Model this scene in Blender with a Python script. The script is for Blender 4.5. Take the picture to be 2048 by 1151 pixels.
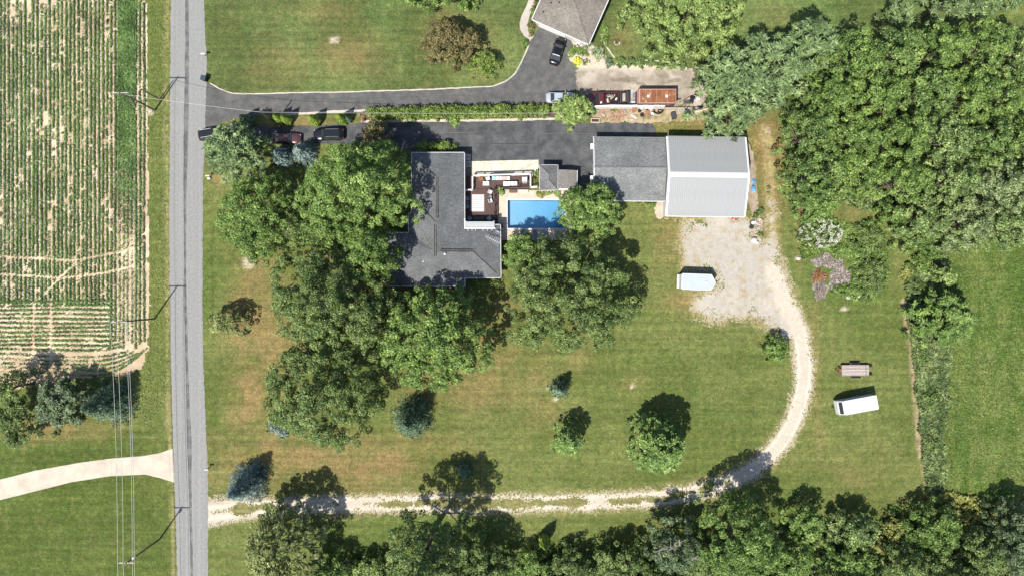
import bpy, math, random
import numpy as np
from mathutils import Vector

for _o in list(bpy.data.objects):
    bpy.data.objects.remove(_o)
scene = bpy.context.scene
COL = scene.collection
PI = math.pi
R_ = math.radians

# ------------------------------------------------------------------ camera, sky, sun, exposure
HC = 114.0            # drone height above the lawn in metres
SP = 12.0             # photograph pixels per metre on the ground
cam_d = bpy.data.cameras.new('camera')
cam = bpy.data.objects.new('camera', cam_d)
COL.objects.link(cam)
cam.location = (0, 0, HC)
cam.rotation_euler = (0, 0, 0)
cam_d.sensor_width = 36
cam_d.lens = 36 * HC / (2048 / SP)
cam_d.clip_start = 1
cam_d.clip_end = 8000
scene.camera = cam

SUN_EL = R_(57)
SHX, SHY = 0.57, 0.82          # direction in which shadows fall
world = bpy.data.worlds.new('World')
scene.world = world
world.use_nodes = True
wn = world.node_tree
wn.nodes.clear()
sky = wn.nodes.new('ShaderNodeTexSky')
sky.sky_type = 'NISHITA'
sky.sun_disc = False
sky.sun_elevation = SUN_EL
sky.sun_rotation = math.atan2(-SHX, -SHY)
bg = wn.nodes.new('ShaderNodeBackground')
bg.inputs['Strength'].default_value = 0.095
wo = wn.nodes.new('ShaderNodeOutputWorld')
wn.links.new(sky.outputs[0], bg.inputs[0])
wn.links.new(bg.outputs[0], wo.inputs[0])

sun_d = bpy.data.lights.new('sun', 'SUN')
sun_d.energy = 4.6
sun_d.angle = R_(0.53)
sun_d.color = (1.0, 0.95, 0.86)
sun = bpy.data.objects.new('sun', sun_d)
COL.objects.link(sun)
_d = Vector((math.cos(SUN_EL) * SHX, math.cos(SUN_EL) * SHY, -math.sin(SUN_EL)))
sun.rotation_euler = _d.to_track_quat('-Z', 'Y').to_euler()
sun.location = (-40, -60, 150)

scene.view_settings.view_transform = 'Standard'
scene.view_settings.look = 'None'
scene.view_settings.exposure = 0.85
scene.view_settings.gamma = 1.0
scene.render.engine = 'CYCLES'
scene.render.resolution_x = 1024
scene.render.resolution_y = 575
try:
    scene.cycles.max_bounces = 8
    scene.cycles.transparent_max_bounces = 12
except Exception:
    pass

# ------------------------------------------------------------------ helpers
rng = np.random.default_rng(7)
random.seed(7)


def W(px, py, z=0.0):
    """photograph pixel seen at height z -> world x, y (real place at its own height)"""
    k = (HC - z) / HC / SP
    return ((px - 1024) * k, (575.5 - py) * k)


def mm(p, z=0.0):
    return p * (HC - z) / HC / SP


def tag(o, label=None, cat=None, group=None, kind=None):
    if label: o['label'] = label
    if cat: o['category'] = cat
    if group: o['group'] = group
    if kind: o['kind'] = kind
    return o


def empty(name, loc=(0, 0, 0), rz=0.0, label=None, cat=None, group=None):
    o = bpy.data.objects.new(name, None)
    COL.objects.link(o)
    o.location = loc
    o.rotation_euler = (0, 0, rz)
    o.empty_display_size = 0.2
    return tag(o, label, cat, group)


def link(name, mesh, parent=None, loc=None, rot=None, scale=None):
    o = bpy.data.objects.new(name, mesh)
    COL.objects.link(o)
    if parent: o.parent = parent
    if loc is not None: o.location = loc
    if rot is not None: o.rotation_euler = rot
    if scale is not None: o.scale = scale
    return o


def copy_tree(o, parent=None):
    c = o.copy()
    COL.objects.link(c)
    c.parent = parent
    for ch in list(o.children):
        copy_tree(ch, c)
    return c


# ---- value noise
_lat = np.random.default_rng(3).random((256, 256))


def vnoise(x, y, scale, seed=0):
    x = np.asarray(x, float) / scale + seed * 17.31 + 1000
    y = np.asarray(y, float) / scale + seed * 9.77 + 1000
    xi = np.floor(x).astype(int); yi = np.floor(y).astype(int)
    fx = x - xi; fy = y - yi
    fx = fx * fx * (3 - 2 * fx); fy = fy * fy * (3 - 2 * fy)
    a = _lat[xi % 256, yi % 256]; b = _lat[(xi + 1) % 256, yi % 256]
    c = _lat[xi % 256, (yi + 1) % 256]; d = _lat[(xi + 1) % 256, (yi + 1) % 256]
    return (a * (1 - fx) + b * fx) * (1 - fy) + (c * (1 - fx) + d * fx) * fy


def fbm(x, y, scale, seed=0, oct=4):
    s = 0; a = 1; t = 0
    for i in range(oct):
        s = s + a * vnoise(x, y, scale / 2 ** i, seed + i)
        t += a; a *= 0.55
    return s / t


def sstep(e0, e1, x):
    t = np.clip((x - e0) / (e1 - e0), 0, 1)
    return t * t * (3 - 2 * t)


# ---- mesh builders
class MB:
    def __init__(s):
        s.v = []; s.f = []

    def add(s, vs, fs):
        n = len(s.v)
        s.v += [tuple(v) for v in vs]
        s.f += [tuple(i + n for i in f) for f in fs]
        return s

    def box(s, c, d, rz=0.0, taper=1.0):
        hx, hy, hz = d[0] / 2, d[1] / 2, d[2] / 2
        cs, sn = math.cos(rz), math.sin(rz)
        vs = []
        for z, k in ((-hz, 1.0), (hz, taper)):
            for x, y in ((-hx, -hy), (hx, -hy), (hx, hy), (-hx, hy)):
                x *= k; y *= k
                vs.append((c[0] + x * cs - y * sn, c[1] + x * sn + y * cs, c[2] + z))
        return s.add(vs, [(3, 2, 1, 0), (4, 5, 6, 7), (0, 1, 5, 4), (1, 2, 6, 5), (2, 3, 7, 6), (3, 0, 4, 7)])

    def rbox(s, c, d, b=0.03, rz=0.0):
        """box with a chamfered top edge"""
        hx, hy, hz = d[0] / 2, d[1] / 2, d[2] / 2
        cs, sn = math.cos(rz), math.sin(rz)
        vs = []
        for z, k in ((-hz, 0.0), (hz - b, 0.0), (hz, b)):
            for x, y in ((-hx + k, -hy + k), (hx - k, -hy + k), (hx - k, hy - k), (-hx + k, hy - k)):
                vs.append((c[0] + x * cs - y * sn, c[1] + x * sn + y * cs, c[2] + z))
        fs = [(3, 2, 1, 0), (8, 9, 10, 11)]
        for a in (0, 4):
            for i in range(4):
                j = (i + 1) % 4
                fs.append((a + i, a + j, a + 4 + j, a + 4 + i))
        return s.add(vs, fs)

    def prism(s, poly, z0, z1):
        n = len(poly)
        vs = [(p[0], p[1], z0) for p in poly] + [(p[0], p[1], z1) for p in poly]
        fs = [tuple(range(n - 1, -1, -1)), tuple(range(n, 2 * n))]
        for i in range(n):
            j = (i + 1) % n
            fs.append((i, j, n + j, n + i))
        return s.add(vs, fs)

    def tube(s, pts, r, n=6, cap=True):
        pts = [Vector(p) for p in pts]
        rs = r if isinstance(r, (list, tuple)) else [r] * len(pts)
        base = len(s.v)
        for i, p in enumerate(pts):
            t = (pts[min(i + 1, len(pts) - 1)] - pts[max(i - 1, 0)])
            if t.length < 1e-9: t = Vector((0, 0, 1))
            t.normalize()
            a = t.cross(Vector((0, 0, 1)) if abs(t.z) < 0.9 else Vector((1, 0, 0))).normalized()
            b = t.cross(a)
            for k in range(n):
                an = 2 * PI * k / n
                q = p + (a * math.cos(an) + b * math.sin(an)) * rs[i]
                s.v.append((q.x, q.y, q.z))
        for i in range(len(pts) - 1):
            for k in range(n):
                k2 = (k + 1) % n
                s.f.append((base + i * n + k, base + i * n + k2, base + (i + 1) * n + k2, base + (i + 1) * n + k))
        if cap:
            s.f.append(tuple(base + k for k in range(n)))
            s.f.append(tuple(base + (len(pts) - 1) * n + k for k in range(n - 1, -1, -1)))
        return s

    def lathe(s, prof, n=12, c=(0, 0, 0), axis='z'):
        """profile of (radius, height) turned about an axis"""
        base = len(s.v)
        for r, h in prof:
            for k in range(n):
                a = 2 * PI * k / n
                x, y = r * math.cos(a), r * math.sin(a)
                q = (x, y, h) if axis == 'z' else ((x, h, y) if axis == 'y' else (h, x, y))
                s.v.append((c[0] + q[0], c[1] + q[1], c[2] + q[2]))
        for i in range(len(prof) - 1):
            for k in range(n):
                k2 = (k + 1) % n
                s.f.append((base + i * n + k, base + i * n + k2, base + (i + 1) * n + k2, base + (i + 1) * n + k))
        s.f.append(tuple(base + k for k in range(n - 1, -1, -1)))
        s.f.append(tuple(base + (len(prof) - 1) * n + k for k in range(n)))
        return s

    def quad(s, a, b, c, d):
        return s.add([a, b, c, d], [(0, 1, 2, 3)])

    def blob(s, c, r, n=9, m=6, amp=0.18, seed=0):
        rg = random.Random(seed)
        vs = []; fs = []
        off = [[1 + rg.uniform(-amp, amp) for _ in range(n)] for _ in range(m + 1)]
        for i in range(m + 1):
            th = PI * i / m
            for k in range(n):
                a = 2 * PI * k / n
                o = off[i][k] if 0 < i < m else 1
                vs.append((c[0] + r[0] * math.sin(th) * math.cos(a) * o, c[1] + r[1] * math.sin(th) * math.sin(a) * o,
                           c[2] + r[2] * math.cos(th) * o))
        for i in range(m):
            for k in range(n):
                k2 = (k + 1) % n
                fs.append((i * n + k, (i + 1) * n + k, (i + 1) * n + k2, i * n + k2))
        return s.add(vs, fs)

    def mesh(s, name, mat=None, smooth=False):
        me = bpy.data.meshes.new(name)
        me.from_pydata(s.v, [], s.f)
        if mat: me.materials.append(mat)
        if smooth:
            me.polygons.foreach_set('use_smooth', [True] * len(me.polygons))
        me.update()
        return me

    def build(s, name, mat, parent=None, smooth=False, loc=None, rot=None):
        return link(name, s.mesh(name, mat, smooth), parent, loc, rot)


def np_mesh(name, V, F, mat, parent=None, rnd=None, col=None, smooth=False):
    me = bpy.data.meshes.new(name)
    V = np.ascontiguousarray(V, dtype=np.float32); F = np.ascontiguousarray(F, dtype=np.int32)
    k = F.shape[1]
    me.vertices.add(len(V)); me.vertices.foreach_set('co', V.ravel())
    me.loops.add(F.size); me.loops.foreach_set('vertex_index', F.ravel())
    me.polygons.add(len(F))
    me.polygons.foreach_set('loop_start', np.arange(0, F.size, k, dtype=np.int32))
    try:
        me.polygons.foreach_set('loop_total', np.full(len(F), k, dtype=np.int32))
    except Exception:
        pass
    if smooth:
        me.polygons.foreach_set('use_smooth', np.ones(len(F), dtype=bool))
    if rnd is not None:
        a = me.attributes.new('rnd', 'FLOAT', 'FACE'); a.data.foreach_set('value', np.asarray(rnd, dtype=np.float32))
    if col is not None:
        a = me.attributes.new('col', 'FLOAT_COLOR', 'POINT')
        c4 = np.ones((len(V), 4), dtype=np.float32); c4[:, :3] = col
        a.data.foreach_set('color', c4.ravel())
    me.materials.append(mat)
    me.update(calc_edges=True)
    return link(name, me, parent)


# ------------------------------------------------------------------ materials
def new_mat(name):
    m = bpy.data.materials.new(name)
    m.use_nodes = True
    nt = m.node_tree
    return m, nt, nt.nodes['Principled BSDF']


def N(nt, t, **kw):
    n = nt.nodes.new(t)
    for k, v in kw.items():
        if hasattr(n, k): setattr(n, k, v)
        else: n.inputs[k].default_value = v
    return n


def noise_node(nt, vec, scale, detail=3.0, rough=0.55):
    n = nt.nodes.new('ShaderNodeTexNoise')
    n.inputs['Scale'].default_value = scale
    n.inputs['Detail'].default_value = detail
    n.inputs['Roughness'].default_value = rough
    nt.links.new(vec, n.inputs['Vector'])
    return n.outputs['Fac']


def maprange(nt, v, a, b, c, d):
    n = nt.nodes.new('ShaderNodeMapRange')
    for i, x in zip((1, 2, 3, 4), (a, b, c, d)): n.inputs[i].default_value = x
    nt.links.new(v, n.inputs[0])
    return n.outputs[0]


def mixc(nt, fac, a, b, mode='MIX'):
    n = nt.nodes.new('ShaderNodeMix'); n.data_type = 'RGBA'; n.blend_type = mode
    for sock, val in ((n.inputs[0], fac), (n.inputs[6], a), (n.inputs[7], b)):
        if isinstance(val, (int, float)): sock.default_value = val
        elif isinstance(val, tuple): sock.default_value = val if len(val) == 4 else (*val, 1)
        else: nt.links.new(val, sock)
    return n.outputs[2]


def math_(nt, op, a, b=None):
    n = nt.nodes.new('ShaderNodeMath'); n.operation = op
    for i, v in enumerate((a, b)):
        if v is None: continue
        if isinstance(v, (int, float)): n.inputs[i].default_value = v
        else: nt.links.new(v, n.inputs[i])
    return n.outputs[0]


def pos(nt):
    return nt.nodes.new('ShaderNodeNewGeometry').outputs['Position']


def objc(nt):
    return nt.nodes.new('ShaderNodeTexCoord').outputs['Object']


def bump(nt, bsdf, h, strength=0.3, dist=0.02):
    b = nt.nodes.new('ShaderNodeBump')
    b.inputs['Strength'].default_value = strength
    b.inputs['Distance'].default_value = dist
    nt.links.new(h, b.inputs['Height'])
    nt.links.new(b.outputs[0], bsdf.inputs['Normal'])


_mc = {}
KA = .76     # albedo level that goes with the exposure above


def mat(name, col, rough=0.6, var=0.18, scale=4.0, metal=0.0, spec=0.4, bmp=0.0, coat=0.0):
    """painted / plain material with uneven tone and wear"""
    if name in _mc: return _mc[name]
    m, nt, b = new_mat(name)
    col = tuple(c * KA for c in col)
    v = objc(nt)
    f = noise_node(nt, v, scale, 4)
    f2 = noise_node(nt, v, scale * 9, 2)
    f = math_(nt, 'ADD', math_(nt, 'MULTIPLY', f, 0.7), math_(nt, 'MULTIPLY', f2, 0.3))
    f = maprange(nt, f, 0.3, 0.7, 0, 1)
    lo = tuple(c * (1 - var) for c in col); hi = tuple(min(1, c * (1 + var)) for c in col)
    nt.links.new(mixc(nt, f, lo, hi), b.inputs['Base Color'])
    b.inputs['Roughness'].default_value = rough
    b.inputs['Metallic'].default_value = metal
    b.inputs['Specular IOR Level'].default_value = spec
    if coat: b.inputs['Coat Weight'].default_value = coat
    if bmp: bump(nt, b, f2, bmp, 0.02)
    _mc[name] = m
    return m


LEAFG = 1.30


def sat(c, k):
    l = .3 * c[0] + .6 * c[1] + .1 * c[2]
    return tuple(max(.004, l + (v - l) * k) for v in c)


def leaf_mat(name, dark, mid, light, trans=0.15, rough=0.5, spec=0.3):
    if name in _mc: return _mc[name]
    g = LEAFG
    dark, mid, light = (tuple(a * b for a, b in zip(sat(c, 1.08), (.95, 1.01, 1.08))) for c in (dark, mid, light))
    dark = tuple(c * g * .70 for c in dark); mid = tuple(c * g * 1.0 for c in mid); light = tuple(c * g * 1.36 for c in light)
    m, nt, b = new_mat(name)
    at = nt.nodes.new('ShaderNodeAttribute'); at.attribute_name = 'rnd'
    big = noise_node(nt, pos(nt), 0.45, 2)
    f = math_(nt, 'ADD', at.outputs['Fac'], maprange(nt, big, 0.3, 0.7, -0.16, 0.16))
    cr = nt.nodes.new('ShaderNodeValToRGB')
    e = cr.color_ramp.elements
    e[0].position = 0.05; e[0].color = (*dark, 1)
    e[1].position = 0.95; e[1].color = (*light, 1)
    k = e.new(0.5); k.color = (*mid, 1)
    nt.links.new(f, cr.inputs[0])
    nt.links.new(cr.outputs[0], b.inputs['Base Color'])
    b.inputs['Roughness'].default_value = rough
    b.inputs['Specular IOR Level'].default_value = spec
    tr = nt.nodes.new('ShaderNodeBsdfTranslucent')
    nt.links.new(mixc(nt, 1.0, cr.outputs[0], (1.25, 1.3, 0.75), 'MULTIPLY'), tr.inputs['Color'])
    mx = nt.nodes.new('ShaderNodeMixShader'); mx.inputs[0].default_value = trans
    nt.links.new(b.outputs[0], mx.inputs[1]); nt.links.new(tr.outputs[0], mx.inputs[2])
    nt.links.new(mx.outputs[0], nt.nodes['Material Output'].inputs[0])
    _mc[name] = m
    return m


L_OAK = leaf_mat('leaf_oak', (.030, .050, .014), (.075, .105, .030), (.150, .178, .062))
L_MAPLE = leaf_mat('leaf_maple', (.034, .062, .016), (.082, .124, .030), (.155, .200, .058))
L_BRIGHT = leaf_mat('leaf_bright', (.038, .070, .016), (.092, .138, .034), (.178, .225, .070))
L_LIGHT = leaf_mat('leaf_light', (.058, .092, .022), (.125, .165, .048), (.205, .240, .085))
L_WOOD = leaf_mat('leaf_wood', (.028, .052, .013), (.080, .120, .030), (.168, .212, .060))
L_WOODP = leaf_mat('leaf_wood_pale', (.038, .062, .020), (.104, .140, .046), (.195, .232, .086))
L_BLUE = leaf_mat('needle_blue', (.048, .072, .062), (.118, .152, .134), (.235, .275, .246), trans=.08)
L_SPRUCE = leaf_mat('needle_spruce', (.028, .048, .028), (.076, .108, .062), (.145, .188, .112), trans=.08)
L_PINE = leaf_mat('needle_pine', (.034, .056, .022), (.100, .134, .054), (.180, .220, .096), trans=.16)
L_JUNI = leaf_mat('needle_juniper', (.022, .036, .016), (.058, .080, .036), (.115, .142, .066), trans=.12)
L_BRONZE = leaf_mat('leaf_bronze', (.040, .042, .016), (.105, .088, .034), (.170, .125, .060))
L_WILLOW = leaf_mat('leaf_willow', (.060, .075, .024), (.130, .145, .050), (.215, .220, .090))
L_ARB = leaf_mat('leaf_arborvitae', (.045, .075, .014), (.110, .150, .028), (.185, .220, .050))
L_HEDGE = leaf_mat('leaf_hedge', (.040, .070, .014), (.100, .140, .030), (.175, .210, .055))
L_YELLOW = leaf_mat('leaf_yellow', (.25, .24, .03), (.45, .42, .05), (.60, .56, .10))
L_GOLD = leaf_mat('leaf_goldenrod', (.070, .078, .022), (.145, .150, .044), (.235, .220, .070))
L_DRY = leaf_mat('leaf_dry', (.10, .055, .035), (.17, .10, .07), (.26, .17, .12))
L_GREY = leaf_mat('leaf_silver', (.10, .13, .06), (.19, .22, .11), (.30, .33, .20))
L_FLOWER = leaf_mat('petal_white', (.18, .175, .12), (.28, .27, .20), (.40, .385, .31), trans=.1)
L_SOY = leaf_mat('leaf_soy', (.030, .060, .014), (.062, .105, .026), (.105, .150, .050))
L_REED = leaf_mat('blade_weed', (.034, .056, .018), (.082, .112, .038), (.150, .168, .068))
BARK = mat('bark', (.12, .095, .07), .9, .35, 3, bmp=.6)
DEADWOOD = mat('dead_wood', (.36, .33, .29), .9, .2, 3)

WHITE = mat('white_paint', (.72, .72, .70), .5, .08, 2)
WHITE2 = mat('white_vinyl', (.62, .64, .66), .55, .08, 1.5)
BLACKP = mat('black_metal', (.015, .015, .017), .45, .3, 5)
RUBBER = mat('tyre_rubber', (.018, .018, .018), .85, .3, 8)
RIM = mat('wheel_rim', (.45, .46, .48), .35, .15, 6, metal=.8)
STEEL = mat('grey_steel', (.30, .31, .32), .5, .2, 5, metal=.5)
SIDING = mat('house_siding', (.55, .53, .48), .7, .1, 2)
BRICKW = mat('wall_brick', (.27, .15, .10), .85, .3, 6)
POLEWOOD = mat('pole_wood', (.17, .13, .095), .9, .3, 4)
CONC = mat('concrete_pale', (.46, .43, .37), .85, .12, 1.2)


def glass_mat(name, col=(.02, .025, .03)):
    if name in _mc: return _mc[name]
    m, nt, b = new_mat(name)
    f = noise_node(nt, objc(nt), 2.0, 2)
    nt.links.new(mixc(nt, f, tuple(c * .7 for c in col), tuple(c * 1.5 for c in col)), b.inputs['Base Color'])
    b.inputs['Roughness'].default_value = 0.06
    b.inputs['Specular IOR Level'].default_value = 0.8
    _mc[name] = m
    return m


GLASS = glass_mat('dark_glass')
GLASSB = glass_mat('pale_glass', (.10, .14, .16))


def carpaint(name, col, metal=.3):
    return mat(name, col, .28, .10, 1.5, metal=metal, spec=.6, coat=.6)


def lens_mat(name, col):
    return mat(name, col, .15, .1, 5, spec=.7)


HEADL = lens_mat('headlamp_lens', (.6, .62, .65))
TAILL = lens_mat('tail_lamp_lens', (.35, .02, .02))

# ------------------------------------------------------------------ the ground
def seg_dist(px, py, pts):
    """distance in photo pixels from points to a polyline"""
    best = np.full(np.shape(px), 1e9)
    for (x0, y0), (x1, y1) in zip(pts[:-1], pts[1:]):
        dx, dy = x1 - x0, y1 - y0
        t = np.clip(((px - x0) * dx + (py - y0) * dy) / (dx * dx + dy * dy + 1e-9), 0, 1)
        best = np.minimum(best, np.hypot(px - x0 - t * dx, py - y0 - t * dy))
    return best


def in_poly(px, py, poly):
    r = np.zeros(np.shape(px), bool)
    n = len(poly)
    for i in range(n):
        x0, y0 = poly[i]; x1, y1 = poly[(i + 1) % n]
        if y0 == y1: continue
        c = ((y0 > py) != (y1 > py)) & (px < (x1 - x0) * (py - y0) / (y1 - y0) + x0)
        r ^= c
    return r


def sdf(px, py, poly):
    d = seg_dist(px, py, list(poly) + [poly[0]])
    return np.where(in_poly(px, py, poly), d, -d)


def smooth_poly(pts, it=2, closed=False):
    for _ in range(it):
        q = []
        n = len(pts)
        rngi = range(n if closed else n - 1)
        if not closed: q.append(pts[0])
        for i in rngi:
            a, b = pts[i], pts[(i + 1) % n]
            q.append((a[0] * .75 + b[0] * .25, a[1] * .75 + b[1] * .25))
            q.append((a[0] * .25 + b[0] * .75, a[1] * .25 + b[1] * .75))
        if not closed: q.append(pts[-1])
        pts = q
    return pts


DRIVE = smooth_poly([(405, 1028), (470, 1018), (560, 1012), (700, 1007), (860, 1005), (1030, 1006), (1200, 1003), (1320, 996),
                     (1420, 978), (1490, 950), (1545, 908), (1585, 850), (1607, 780), (1610, 715), (1597, 660), (1570, 600),
                     (1545, 540)], 2)
PAD = [(1368, 436), (1440, 430), (1500, 440), (1522, 490), (1545, 470), (1560, 500), (1568, 550), (1590, 600), (1608, 650),
       (1580, 690), (1545, 655), (1500, 632), (1440, 640), (1390, 625), (1385, 590), (1430, 575), (1432, 545), (1372, 535),
       (1362, 480)]
LANE2 = [(1548, 480), (1542, 420), (1540, 360), (1536, 300), (1530, 260)]

grass_a = np.array((.094, .120, .034)); grass_b = np.array((.135, .155, .052)); grass_c = np.array((.068, .100, .026))
dryc = np.array((.235, .165, .078)); strawc = np.array((.30, .25, .13)); lush = np.array((.075, .125, .030))
dirtc = np.array((.36, .28, .19)); meadow_a = np.array((.068, .110, .022)); meadow_b = np.array((.150, .176, .056))
upper = np.array((.092, .128, .048))

DRYP = [  # px, py, rx, ry, strength
    (505, 640, 52, 110, .95), (495, 790, 44, 95, 1.0), (520, 560, 60, 60, .8), (560, 920, 140, 60, .95), (720, 930, 150, 60, 1.0),
    (860, 900, 90, 50, .5), (980, 690, 70, 60, .7), (960, 770, 110, 60, .65), (1060, 740, 60, 60, .35), (1160, 690, 40, 50, .5), (850, 800, 60, 60, .5),
    (560, 700, 60, 100, .7), (1080, 820, 40, 40, .5), (1260, 770, 40, 20, .3), (500, 500, 60, 30, .5),
    (700, 110, 70, 45, .5), (560, 130, 60, 40, .4), (650, 20, 60, 25, .35), (900, 60, 60, 60, .35), (960, 100, 40, 60, .4),
    (1330, 1050, 70, 10, .3), (1250, 80, 40, 40, .5), (1550, 30, 40, 30, .3), (1380, 235, 60, 25, .9), (1350, 245, 50, 20, .7),
    (1340, 470, 30, 60, .6), (1325, 440, 20, 20, .6), (1390, 600, 50, 25, .8), (1532, 285, 42, 75, 1.0), (1540, 390, 30, 90, .85),
    (1520, 420, 20, 60, .5), (1700, 420, 60, 30, .45), (1725, 395, 40, 30, .5), (1630, 730, 8, 120, .6), (1640, 870, 10, 60, .4),
    (110, 850, 90, 25, .85), (190, 855, 60, 20, .6), (60, 870, 80, 15, .6), (1700, 960, 120, 60, .3), (1600, 470, 10, 90, .5),
    (1010, 620, 25, 30, .9), (640, 245, 120, 14, .75), (440, 245, 30, 12, .7), (435, 355, 15, 20, .7), (640, 500, 20, 25, .6)]


def ground_colour(x, y):
    px = x * SP + 1024; py = 575.5 - y * SP
    n1 = fbm(x, y, 9, 1, 5); n2 = fbm(x, y, 3.2, 5, 4); n3 = fbm(x, y, 24, 9, 3)
    t = sstep(.35, .65, n1 * .6 + n2 * .4)
    c = grass_a[None] * (1 - t)[:, None] + grass_b[None] * t[:, None]
    t = sstep(.50, .72, n3)
    c = c * (1 - t * .5)[:, None] + lush[None] * (t * .5)[:, None]
    # cooler, evener neighbour lawn at the top
    up = sstep(250, 200, py) * sstep(400, 420, px) * .6
    c = c * (1 - up)[:, None] + upper[None] * (up * (.62 + .76 * sstep(.3, .7, fbm(x, y, 7, 71, 4))))[:, None]
    # rougher hay meadow beyond the weed strip
    edge = 1872 + (py - 600) * .05 + 10 * (n2 - .5)
    md = sstep(-30, 45, px - edge + 30 * (n1 - .5)) * sstep(420, 480, py) * sstep(1010, 990, py) + sstep(1985, 2000, px) * sstep(60, 20, py)
    md = np.clip(md, 0, 1)
    n4 = fbm(x * 2.6, y * .8, 3.0, 21, 4)
    tm = sstep(.38, .62, n4 * .6 + n1 * .4)
    mc = meadow_a[None] * (1 - tm)[:, None] + meadow_b[None] * tm[:, None]
    c = c * (1 - md)[:, None] + mc * md[:, None]
    # verge left of the road and lawn bottom left
    vg = sstep(345, 335, px) * .6 * sstep(800, 760, py)
    vc = (grass_a * 1.15)[None] * (1 - t)[:, None] + (grass_b * np.array((1.2, 1.08, 1.0)))[None] * t[:, None]
    c = c * (1 - vg)[:, None] + vc * vg[:, None]
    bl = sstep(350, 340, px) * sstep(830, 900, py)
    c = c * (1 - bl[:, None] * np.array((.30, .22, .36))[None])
    # dry brown patches
    dr = np.zeros_like(x)
    for (a, b, rx, ry, s) in DRYP:
        d = ((px - a) / rx) ** 2 + ((py - b) / ry) ** 2
        dr = np.maximum(dr, s * np.exp(-d * 1.1))
    dr = np.clip(dr * (1.0 + 1.9 * (n2 - .5) + 1.0 * (n1 - .5)), 0, 1) * .82
    c = c * (1 - dr)[:, None] + dryc[None] * dr[:, None]
    # straw fringe along drive, road edges and trodden lines
    def fringe(d, w, colr, s):
        nonlocal c
        k = s * sstep(w, 0, d + (n2 - .5) * w * 1.3)
        c = c * (1 - k)[:, None] + colr[None] * k[:, None]
    fringe(np.abs(sdf(px, py, PAD)), 22, strawc, .7)
    fringe(np.maximum(seg_dist(px, py, DRIVE) - 16, 0), 16, strawc, .45)
    fringe(np.maximum(seg_dist(px, py, LANE2) - 4, 0), 14, strawc * 1.2, .7)
    fringe(seg_dist(px, py, [(1806, 600), (1822, 690), (1835, 850), (1840, 910), (1858, 985)]), 7, dirtc * 1.1, .9)
    fringe(seg_dist(px, py, [(1935, 990), (1990, 1005), (2048, 1010)]), 4, dirtc * .7, .6)
    fringe(seg_dist(px, py, [(333, 0), (331, 250), (333, 500), (336, 780), (343, 960), (348, 1151)]), 7, strawc, .7)
    fringe(seg_dist(px, py, [(428, 380), (424, 640), (430, 900)]), 3, grass_c * .55, .35)
    fringe(seg_dist(px, py, [(424, 460), (421, 720), (424, 900)]), 2, grass_c * .6, .35)
    # bare spots
    for (a, b, r) in ((669, 81, 11), (497, 526, 17), (1399, 612, 13), (1490, 630, 6), (503, 522, 12), (1101, 773, 6), (1112, 796, 6),
                      (300, 223, 10), (1265, 771, 6), (1689, 617, 6), (1596, 516, 6)):
        k = sstep(1.1, .5, np.hypot(px - a, (py - b) * 1.25) / r + (n2 - .5) * 1.2)
        c = c * (1 - k)[:, None] + (np.array((.50, .42, .33)))[None] * k[:, None]
    # bare soil under the tree belt, the wood and the beds
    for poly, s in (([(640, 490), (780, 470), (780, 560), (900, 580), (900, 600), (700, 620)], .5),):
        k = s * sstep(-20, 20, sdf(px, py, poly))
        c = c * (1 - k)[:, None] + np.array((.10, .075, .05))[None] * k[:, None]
    lum = (c * np.array((.3, .6, .1))).sum(1, keepdims=True)
    return np.maximum(.01, lum + (c - lum) * 1.08) * 1.04


def axis_lines(lo, hi, step):
    out = [-4000, -2000, -1000, -500, -300, -200, -150, -125, -110]
    inner = list(np.arange(lo, hi + step * .5, step))
    l = [v for v in out if v < lo - 4] + [lo - 4] + inner + [hi + 4] + [-v for v in out[::-1] if -v > hi + 4]
    return np.array(l)


POOL_L, POOL_T = W(1015, 400); POOL_R, POOL_B = W(1129, 456.5)
gx = axis_lines(-88, 88, .5); gy = axis_lines(-50, 50, .5)
GX, GY = np.meshgrid(gx, gy)
GZ = np.zeros_like(GX)
V = np.stack([GX.ravel(), GY.ravel(), GZ.ravel()], 1)
nx_, ny_ = len(gx), len(gy)
ii, jj = np.meshgrid(np.arange(nx_ - 1), np.arange(ny_ - 1))
a_ = (jj * nx_ + ii).ravel()
F = np.stack([a_, a_ + 1, a_ + 1 + nx_, a_ + nx_], 1)
fcx = V[F, 0]; fcy = V[F, 1]
hole = (fcx.max(1) > POOL_L - .02) & (fcx.min(1) < POOL_R + .02) & (fcy.max(1) > POOL_B - .02) & (fcy.min(1) < POOL_T + .02)
F = F[~hole]


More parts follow.
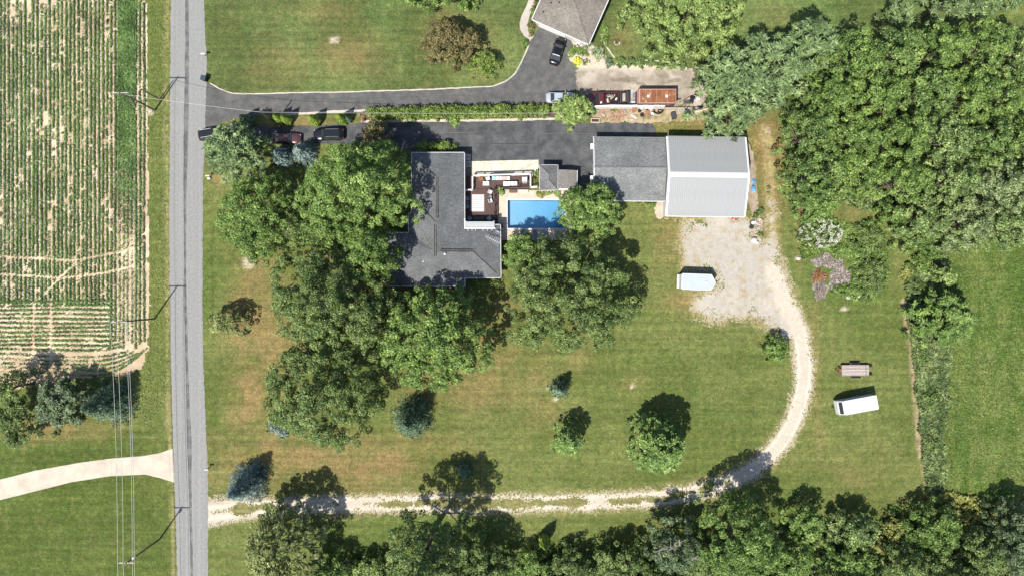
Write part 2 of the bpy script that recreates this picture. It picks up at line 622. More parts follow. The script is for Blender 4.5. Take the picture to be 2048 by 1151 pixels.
def ground_mat():
    m, nt, b = new_mat('lawn_grass')
    at = nt.nodes.new('ShaderNodeAttribute'); at.attribute_name = 'col'
    p = pos(nt)
    f1 = noise_node(nt, p, 5.5, 5, .7)
    f2 = noise_node(nt, p, 1.1, 4, .6)
    # faint mowing passes
    mp = nt.nodes.new('ShaderNodeMapping'); mp.inputs['Scale'].default_value = (.03, 1.0, 1)
    nt.links.new(p, mp.inputs[0])
    f3 = noise_node(nt, mp.outputs[0], 1.15, 2, .6)
    mp2 = nt.nodes.new('ShaderNodeMapping'); mp2.inputs['Scale'].default_value = (1.0, .03, 1)
    nt.links.new(p, mp2.inputs[0])
    f4 = noise_node(nt, mp2.outputs[0], 1.0, 2, .6)
    f6 = noise_node(nt, p, 2.6, 4, .65)
    g = math_(nt, 'MULTIPLY', maprange(nt, f1, .28, .72, .46 * KA, 1.54 * KA), maprange(nt, f2, .3, .7, .76, 1.26))
    g = math_(nt, 'MULTIPLY', g, maprange(nt, f6, .28, .72, .68, 1.34))
    g = math_(nt, 'MULTIPLY', g, maprange(nt, f3, .3, .7, .82, 1.18))
    g = math_(nt, 'MULTIPLY', g, maprange(nt, f4, .3, .7, .94, 1.06))
    # patches of thinner, browner turf and of darker clover
    f7 = noise_node(nt, p, .55, 6, .7); f8 = noise_node(nt, p, .75, 5, .65)
    mp3 = nt.nodes.new('ShaderNodeMapping'); mp3.inputs['Location'].default_value = (37, 11, 5)
    nt.links.new(p, mp3.inputs[0]); nt.links.new(mp3.outputs[0], f8.node.inputs['Vector'])
    base = mixc(nt, maprange(nt, f7, .52, .74, 0, .40), at.outputs['Color'], (.20, .152, .068))
    base = mixc(nt, maprange(nt, f8, .52, .72, 0, .6), base, (.062, .112, .030))
    c = nt.nodes.new('ShaderNodeVectorMath'); c.operation = 'SCALE'
    nt.links.new(base, c.inputs[0]); nt.links.new(g, c.inputs['Scale'])
    # scattered straw coloured flecks
    f5 = noise_node(nt, p, 7.0, 3, .6)
    fl = maprange(nt, f5, .60, .72, 0, .5)
    c2 = mixc(nt, fl, c.outputs[0], (.22, .20, .09))
    nt.links.new(c2, b.inputs['Base Color'])
    b.inputs['Roughness'].default_value = .9
    b.inputs['Specular IOR Level'].default_value = .15
    bump(nt, b, f1, .9, .08)
    return m


GMAT = ground_mat()
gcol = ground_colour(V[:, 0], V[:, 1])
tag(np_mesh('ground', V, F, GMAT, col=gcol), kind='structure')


def rough_sheet_mat(name, cols, scales=(6.0, 1.0), lo=.7, hi=1.3, rough=.9, bstr=.5, attr=True, stain=None, crack=None):
    m, nt, b = new_mat(name)
    p = pos(nt)
    f1 = noise_node(nt, p, scales[0], 5, .7); f2 = noise_node(nt, p, scales[1], 4, .6)
    if attr:
        at = nt.nodes.new('ShaderNodeAttribute'); at.attribute_name = 'col'; base = at.outputs['Color']
    else:
        base = mixc(nt, maprange(nt, f2, .35, .65, 0, 1), cols[0], cols[1])
    g = math_(nt, 'MULTIPLY', maprange(nt, f1, .28, .72, lo * KA, hi * KA), maprange(nt, f2, .3, .7, .9, 1.1))
    c = nt.nodes.new('ShaderNodeVectorMath'); c.operation = 'SCALE'
    nt.links.new(base, c.inputs[0]); nt.links.new(g, c.inputs['Scale'])
    out = c.outputs[0]
    if stain:
        stain = (tuple(c * KA for c in stain[0]),) + tuple(stain[1:])
        f3 = noise_node(nt, p, stain[1], 5, .62)
        out = mixc(nt, maprange(nt, f3, stain[2], stain[3], 0, stain[4]), out, stain[0])
    if crack:
        crack = (tuple(c * KA for c in crack[0]),) + tuple(crack[1:])
        vo = nt.nodes.new('ShaderNodeTexVoronoi'); vo.feature = 'DISTANCE_TO_EDGE'; vo.inputs['Scale'].default_value = crack[1]
        wv = nt.nodes.new('ShaderNodeVectorMath'); wv.operation = 'ADD'
        nn = nt.nodes.new('ShaderNodeTexNoise'); nn.inputs['Scale'].default_value = 1.2; nn.inputs['Detail'].default_value = 4
        nt.links.new(p, nn.inputs['Vector']); nt.links.new(p, wv.inputs[0]); nt.links.new(nn.outputs['Color'], wv.inputs[1])
        nt.links.new(wv.outputs[0], vo.inputs['Vector'])
        out = mixc(nt, maprange(nt, vo.outputs[0], 0.0, crack[2], crack[3], 0), out, crack[0])
    nt.links.new(out, b.inputs['Base Color'])
    b.inputs['Roughness'].default_value = rough
    b.inputs['Specular IOR Level'].default_value = .2
    bump(nt, b, f1, bstr, .03)
    return m


def mask_sheet(name, x0, x1, y0, y1, cell, keep, colour, z, material):
    """ragged-edged sheet made of small cells; keep/colour take photo pixel arrays"""
    X0, Y1 = W(x0, y0); X1, Y0 = W(x1, y1)
    xs = np.arange(X0, X1, cell); ys = np.arange(Y0, Y1, cell)
    X, Y = np.meshgrid(xs, ys)
    n = len(xs)
    Vv = np.stack([X.ravel(), Y.ravel(), np.full(X.size, z)], 1)
    i_, j_ = np.meshgrid(np.arange(n - 1), np.arange(len(ys) - 1))
    a = (j_ * n + i_).ravel()
    Ff = np.stack([a, a + 1, a + 1 + n, a + n], 1)
    cx = Vv[a, 0] + cell / 2; cy = Vv[a, 1] + cell / 2
    k = keep(cx * SP + 1024, 575.5 - cy * SP, cx, cy)
    Ff = Ff[k]
    used = np.unique(Ff)
    mp = np.full(len(Vv), -1); mp[used] = np.arange(len(used))
    Vv = Vv[used]; Ff = mp[Ff]
    # wobble the cells so that no stair steps show
    wob = np.stack([vnoise(Vv[:, 0], Vv[:, 1], .23, 31), vnoise(Vv[:, 0], Vv[:, 1], .23, 37)], 1) - .5
    Vv[:, :2] += wob * cell * .9
    c = colour(Vv[:, 0] * SP + 1024, 575.5 - Vv[:, 1] * SP, Vv[:, 0], Vv[:, 1])
    return tag(np_mesh(name, Vv, Ff, material, col=c), kind='structure')


def poly_sheet(name, pts, z, material, jit=.05, step=.35, kind='structure', thick=0.0):
    P = [W(*p) for p in pts]
    q = []
    n = len(P)
    for i in range(n):
        a, b = P[i], P[(i + 1) % n]
        L = math.hypot(b[0] - a[0], b[1] - a[1]); k = max(1, int(L / step))
        for t in range(k):
            f = t / k
            q.append((a[0] + (b[0] - a[0]) * f + random.uniform(-jit, jit), a[1] + (b[1] - a[1]) * f + random.uniform(-jit, jit)))
    area = sum(q[i][0] * q[(i + 1) % len(q)][1] - q[(i + 1) % len(q)][0] * q[i][1] for i in range(len(q)))
    if area < 0: q.reverse()
    mb = MB()
    if thick:
        mb.prism(q, z - thick, z)
    else:
        mb.add([(x, y, z) for x, y in q], [tuple(range(len(q)))])
    return tag(mb.build(name, material), kind=kind)


def ribbon_pts(P, w):
    out = []
    for i, p in enumerate(P):
        a = P[max(0, i - 1)]; b = P[min(len(P) - 1, i + 1)]
        dx, dy = b[0] - a[0], b[1] - a[1]; L = math.hypot(dx, dy) or 1
        ww = w[i] if isinstance(w, (list, tuple)) else w
        out.append(((p[0] - dy / L * ww / 2, p[1] + dx / L * ww / 2), (p[0] + dy / L * ww / 2, p[1] - dx / L * ww / 2)))
    return out


def ribbon(name, pts, w, z0, z1, material, parent=None):
    P = [W(*p) for p in pts]
    rb = ribbon_pts(P, w)
    mb = MB()
    vs = []; fs = []
    for l, r in rb:
        vs += [(l[0], l[1], z0), (r[0], r[1], z0), (r[0], r[1], z1), (l[0], l[1], z1)]
    for i in range(len(rb) - 1):
        a = i * 4; b = a + 4
        fs += [(a + 3, a + 2, b + 2, b + 3), (a + 2, a + 1, b + 1, b + 2), (a, a + 3, b + 3, b), (a + 1, a, b, b + 1)]
    e = (len(rb) - 1) * 4
    fs += [(0, 1, 2, 3), (e + 3, e + 2, e + 1, e)]
    mb.add(vs, fs)
    return mb.build(name, material, parent)


# ---- road
ROADM = rough_sheet_mat('chipseal', ((.25, .25, .243), (.262, .262, .254)), (16, 2.5), .84, 1.16, .85, .3, attr=False,
                        stain=((.33, .32, .29), .35, .56, .74, .35))
# wheel-worn lanes along the road: stretched noise
_nt = ROADM.node_tree
_b = _nt.nodes['Principled BSDF']
_src = _b.inputs['Base Color'].links[0].from_socket
_mp = _nt.nodes.new('ShaderNodeMapping'); _mp.inputs['Scale'].default_value = (2.2, .012, 1)
_nt.links.new(pos(_nt), _mp.inputs[0])
_f = noise_node(_nt, _mp.outputs[0], 1.0, 3, .6)
_sc = _nt.nodes.new('ShaderNodeVectorMath'); _sc.operation = 'SCALE'
_nt.links.new(_src, _sc.inputs[0]); _nt.links.new(maprange(_nt, _f, .3, .7, .92, 1.08), _sc.inputs['Scale'])
_nt.links.new(_sc.outputs[0], _b.inputs['Base Color'])
ROAD_L = [(342, -160), (342, 0), (340, 200), (339, 400), (339, 560), (341, 700), (344, 800), (349, 960), (355, 1151), (361, 1320)]
ROAD_R = [(408, -160), (408, 0), (410, 70), (414, 115), (413, 160), (411, 230), (410, 290), (406, 360), (405, 600), (407, 740), (412, 860),
          (416, 940), (416, 1151), (418, 1320)]
poly_sheet('road', ROAD_L + ROAD_R[::-1], .016, ROADM, .07, .4)
SEAL = rough_sheet_mat('road_seam_tar', ((.10, .10, .10), (.15, .15, .15)), (5, .5), .7, 1.3, .7, .2, attr=False,
                       stain=((.23, .23, .225), .5, .45, .70, .6))
cl = [(375, -160), (374, 0), (374, 120), (372, 260), (370, 400), (370, 560), (373, 700), (376, 800), (380, 940), (384, 1151), (389, 1320)]
rp = []
for (x0, y0), (x1, y1) in zip(cl[:-1], cl[1:]):
    k = max(1, int(abs(y1 - y0) / 12))
    rp += [(x0 + (x1 - x0) * t / k + random.uniform(-.5, .5), y0 + (y1 - y0) * t / k) for t in range(k)]
rp.append(cl[-1])
wid = [max(.2, .46 + .5 * (float(vnoise(p[1], 0, 90, 4)) - .3) + random.uniform(-.05, .05)) for p in rp]
lft = [(p[0] - w * 6, p[1]) for p, w in zip(rp, wid)]; rgt = [(p[0] + w * 6, p[1]) for p, w in zip(rp, wid)]
poly_sheet('road_centre_seam', lft + rgt[::-1], .020, SEAL, .02, 1)

# ---- asphalt drives
ASPH = rough_sheet_mat('asphalt_drive', ((.058, .062, .067), (.102, .104, .107)), (6, .55), .66, 1.34, .8, .3, attr=False,
                       stain=((.19, .18, .16), .45, .56, .74, .55), crack=((.15, .145, .13), .16, .008, .16))
ASPH2 = rough_sheet_mat('asphalt_weathered', ((.090, .091, .090), (.122, .121, .117)), (6, .8), .7, 1.3, .85, .3, attr=False,
                        stain=((.22, .20, .17), .35, .55, .72, .55), crack=((.05, .05, .05), .2, .010, .3))
NDR = [(409, 160), (416, 167), (440, 180), (465, 187), (490, 188), (560, 186), (700, 184), (850, 179), (985, 173), (1012, 163), (1030, 148),
       (1041, 128), (1052, 104), (1062, 80), (1078, 55), (1090, 50), (1148, 80), (1150, 86), (1136, 108), (1140, 122), (1155, 142), (1160, 160), (1158, 178),
       (1150, 190), (1150, 207), (1000, 211), (860, 215), (735, 219), (650, 223), (540, 229), (480, 236), (450, 243), (430, 252), (411, 262)]
poly_sheet('neighbour_driveway', NDR, .010, ASPH2, .08, .35)
ODR = [(411, 258), (430, 254), (470, 247), (540, 254), (640, 250), (700, 247), (722, 245), (800, 243), (1000, 242), (1100, 240), (1180, 247),
       (1300, 243), (1312, 256), (1310, 276), (1190, 276), (1188, 400), (1155, 400), (1155, 380), (1078, 380), (1076, 322), (940, 323), (938, 302),
       (880, 302), (820, 302), (780, 300), (720, 290), (600, 286), (500, 284), (411, 292)]
poly_sheet('house_driveway', ODR, .008, ASPH, .12, .35)
KERB = mat('kerb_concrete', (.52, .47, .40), .9, .2, 2)
for nm, pts, w in (('driveway_edging', [(420, 167), (440, 178), (465, 187), (490, 188.5), (560, 186.5), (700, 184), (850, 179.5), (985, 173),
                                        (1012, 163), (1030, 148), (1041, 128), (1052, 104), (1058, 90)], .2),
                   ('hedge_edging', [(722, 243.5), (800, 242), (900, 241.5), (1000, 240), (1110, 238)], .38),
                   ('hedge_edging', [(560, 229.5), (640, 225.5), (735, 221)], .42),
                   ('garden_edging', [(1203, 72), (1211, 92), (1229, 116)], .22),
                   ('garden_edging', [(1290, 121), (1330, 124), (1362, 127)], .22)):
    pp = []
    for (x0, y0), (x1, y1) in zip(pts[:-1], pts[1:]):
        k = max(1, int(math.hypot(x1 - x0, y1 - y0) / 9))
        pp += [(x0 + (x1 - x0) * t / k, y0 + (y1 - y0) * t / k + random.uniform(-.5, .5)) for t in range(k)]
    pp.append(pts[-1])
    tag(ribbon(nm, pp, [w * random.uniform(.8, 1.2) for _ in pp], 0, .06, KERB), kind='structure')
for nm, pts, w, cm in (('driveway_seam', [(800, 264), (870, 266), (955, 264.5)], .07, (.17, .16, .145)), ('driveway_seam', [(985, 288), (1030, 287), (1062, 287.5)], .06, (.035, .035, .037)),
                       ('driveway_seam', [(1076, 240), (1078, 290), (1077, 320)], .05, (.04, .04, .042)), ('driveway_seam', [(945, 288), (1076, 287)], .035, (.045, .045, .047)),
                       ('driveway_seam', [(1080, 268), (1130, 266), (1185, 268)], .06, (.16, .15, .13)), ('driveway_seam', [(520, 199), (700, 197), (960, 190)], .05, (.06, .06, .06))):
    tag(ribbon(nm, pts, w, 0, .0125 if cm[0] < .1 else .0135, mat('seam_%d' % int(cm[0] * 1000), cm, .9, .3, 2)), kind='structure')
# mulch strip under the hedge
MULCH = rough_sheet_mat('mulch', ((.10, .06, .045), (.17, .11, .08)), (7, 1), .6, 1.4, .95, .6, attr=False)
poly_sheet('hedge_bed', [(722, 224), (735, 221), (860, 217), (1000, 213), (1098, 210), (1160, 210), (1185, 214), (1185, 236), (1100, 237), (900, 240), (722, 242)], .005, MULCH, .1)

# ---- concrete
CONCD = rough_sheet_mat('concrete_drive', ((.50, .44, .355), (.56, .50, .41)), (6, .4), .92, 1.06, .85, .15, attr=False,
                        stain=((.47, .42, .34), .5, .60, .78, .2))
poly_sheet('concrete_driveway', [(-160, 1010), (0, 958), (71, 940), (161, 924), (221, 916), (286, 911), (320, 905), (345.5, 896), (349, 964), (320, 955), (291, 948),
                                 (221, 951), (143, 963), (64, 983), (0, 999), (-160, 1060)], .012, CONCD, .02, .6)
for p0, p1 in (((221, 916), (224, 951)), ((338, 899), (341, 961))):
    tag(ribbon('expansion_joint', [p0, p1], .04, .012, .0145, mat('joint_grey', (.33, .29, .24), .9)), kind='structure')
APRON = rough_sheet_mat('apron_concrete', ((.62, .55, .44), (.68, .61, .50)), (6, .5), .92, 1.06, .85, .2, attr=False,
                        stain=((.30, .27, .22), 1.2, .60, .76, .35), crack=((.2, .18, .15), .33, .018, .6))
poly_sheet('concrete_apron', [(942, 323), (1000, 321.5), (1077, 320), (1077, 345), (1066, 352), (942, 352)], .020, APRON, .03)
poly_sheet('house_side_path', [(929, 323), (942, 323), (942, 382), (929, 382)], .014, mat('side_path', (.22, .21, .20), .9), .02)
WALK = rough_sheet_mat('walk_concrete', ((.42, .38, .33), (.50, .45, .39)), (6, .6), .88, 1.1, .9, .2, attr=False)
poly_sheet('front_walk', [(1066, -30), (1078, -30), (1071, 5), (1060, 30), (1055, 48), (1056, 62), (1064, 74), (1075, 66), (1080, 72), (1062, 85),
                          (1057, 80), (1048, 72), (1041, 60), (1039, 48), (1043, 32), (1054, 10)], .006, WALK, .02)
poly_sheet('garage_step_slab', [(1141, 78), (1178, 94), (1186, 90), (1190, 97), (1176, 101), (1160, 98), (1146, 90)], .012, WALK, .03)

# ---- pool terrace around the basin
TERR = rough_sheet_mat('terrace_paving', ((.56, .46, .36), (.62, .52, .42)), (5, .7), .88, 1.1, .85, .2, attr=False, stain=((.46, .33, .23), .7, .56, .75, .5))
tl, tt = W(990, 381); tr_, tb = W(1146, 480)
mbt = MB()
cw = .22
mbt.box(((tl + POOL_L - cw) / 2, (tt + tb) / 2, .02), (POOL_L - cw - tl, tt - tb, .06))
mbt.box(((POOL_R + cw + tr_) / 2, (tt + tb) / 2, .02), (tr_ - POOL_R - cw, tt - tb, .06))
mbt.box(((POOL_L + POOL_R) / 2, (tt + POOL_T + cw) / 2, .02), (POOL_R - POOL_L + 2 * cw, tt - POOL_T - cw, .06))
mbt.box(((POOL_L + POOL_R) / 2, (POOL_B - cw + tb) / 2, .02), (POOL_R - POOL_L + 2 * cw, POOL_B - cw - tb, .06))
tag(mbt.build('pool_terrace', TERR), kind='structure')

# ---- gravel
GRAV = rough_sheet_mat('gravel', None, (6, 1.3), .70, 1.26, .95, .7)


GV = {}


def gravel_keep(px, py, x, y):
    n = fbm(x, y, 1.3, 3, 4) - .5; nb = fbm(x, y, 4, 8, 3) - .5; nf = rng.random(len(px)) - .5
    d = seg_dist(px, py, DRIVE)
    w = np.where(px < 1430, 18, np.where(py > 800, 19, 21)) + sstep(560, 415, px) * 12
    m1 = w - d + 20 * n + 15 * nf - 1
    # grass between the wheel tracks on the long straight
    mid = (px < 1460) & (py > 940)
    g = 7 - d + 26 * nb + 12 * n + 6 * nf - 4 * np.sin(px * .011) - sstep(500, 440, px) * 12
    m1 = np.where(mid & (g > 0), -1, m1)
    m2 = sdf(px, py, PAD) + 40 * n + 22 * nf + 34 * nb - 2
    m3 = 5 - seg_dist(px, py, LANE2) * .7 + 34 * n + 40 * nb + 16 * nf - 12 + sstep(380, 470, py) * 8
    GV['v'] = np.maximum(np.maximum(m1, m2), m3)
    return GV['v'] > 0


def gravel_col(px, py, x, y):
    n = fbm(x, y, 2.4, 12, 4); n2 = fbm(x, y, .7, 15, 3)
    pale = np.array((.53, .47, .385)); grey = np.array((.415, .385, .335)); straw = np.array((.36, .29, .17))
    d = seg_dist(px, py, DRIVE)
    p = np.clip(sstep(30, 4, d) * 1.05 + .12 - sstep(600, 470, py) * sstep(1300, 1360, px) * .45, 0, 1)
    p = np.clip(p + (n - .5) * 1.1, 0, 1)
    c = grey[None] * (1 - p)[:, None] + pale[None] * p[:, None]
    s = np.clip((n2 - .52) * 4, 0, 1) * (1 - p) * .8
    c = c * (1 - s)[:, None] + straw[None] * s[:, None]
    # thin stones with dead grass between them towards the rims, packed wheel lines in the middle
    w = np.where(px < 1430, 18, np.where(py > 800, 19, 21)) + sstep(560, 415, px) * 12
    rim = np.maximum(w - d, np.maximum(sdf(px, py, PAD), 7 - seg_dist(px, py, LANE2)))
    e = sstep(9, -6, rim + 16 * (n2 - .5)) * .75
    c = c * (1 - e)[:, None] + (np.array((.31, .255, .145)) * 1.1)[None] * e[:, None]
    off = np.abs(d - 11)
    k = sstep(5, 0, off) * sstep(640, 700, py) * .16
    return c * (1 + k)[:, None]


mask_sheet('gravel_drive', 412, 1640, 250, 1075, .16, gravel_keep, gravel_col, .006, GRAV)

NG = [(1150, 142), (1160, 128), (1200, 128), (1300, 132), (1380, 136), (1412, 150), (1412, 212), (1300, 212), (1150, 210), (1160, 178)]


def ng_keep(px, py, x, y):
    return sdf(px, py, NG) + 12 * (fbm(x, y, 1.2, 5, 3) - .5) + 4 * (rng.random(len(px)) - .5) > 0


def ng_col(px, py, x, y):
    n = fbm(x, y, 2.0, 2, 4); n2 = fbm(x * .7, y * 1.6, 1.3, 7, 3)
    a = np.array((.30, .255, .205)); b = np.array((.45, .395, .325)); w_ = np.array((.14, .12, .07))
    t = sstep(.35, .65, n)
    c = a[None] * (1 - t)[:, None] + b[None] * t[:, None]
    k = sstep(.58, .72, n2) * .6 * sstep(205, 150, np.abs(py - 165) + 150)
    c = c * (1 - k)[:, None] + w_[None] * k[:, None]
    e = sstep(146, 132, py)
    return c * (1 - e)[:, None] + np.array((.58, .50, .40))[None] * e[:, None]


mask_sheet('neighbour_gravel_yard', 1140, 1420, 118, 220, .16, ng_keep, ng_col, .014, GRAV)
poly_sheet('garden_bed_mulch', [(1135, 108), (1152, 84), (1180, 102), (1200, 92), (1212, 110), (1215, 130), (1160, 130), (1140, 124)], .017,
           rough_sheet_mat('bed_chips', ((.50, .42, .32), (.58, .50, .40)), (7, 1), .75, 1.25, .95, .5, attr=False), .08)
# rubble strip south of the retaining wall and the stone strip round the barn
RUB = [(1183, 215), (1410, 214), (1425, 240), (1300, 246), (1240, 244), (1185, 246)]
def rub_col(px, py, x, y):
    n = fbm(x, y, 1.0, 6, 4); n2 = fbm(x, y, 2.2, 16, 3)
    a = np.array((.22, .20, .09)); b = np.array((.42, .34, .22)); c3 = np.array((.36, .235, .165))
    t = sstep(.35, .62, n)
    c = a[None] * (1 - t)[:, None] + b[None] * t[:, None]
    k = sstep(.52, .66, n2) * sstep(1290, 1250, px) * .75
    return c * (1 - k)[:, None] + c3[None] * k[:, None]
mask_sheet('rubble_strip', 1175, 1430, 205, 250, .16, lambda px, py, x, y: sdf(px, py, RUB) + 8 * (fbm(x, y, 1, 4, 3) - .5) > 0, rub_col, .011, GRAV)
BST = smooth_poly([(1489, 276), (1499, 284), (1507, 310), (1512, 345), (1514, 380), (1516, 425), (1524, 430), (1527, 470), (1515, 490), (1503, 470), (1504, 430), (1498, 415),
       (1494, 400), (1497, 350)], 1, True)
mask_sheet('barn_stone_strip', 1480, 1535, 268, 496, .14, lambda px, py, x, y: sdf(px, py, BST) + 6 * (fbm(x, y, .8, 4, 3) - .5) > 0,
           lambda px, py, x, y: np.array((.34, .27, .20))[None] * (.6 + .8 * fbm(x, y, .6, 9, 3))[:, None], .010, GRAV)
BST2 = [(1316, 400), (1330, 404), (1328, 434), (1340, 438), (1312, 436), (1308, 415)]
mask_sheet('barn_corner_gravel', 1296, 1350, 392, 446, .14, lambda px, py, x, y: sdf(px, py, BST2) + 9 * (fbm(x, y, .8, 4, 3) - .5) > 0,
           lambda px, py, x, y: np.array((.50, .42, .33))[None] * (.7 + .6 * fbm(x, y, .6, 9, 3))[:, None], .010, GRAV)

# ---- crop field
FIELD = [(-170, -170), (291, -170), (293, 0), (294, 200), (296, 350), (297, 500), (299, 640), (296, 700), (284, 735), (250, 752), (190, 752), (120, 765), (40, 775), (-170, 790)]
SOIL = rough_sheet_mat('field_soil', None, (6, 1.0), .82, 1.16, .95, .5)


def soil_col(px, py, x, y):
    n = fbm(x, y, 3, 40, 4)
    t = sstep(.3, .7, n)
    c = np.array((.48, .37, .25))[None] * (1 - t)[:, None] + np.array((.66, .53, .375))[None] * t[:, None]
    k = sstep(700, 760, py) * .45
    return c * (1 - k)[:, None] + np.array((.30, .22, .12))[None] * k[:, None]


mask_sheet('crop_field', -170, 305, -170, 795, .3, lambda px, py, x, y: sdf(px, py, FIELD) + 9 * (fbm(x, y, 1.0, 4, 3) - .5) > 0, soil_col, .004, SOIL)


def leaf_quads(P, Nn, size, T=None, elong=1.0, r=rng):
    """diamond leaves: centres, normals, sizes"""
    n = len(P)
    Nn = Nn / (np.linalg.norm(Nn, axis=1, keepdims=True) + 1e-9)
    if T is None:
        T = r.normal(size=(n, 3))
    T = T - Nn * np.sum(T * Nn, 1, keepdims=True)
    T /= (np.linalg.norm(T, axis=1, keepdims=True) + 1e-9)
    B = np.cross(Nn, T)
    s = np.asarray(size)[:, None] * .5
    a = T * s * elong; b = B * s * (.9 / max(1, elong ** .5))
    V_ = np.empty((n, 4, 3))
    V_[:, 0] = P - a; V_[:, 1] = P + b - a * .1; V_[:, 2] = P + a; V_[:, 3] = P - b - a * .1
    return V_.reshape(-1, 3), np.arange(n * 4).reshape(n, 4)


def crop():
    Ps = []
    ROWS = 8.2
    # upright rows
    xs = np.arange(-40, 296, ROWS)
    for x in xs:
        L = np.arange(-100, 690 + 8 * math.sin(x) if x > 222 else 608, .27)
        wob = .6 * np.sin(L * .013 + x) + .5
        Ps.append(np.stack([x + wob + rng.normal(0, 1.12, len(L)), L + rng.uniform(-.5, .5, len(L)), np.zeros(len(L))], 1))
    # the closed strip
    n = 14000
    Ps.append(np.stack([rng.uniform(236, 270, n), -40 + rng.random(n) * 500 * (.35 + .65 * rng.random(n)) ** .7, np.full(n, 2.)], 1))
    A = np.concatenate(Ps)
    # cross rows at the headland
    Bs = []
    for i in range(17):
        y0 = 602 + i * 8.8
        end = 228 + (max(0, i - 9) * 9.5)
        L = np.arange(-40, end, .32)
        bend = np.where(L > 190, ((L - 190) ** 2) * .0010 * max(0, i - 8) * .62, 0)
        Bs.append(np.stack([L, y0 - bend + 1.2 * np.sin(L * .02 + i) + rng.normal(0, 1.25, len(L)) + (6 * sstep(0, 200, L) if i > 11 else 0), np.ones(len(L))], 1))
    Bc = np.concatenate(Bs)
    A = np.concatenate([A, Bc])
    px, py, kd = A[:, 0], A[:, 1], A[:, 2]
    x, y = (px - 1024) / SP, (575.5 - py) / SP
    rowi = np.round(px / ROWS); rowj = np.round((py - 602) / 8.8)
    g1 = np.where(kd == 1, vnoise(rowj * 97.0, px, 14, 61) * .6 + vnoise(rowj * 31.0, px, 5, 63) * .4, vnoise(rowi * 97.0, py, 34, 61) * .6 + vnoise(rowi * 31.0, py, 8, 63) * .4)
    gap2 = fbm(x, y, 1.6, 66, 3); gap = fbm(x * 1.5, y * .5, 6.5, 69, 4)
    # weak stand: thin where the soil is poor, skips along single rows
    poor = sstep(.50, .66, gap)
    lack = poor * .16 + sstep(.64, .80, g1) * .72 + poor * sstep(.50, .64, g1) * .35 + .03
    lack = np.where((px > 215) & (py > 480), np.minimum(lack, .45), lack)
    keepm = (rng.random(len(px)) > lack) | (kd == 2)
    keepm &= ~((kd == 0) & (px > 236) & (px < 270) & (rng.random(len(px)) < .5))
    # wheel tracks through the crop
    for tr, w in (([(0, 514), (70, 517), (146, 522), (200, 512), (268, 498)], 2.6), ([(0, 549), (60, 552), (120, 556), (170, 552), (215, 545), (270, 532)], 2.6),
                  ([(90, 586), (120, 556), (150, 528)], 2.2), ([(68, 605), (66, 750)], 3.0), ([(101, 600), (103, 750)], 3.4)):
        keepm &= (seg_dist(px, py, tr) > w) | (rng.random(len(px)) < .12)
    tail = (kd == 1) & (py > 708) & (px < 205)
    keepm &= ~(tail & (rng.random(len(px)) < .35 + .45 * sstep(.35, .6, gap2)))
    keepm &= sdf(px, py, FIELD) > 1
    A = A[keepm]
    n = len(A)
    hgt = .06 + .30 * rng.random(n)
    P = np.stack([(A[:, 0] - 1024) / SP, (575.5 - A[:, 1]) / SP, hgt], 1)
    Nn = rng.normal(0, .55, (n, 3)); Nn[:, 2] = np.abs(Nn[:, 2]) + .9
    Vv, Ff = leaf_quads(P, Nn, rng.uniform(.15, .28, n))
    rn = np.clip(.5 + rng.normal(0, .22, n) + (vnoise(P[:, 0], P[:, 1], 3, 3) - .5) * .4, 0, 1)
    o = np_mesh('bean_crop', Vv, Ff, L_SOY, rnd=rn)
    tag(o, 'green bean plants in long rows on pale sandy soil', 'crop', kind='stuff')


crop()

# ------------------------------------------------------------------ buildings
def shingle_mat(name, c1, c2, c3):
    m, nt, b = new_mat(name)
    p = pos(nt)
    br = nt.nodes.new('ShaderNodeTexBrick')
    br.inputs['Scale'].default_value = 1.0
    br.inputs['Brick Width'].default_value = .34; br.inputs['Row Height'].default_value = .145
    br.inputs['Mortar Size'].default_value = .012
    br.inputs['Color1'].default_value = (*c1, 1); br.inputs['Color2'].default_value = (*c2, 1); br.inputs['Mortar'].default_value = (*c3, 1)
    nt.links.new(p, br.inputs['Vector'])
    f = noise_node(nt, p, .35, 4, .6); f2 = noise_node(nt, p, 10, 4, .75); f3 = noise_node(nt, p, 3.6, 4, .7)
    g = math_(nt, 'MULTIPLY', maprange(nt, f2, .3, .7, .55 * KA, 1.5 * KA), maprange(nt, f, .3, .7, .80, 1.20))
    g = math_(nt, 'MULTIPLY', g, maprange(nt, f3, .3, .7, .74, 1.30))
    c = nt.nodes.new('ShaderNodeVectorMath'); c.operation = 'SCALE'
    nt.links.new(br.outputs['Color'], c.inputs[0]); nt.links.new(g, c.inputs['Scale'])
    nt.links.new(c.outputs[0], b.inputs['Base Color'])
    b.inputs['Roughness'].default_value = .9; b.inputs['Specular IOR Level'].default_value = .15
    bump(nt, b, f2, .5, .02)
    return m


SH_HOUSE = shingle_mat('shingle_charcoal', (.122, .129, .134), (.160, .168, .174), (.080, .084, .088))
SH_GAR = shingle_mat('shingle_grey', (.172, .180, .181), (.232, .240, .240), (.112, .116, .118))
SH_NB = shingle_mat('shingle_taupe', (.195, .176, .154), (.240, .218, .192), (.14, .126, .110))
SH_SHED = shingle_mat('shingle_shed', (.165, .165, .168), (.205, .205, .206), (.11, .11, .112))
SH_LEAN = shingle_mat('rolled_roofing', (.19, .18, .165), (.225, .212, .195), (.15, .14, .13))
METAL = mat('barn_sheet_metal', (.335, .348, .352), .6, .08, .6, metal=.1, spec=.4)
TRIMW = mat('barn_trim_white', (.74, .74, .74), .5, .06, 2)
FASC = mat('fascia_white', (.70, .70, .71), .55, .08, 2)


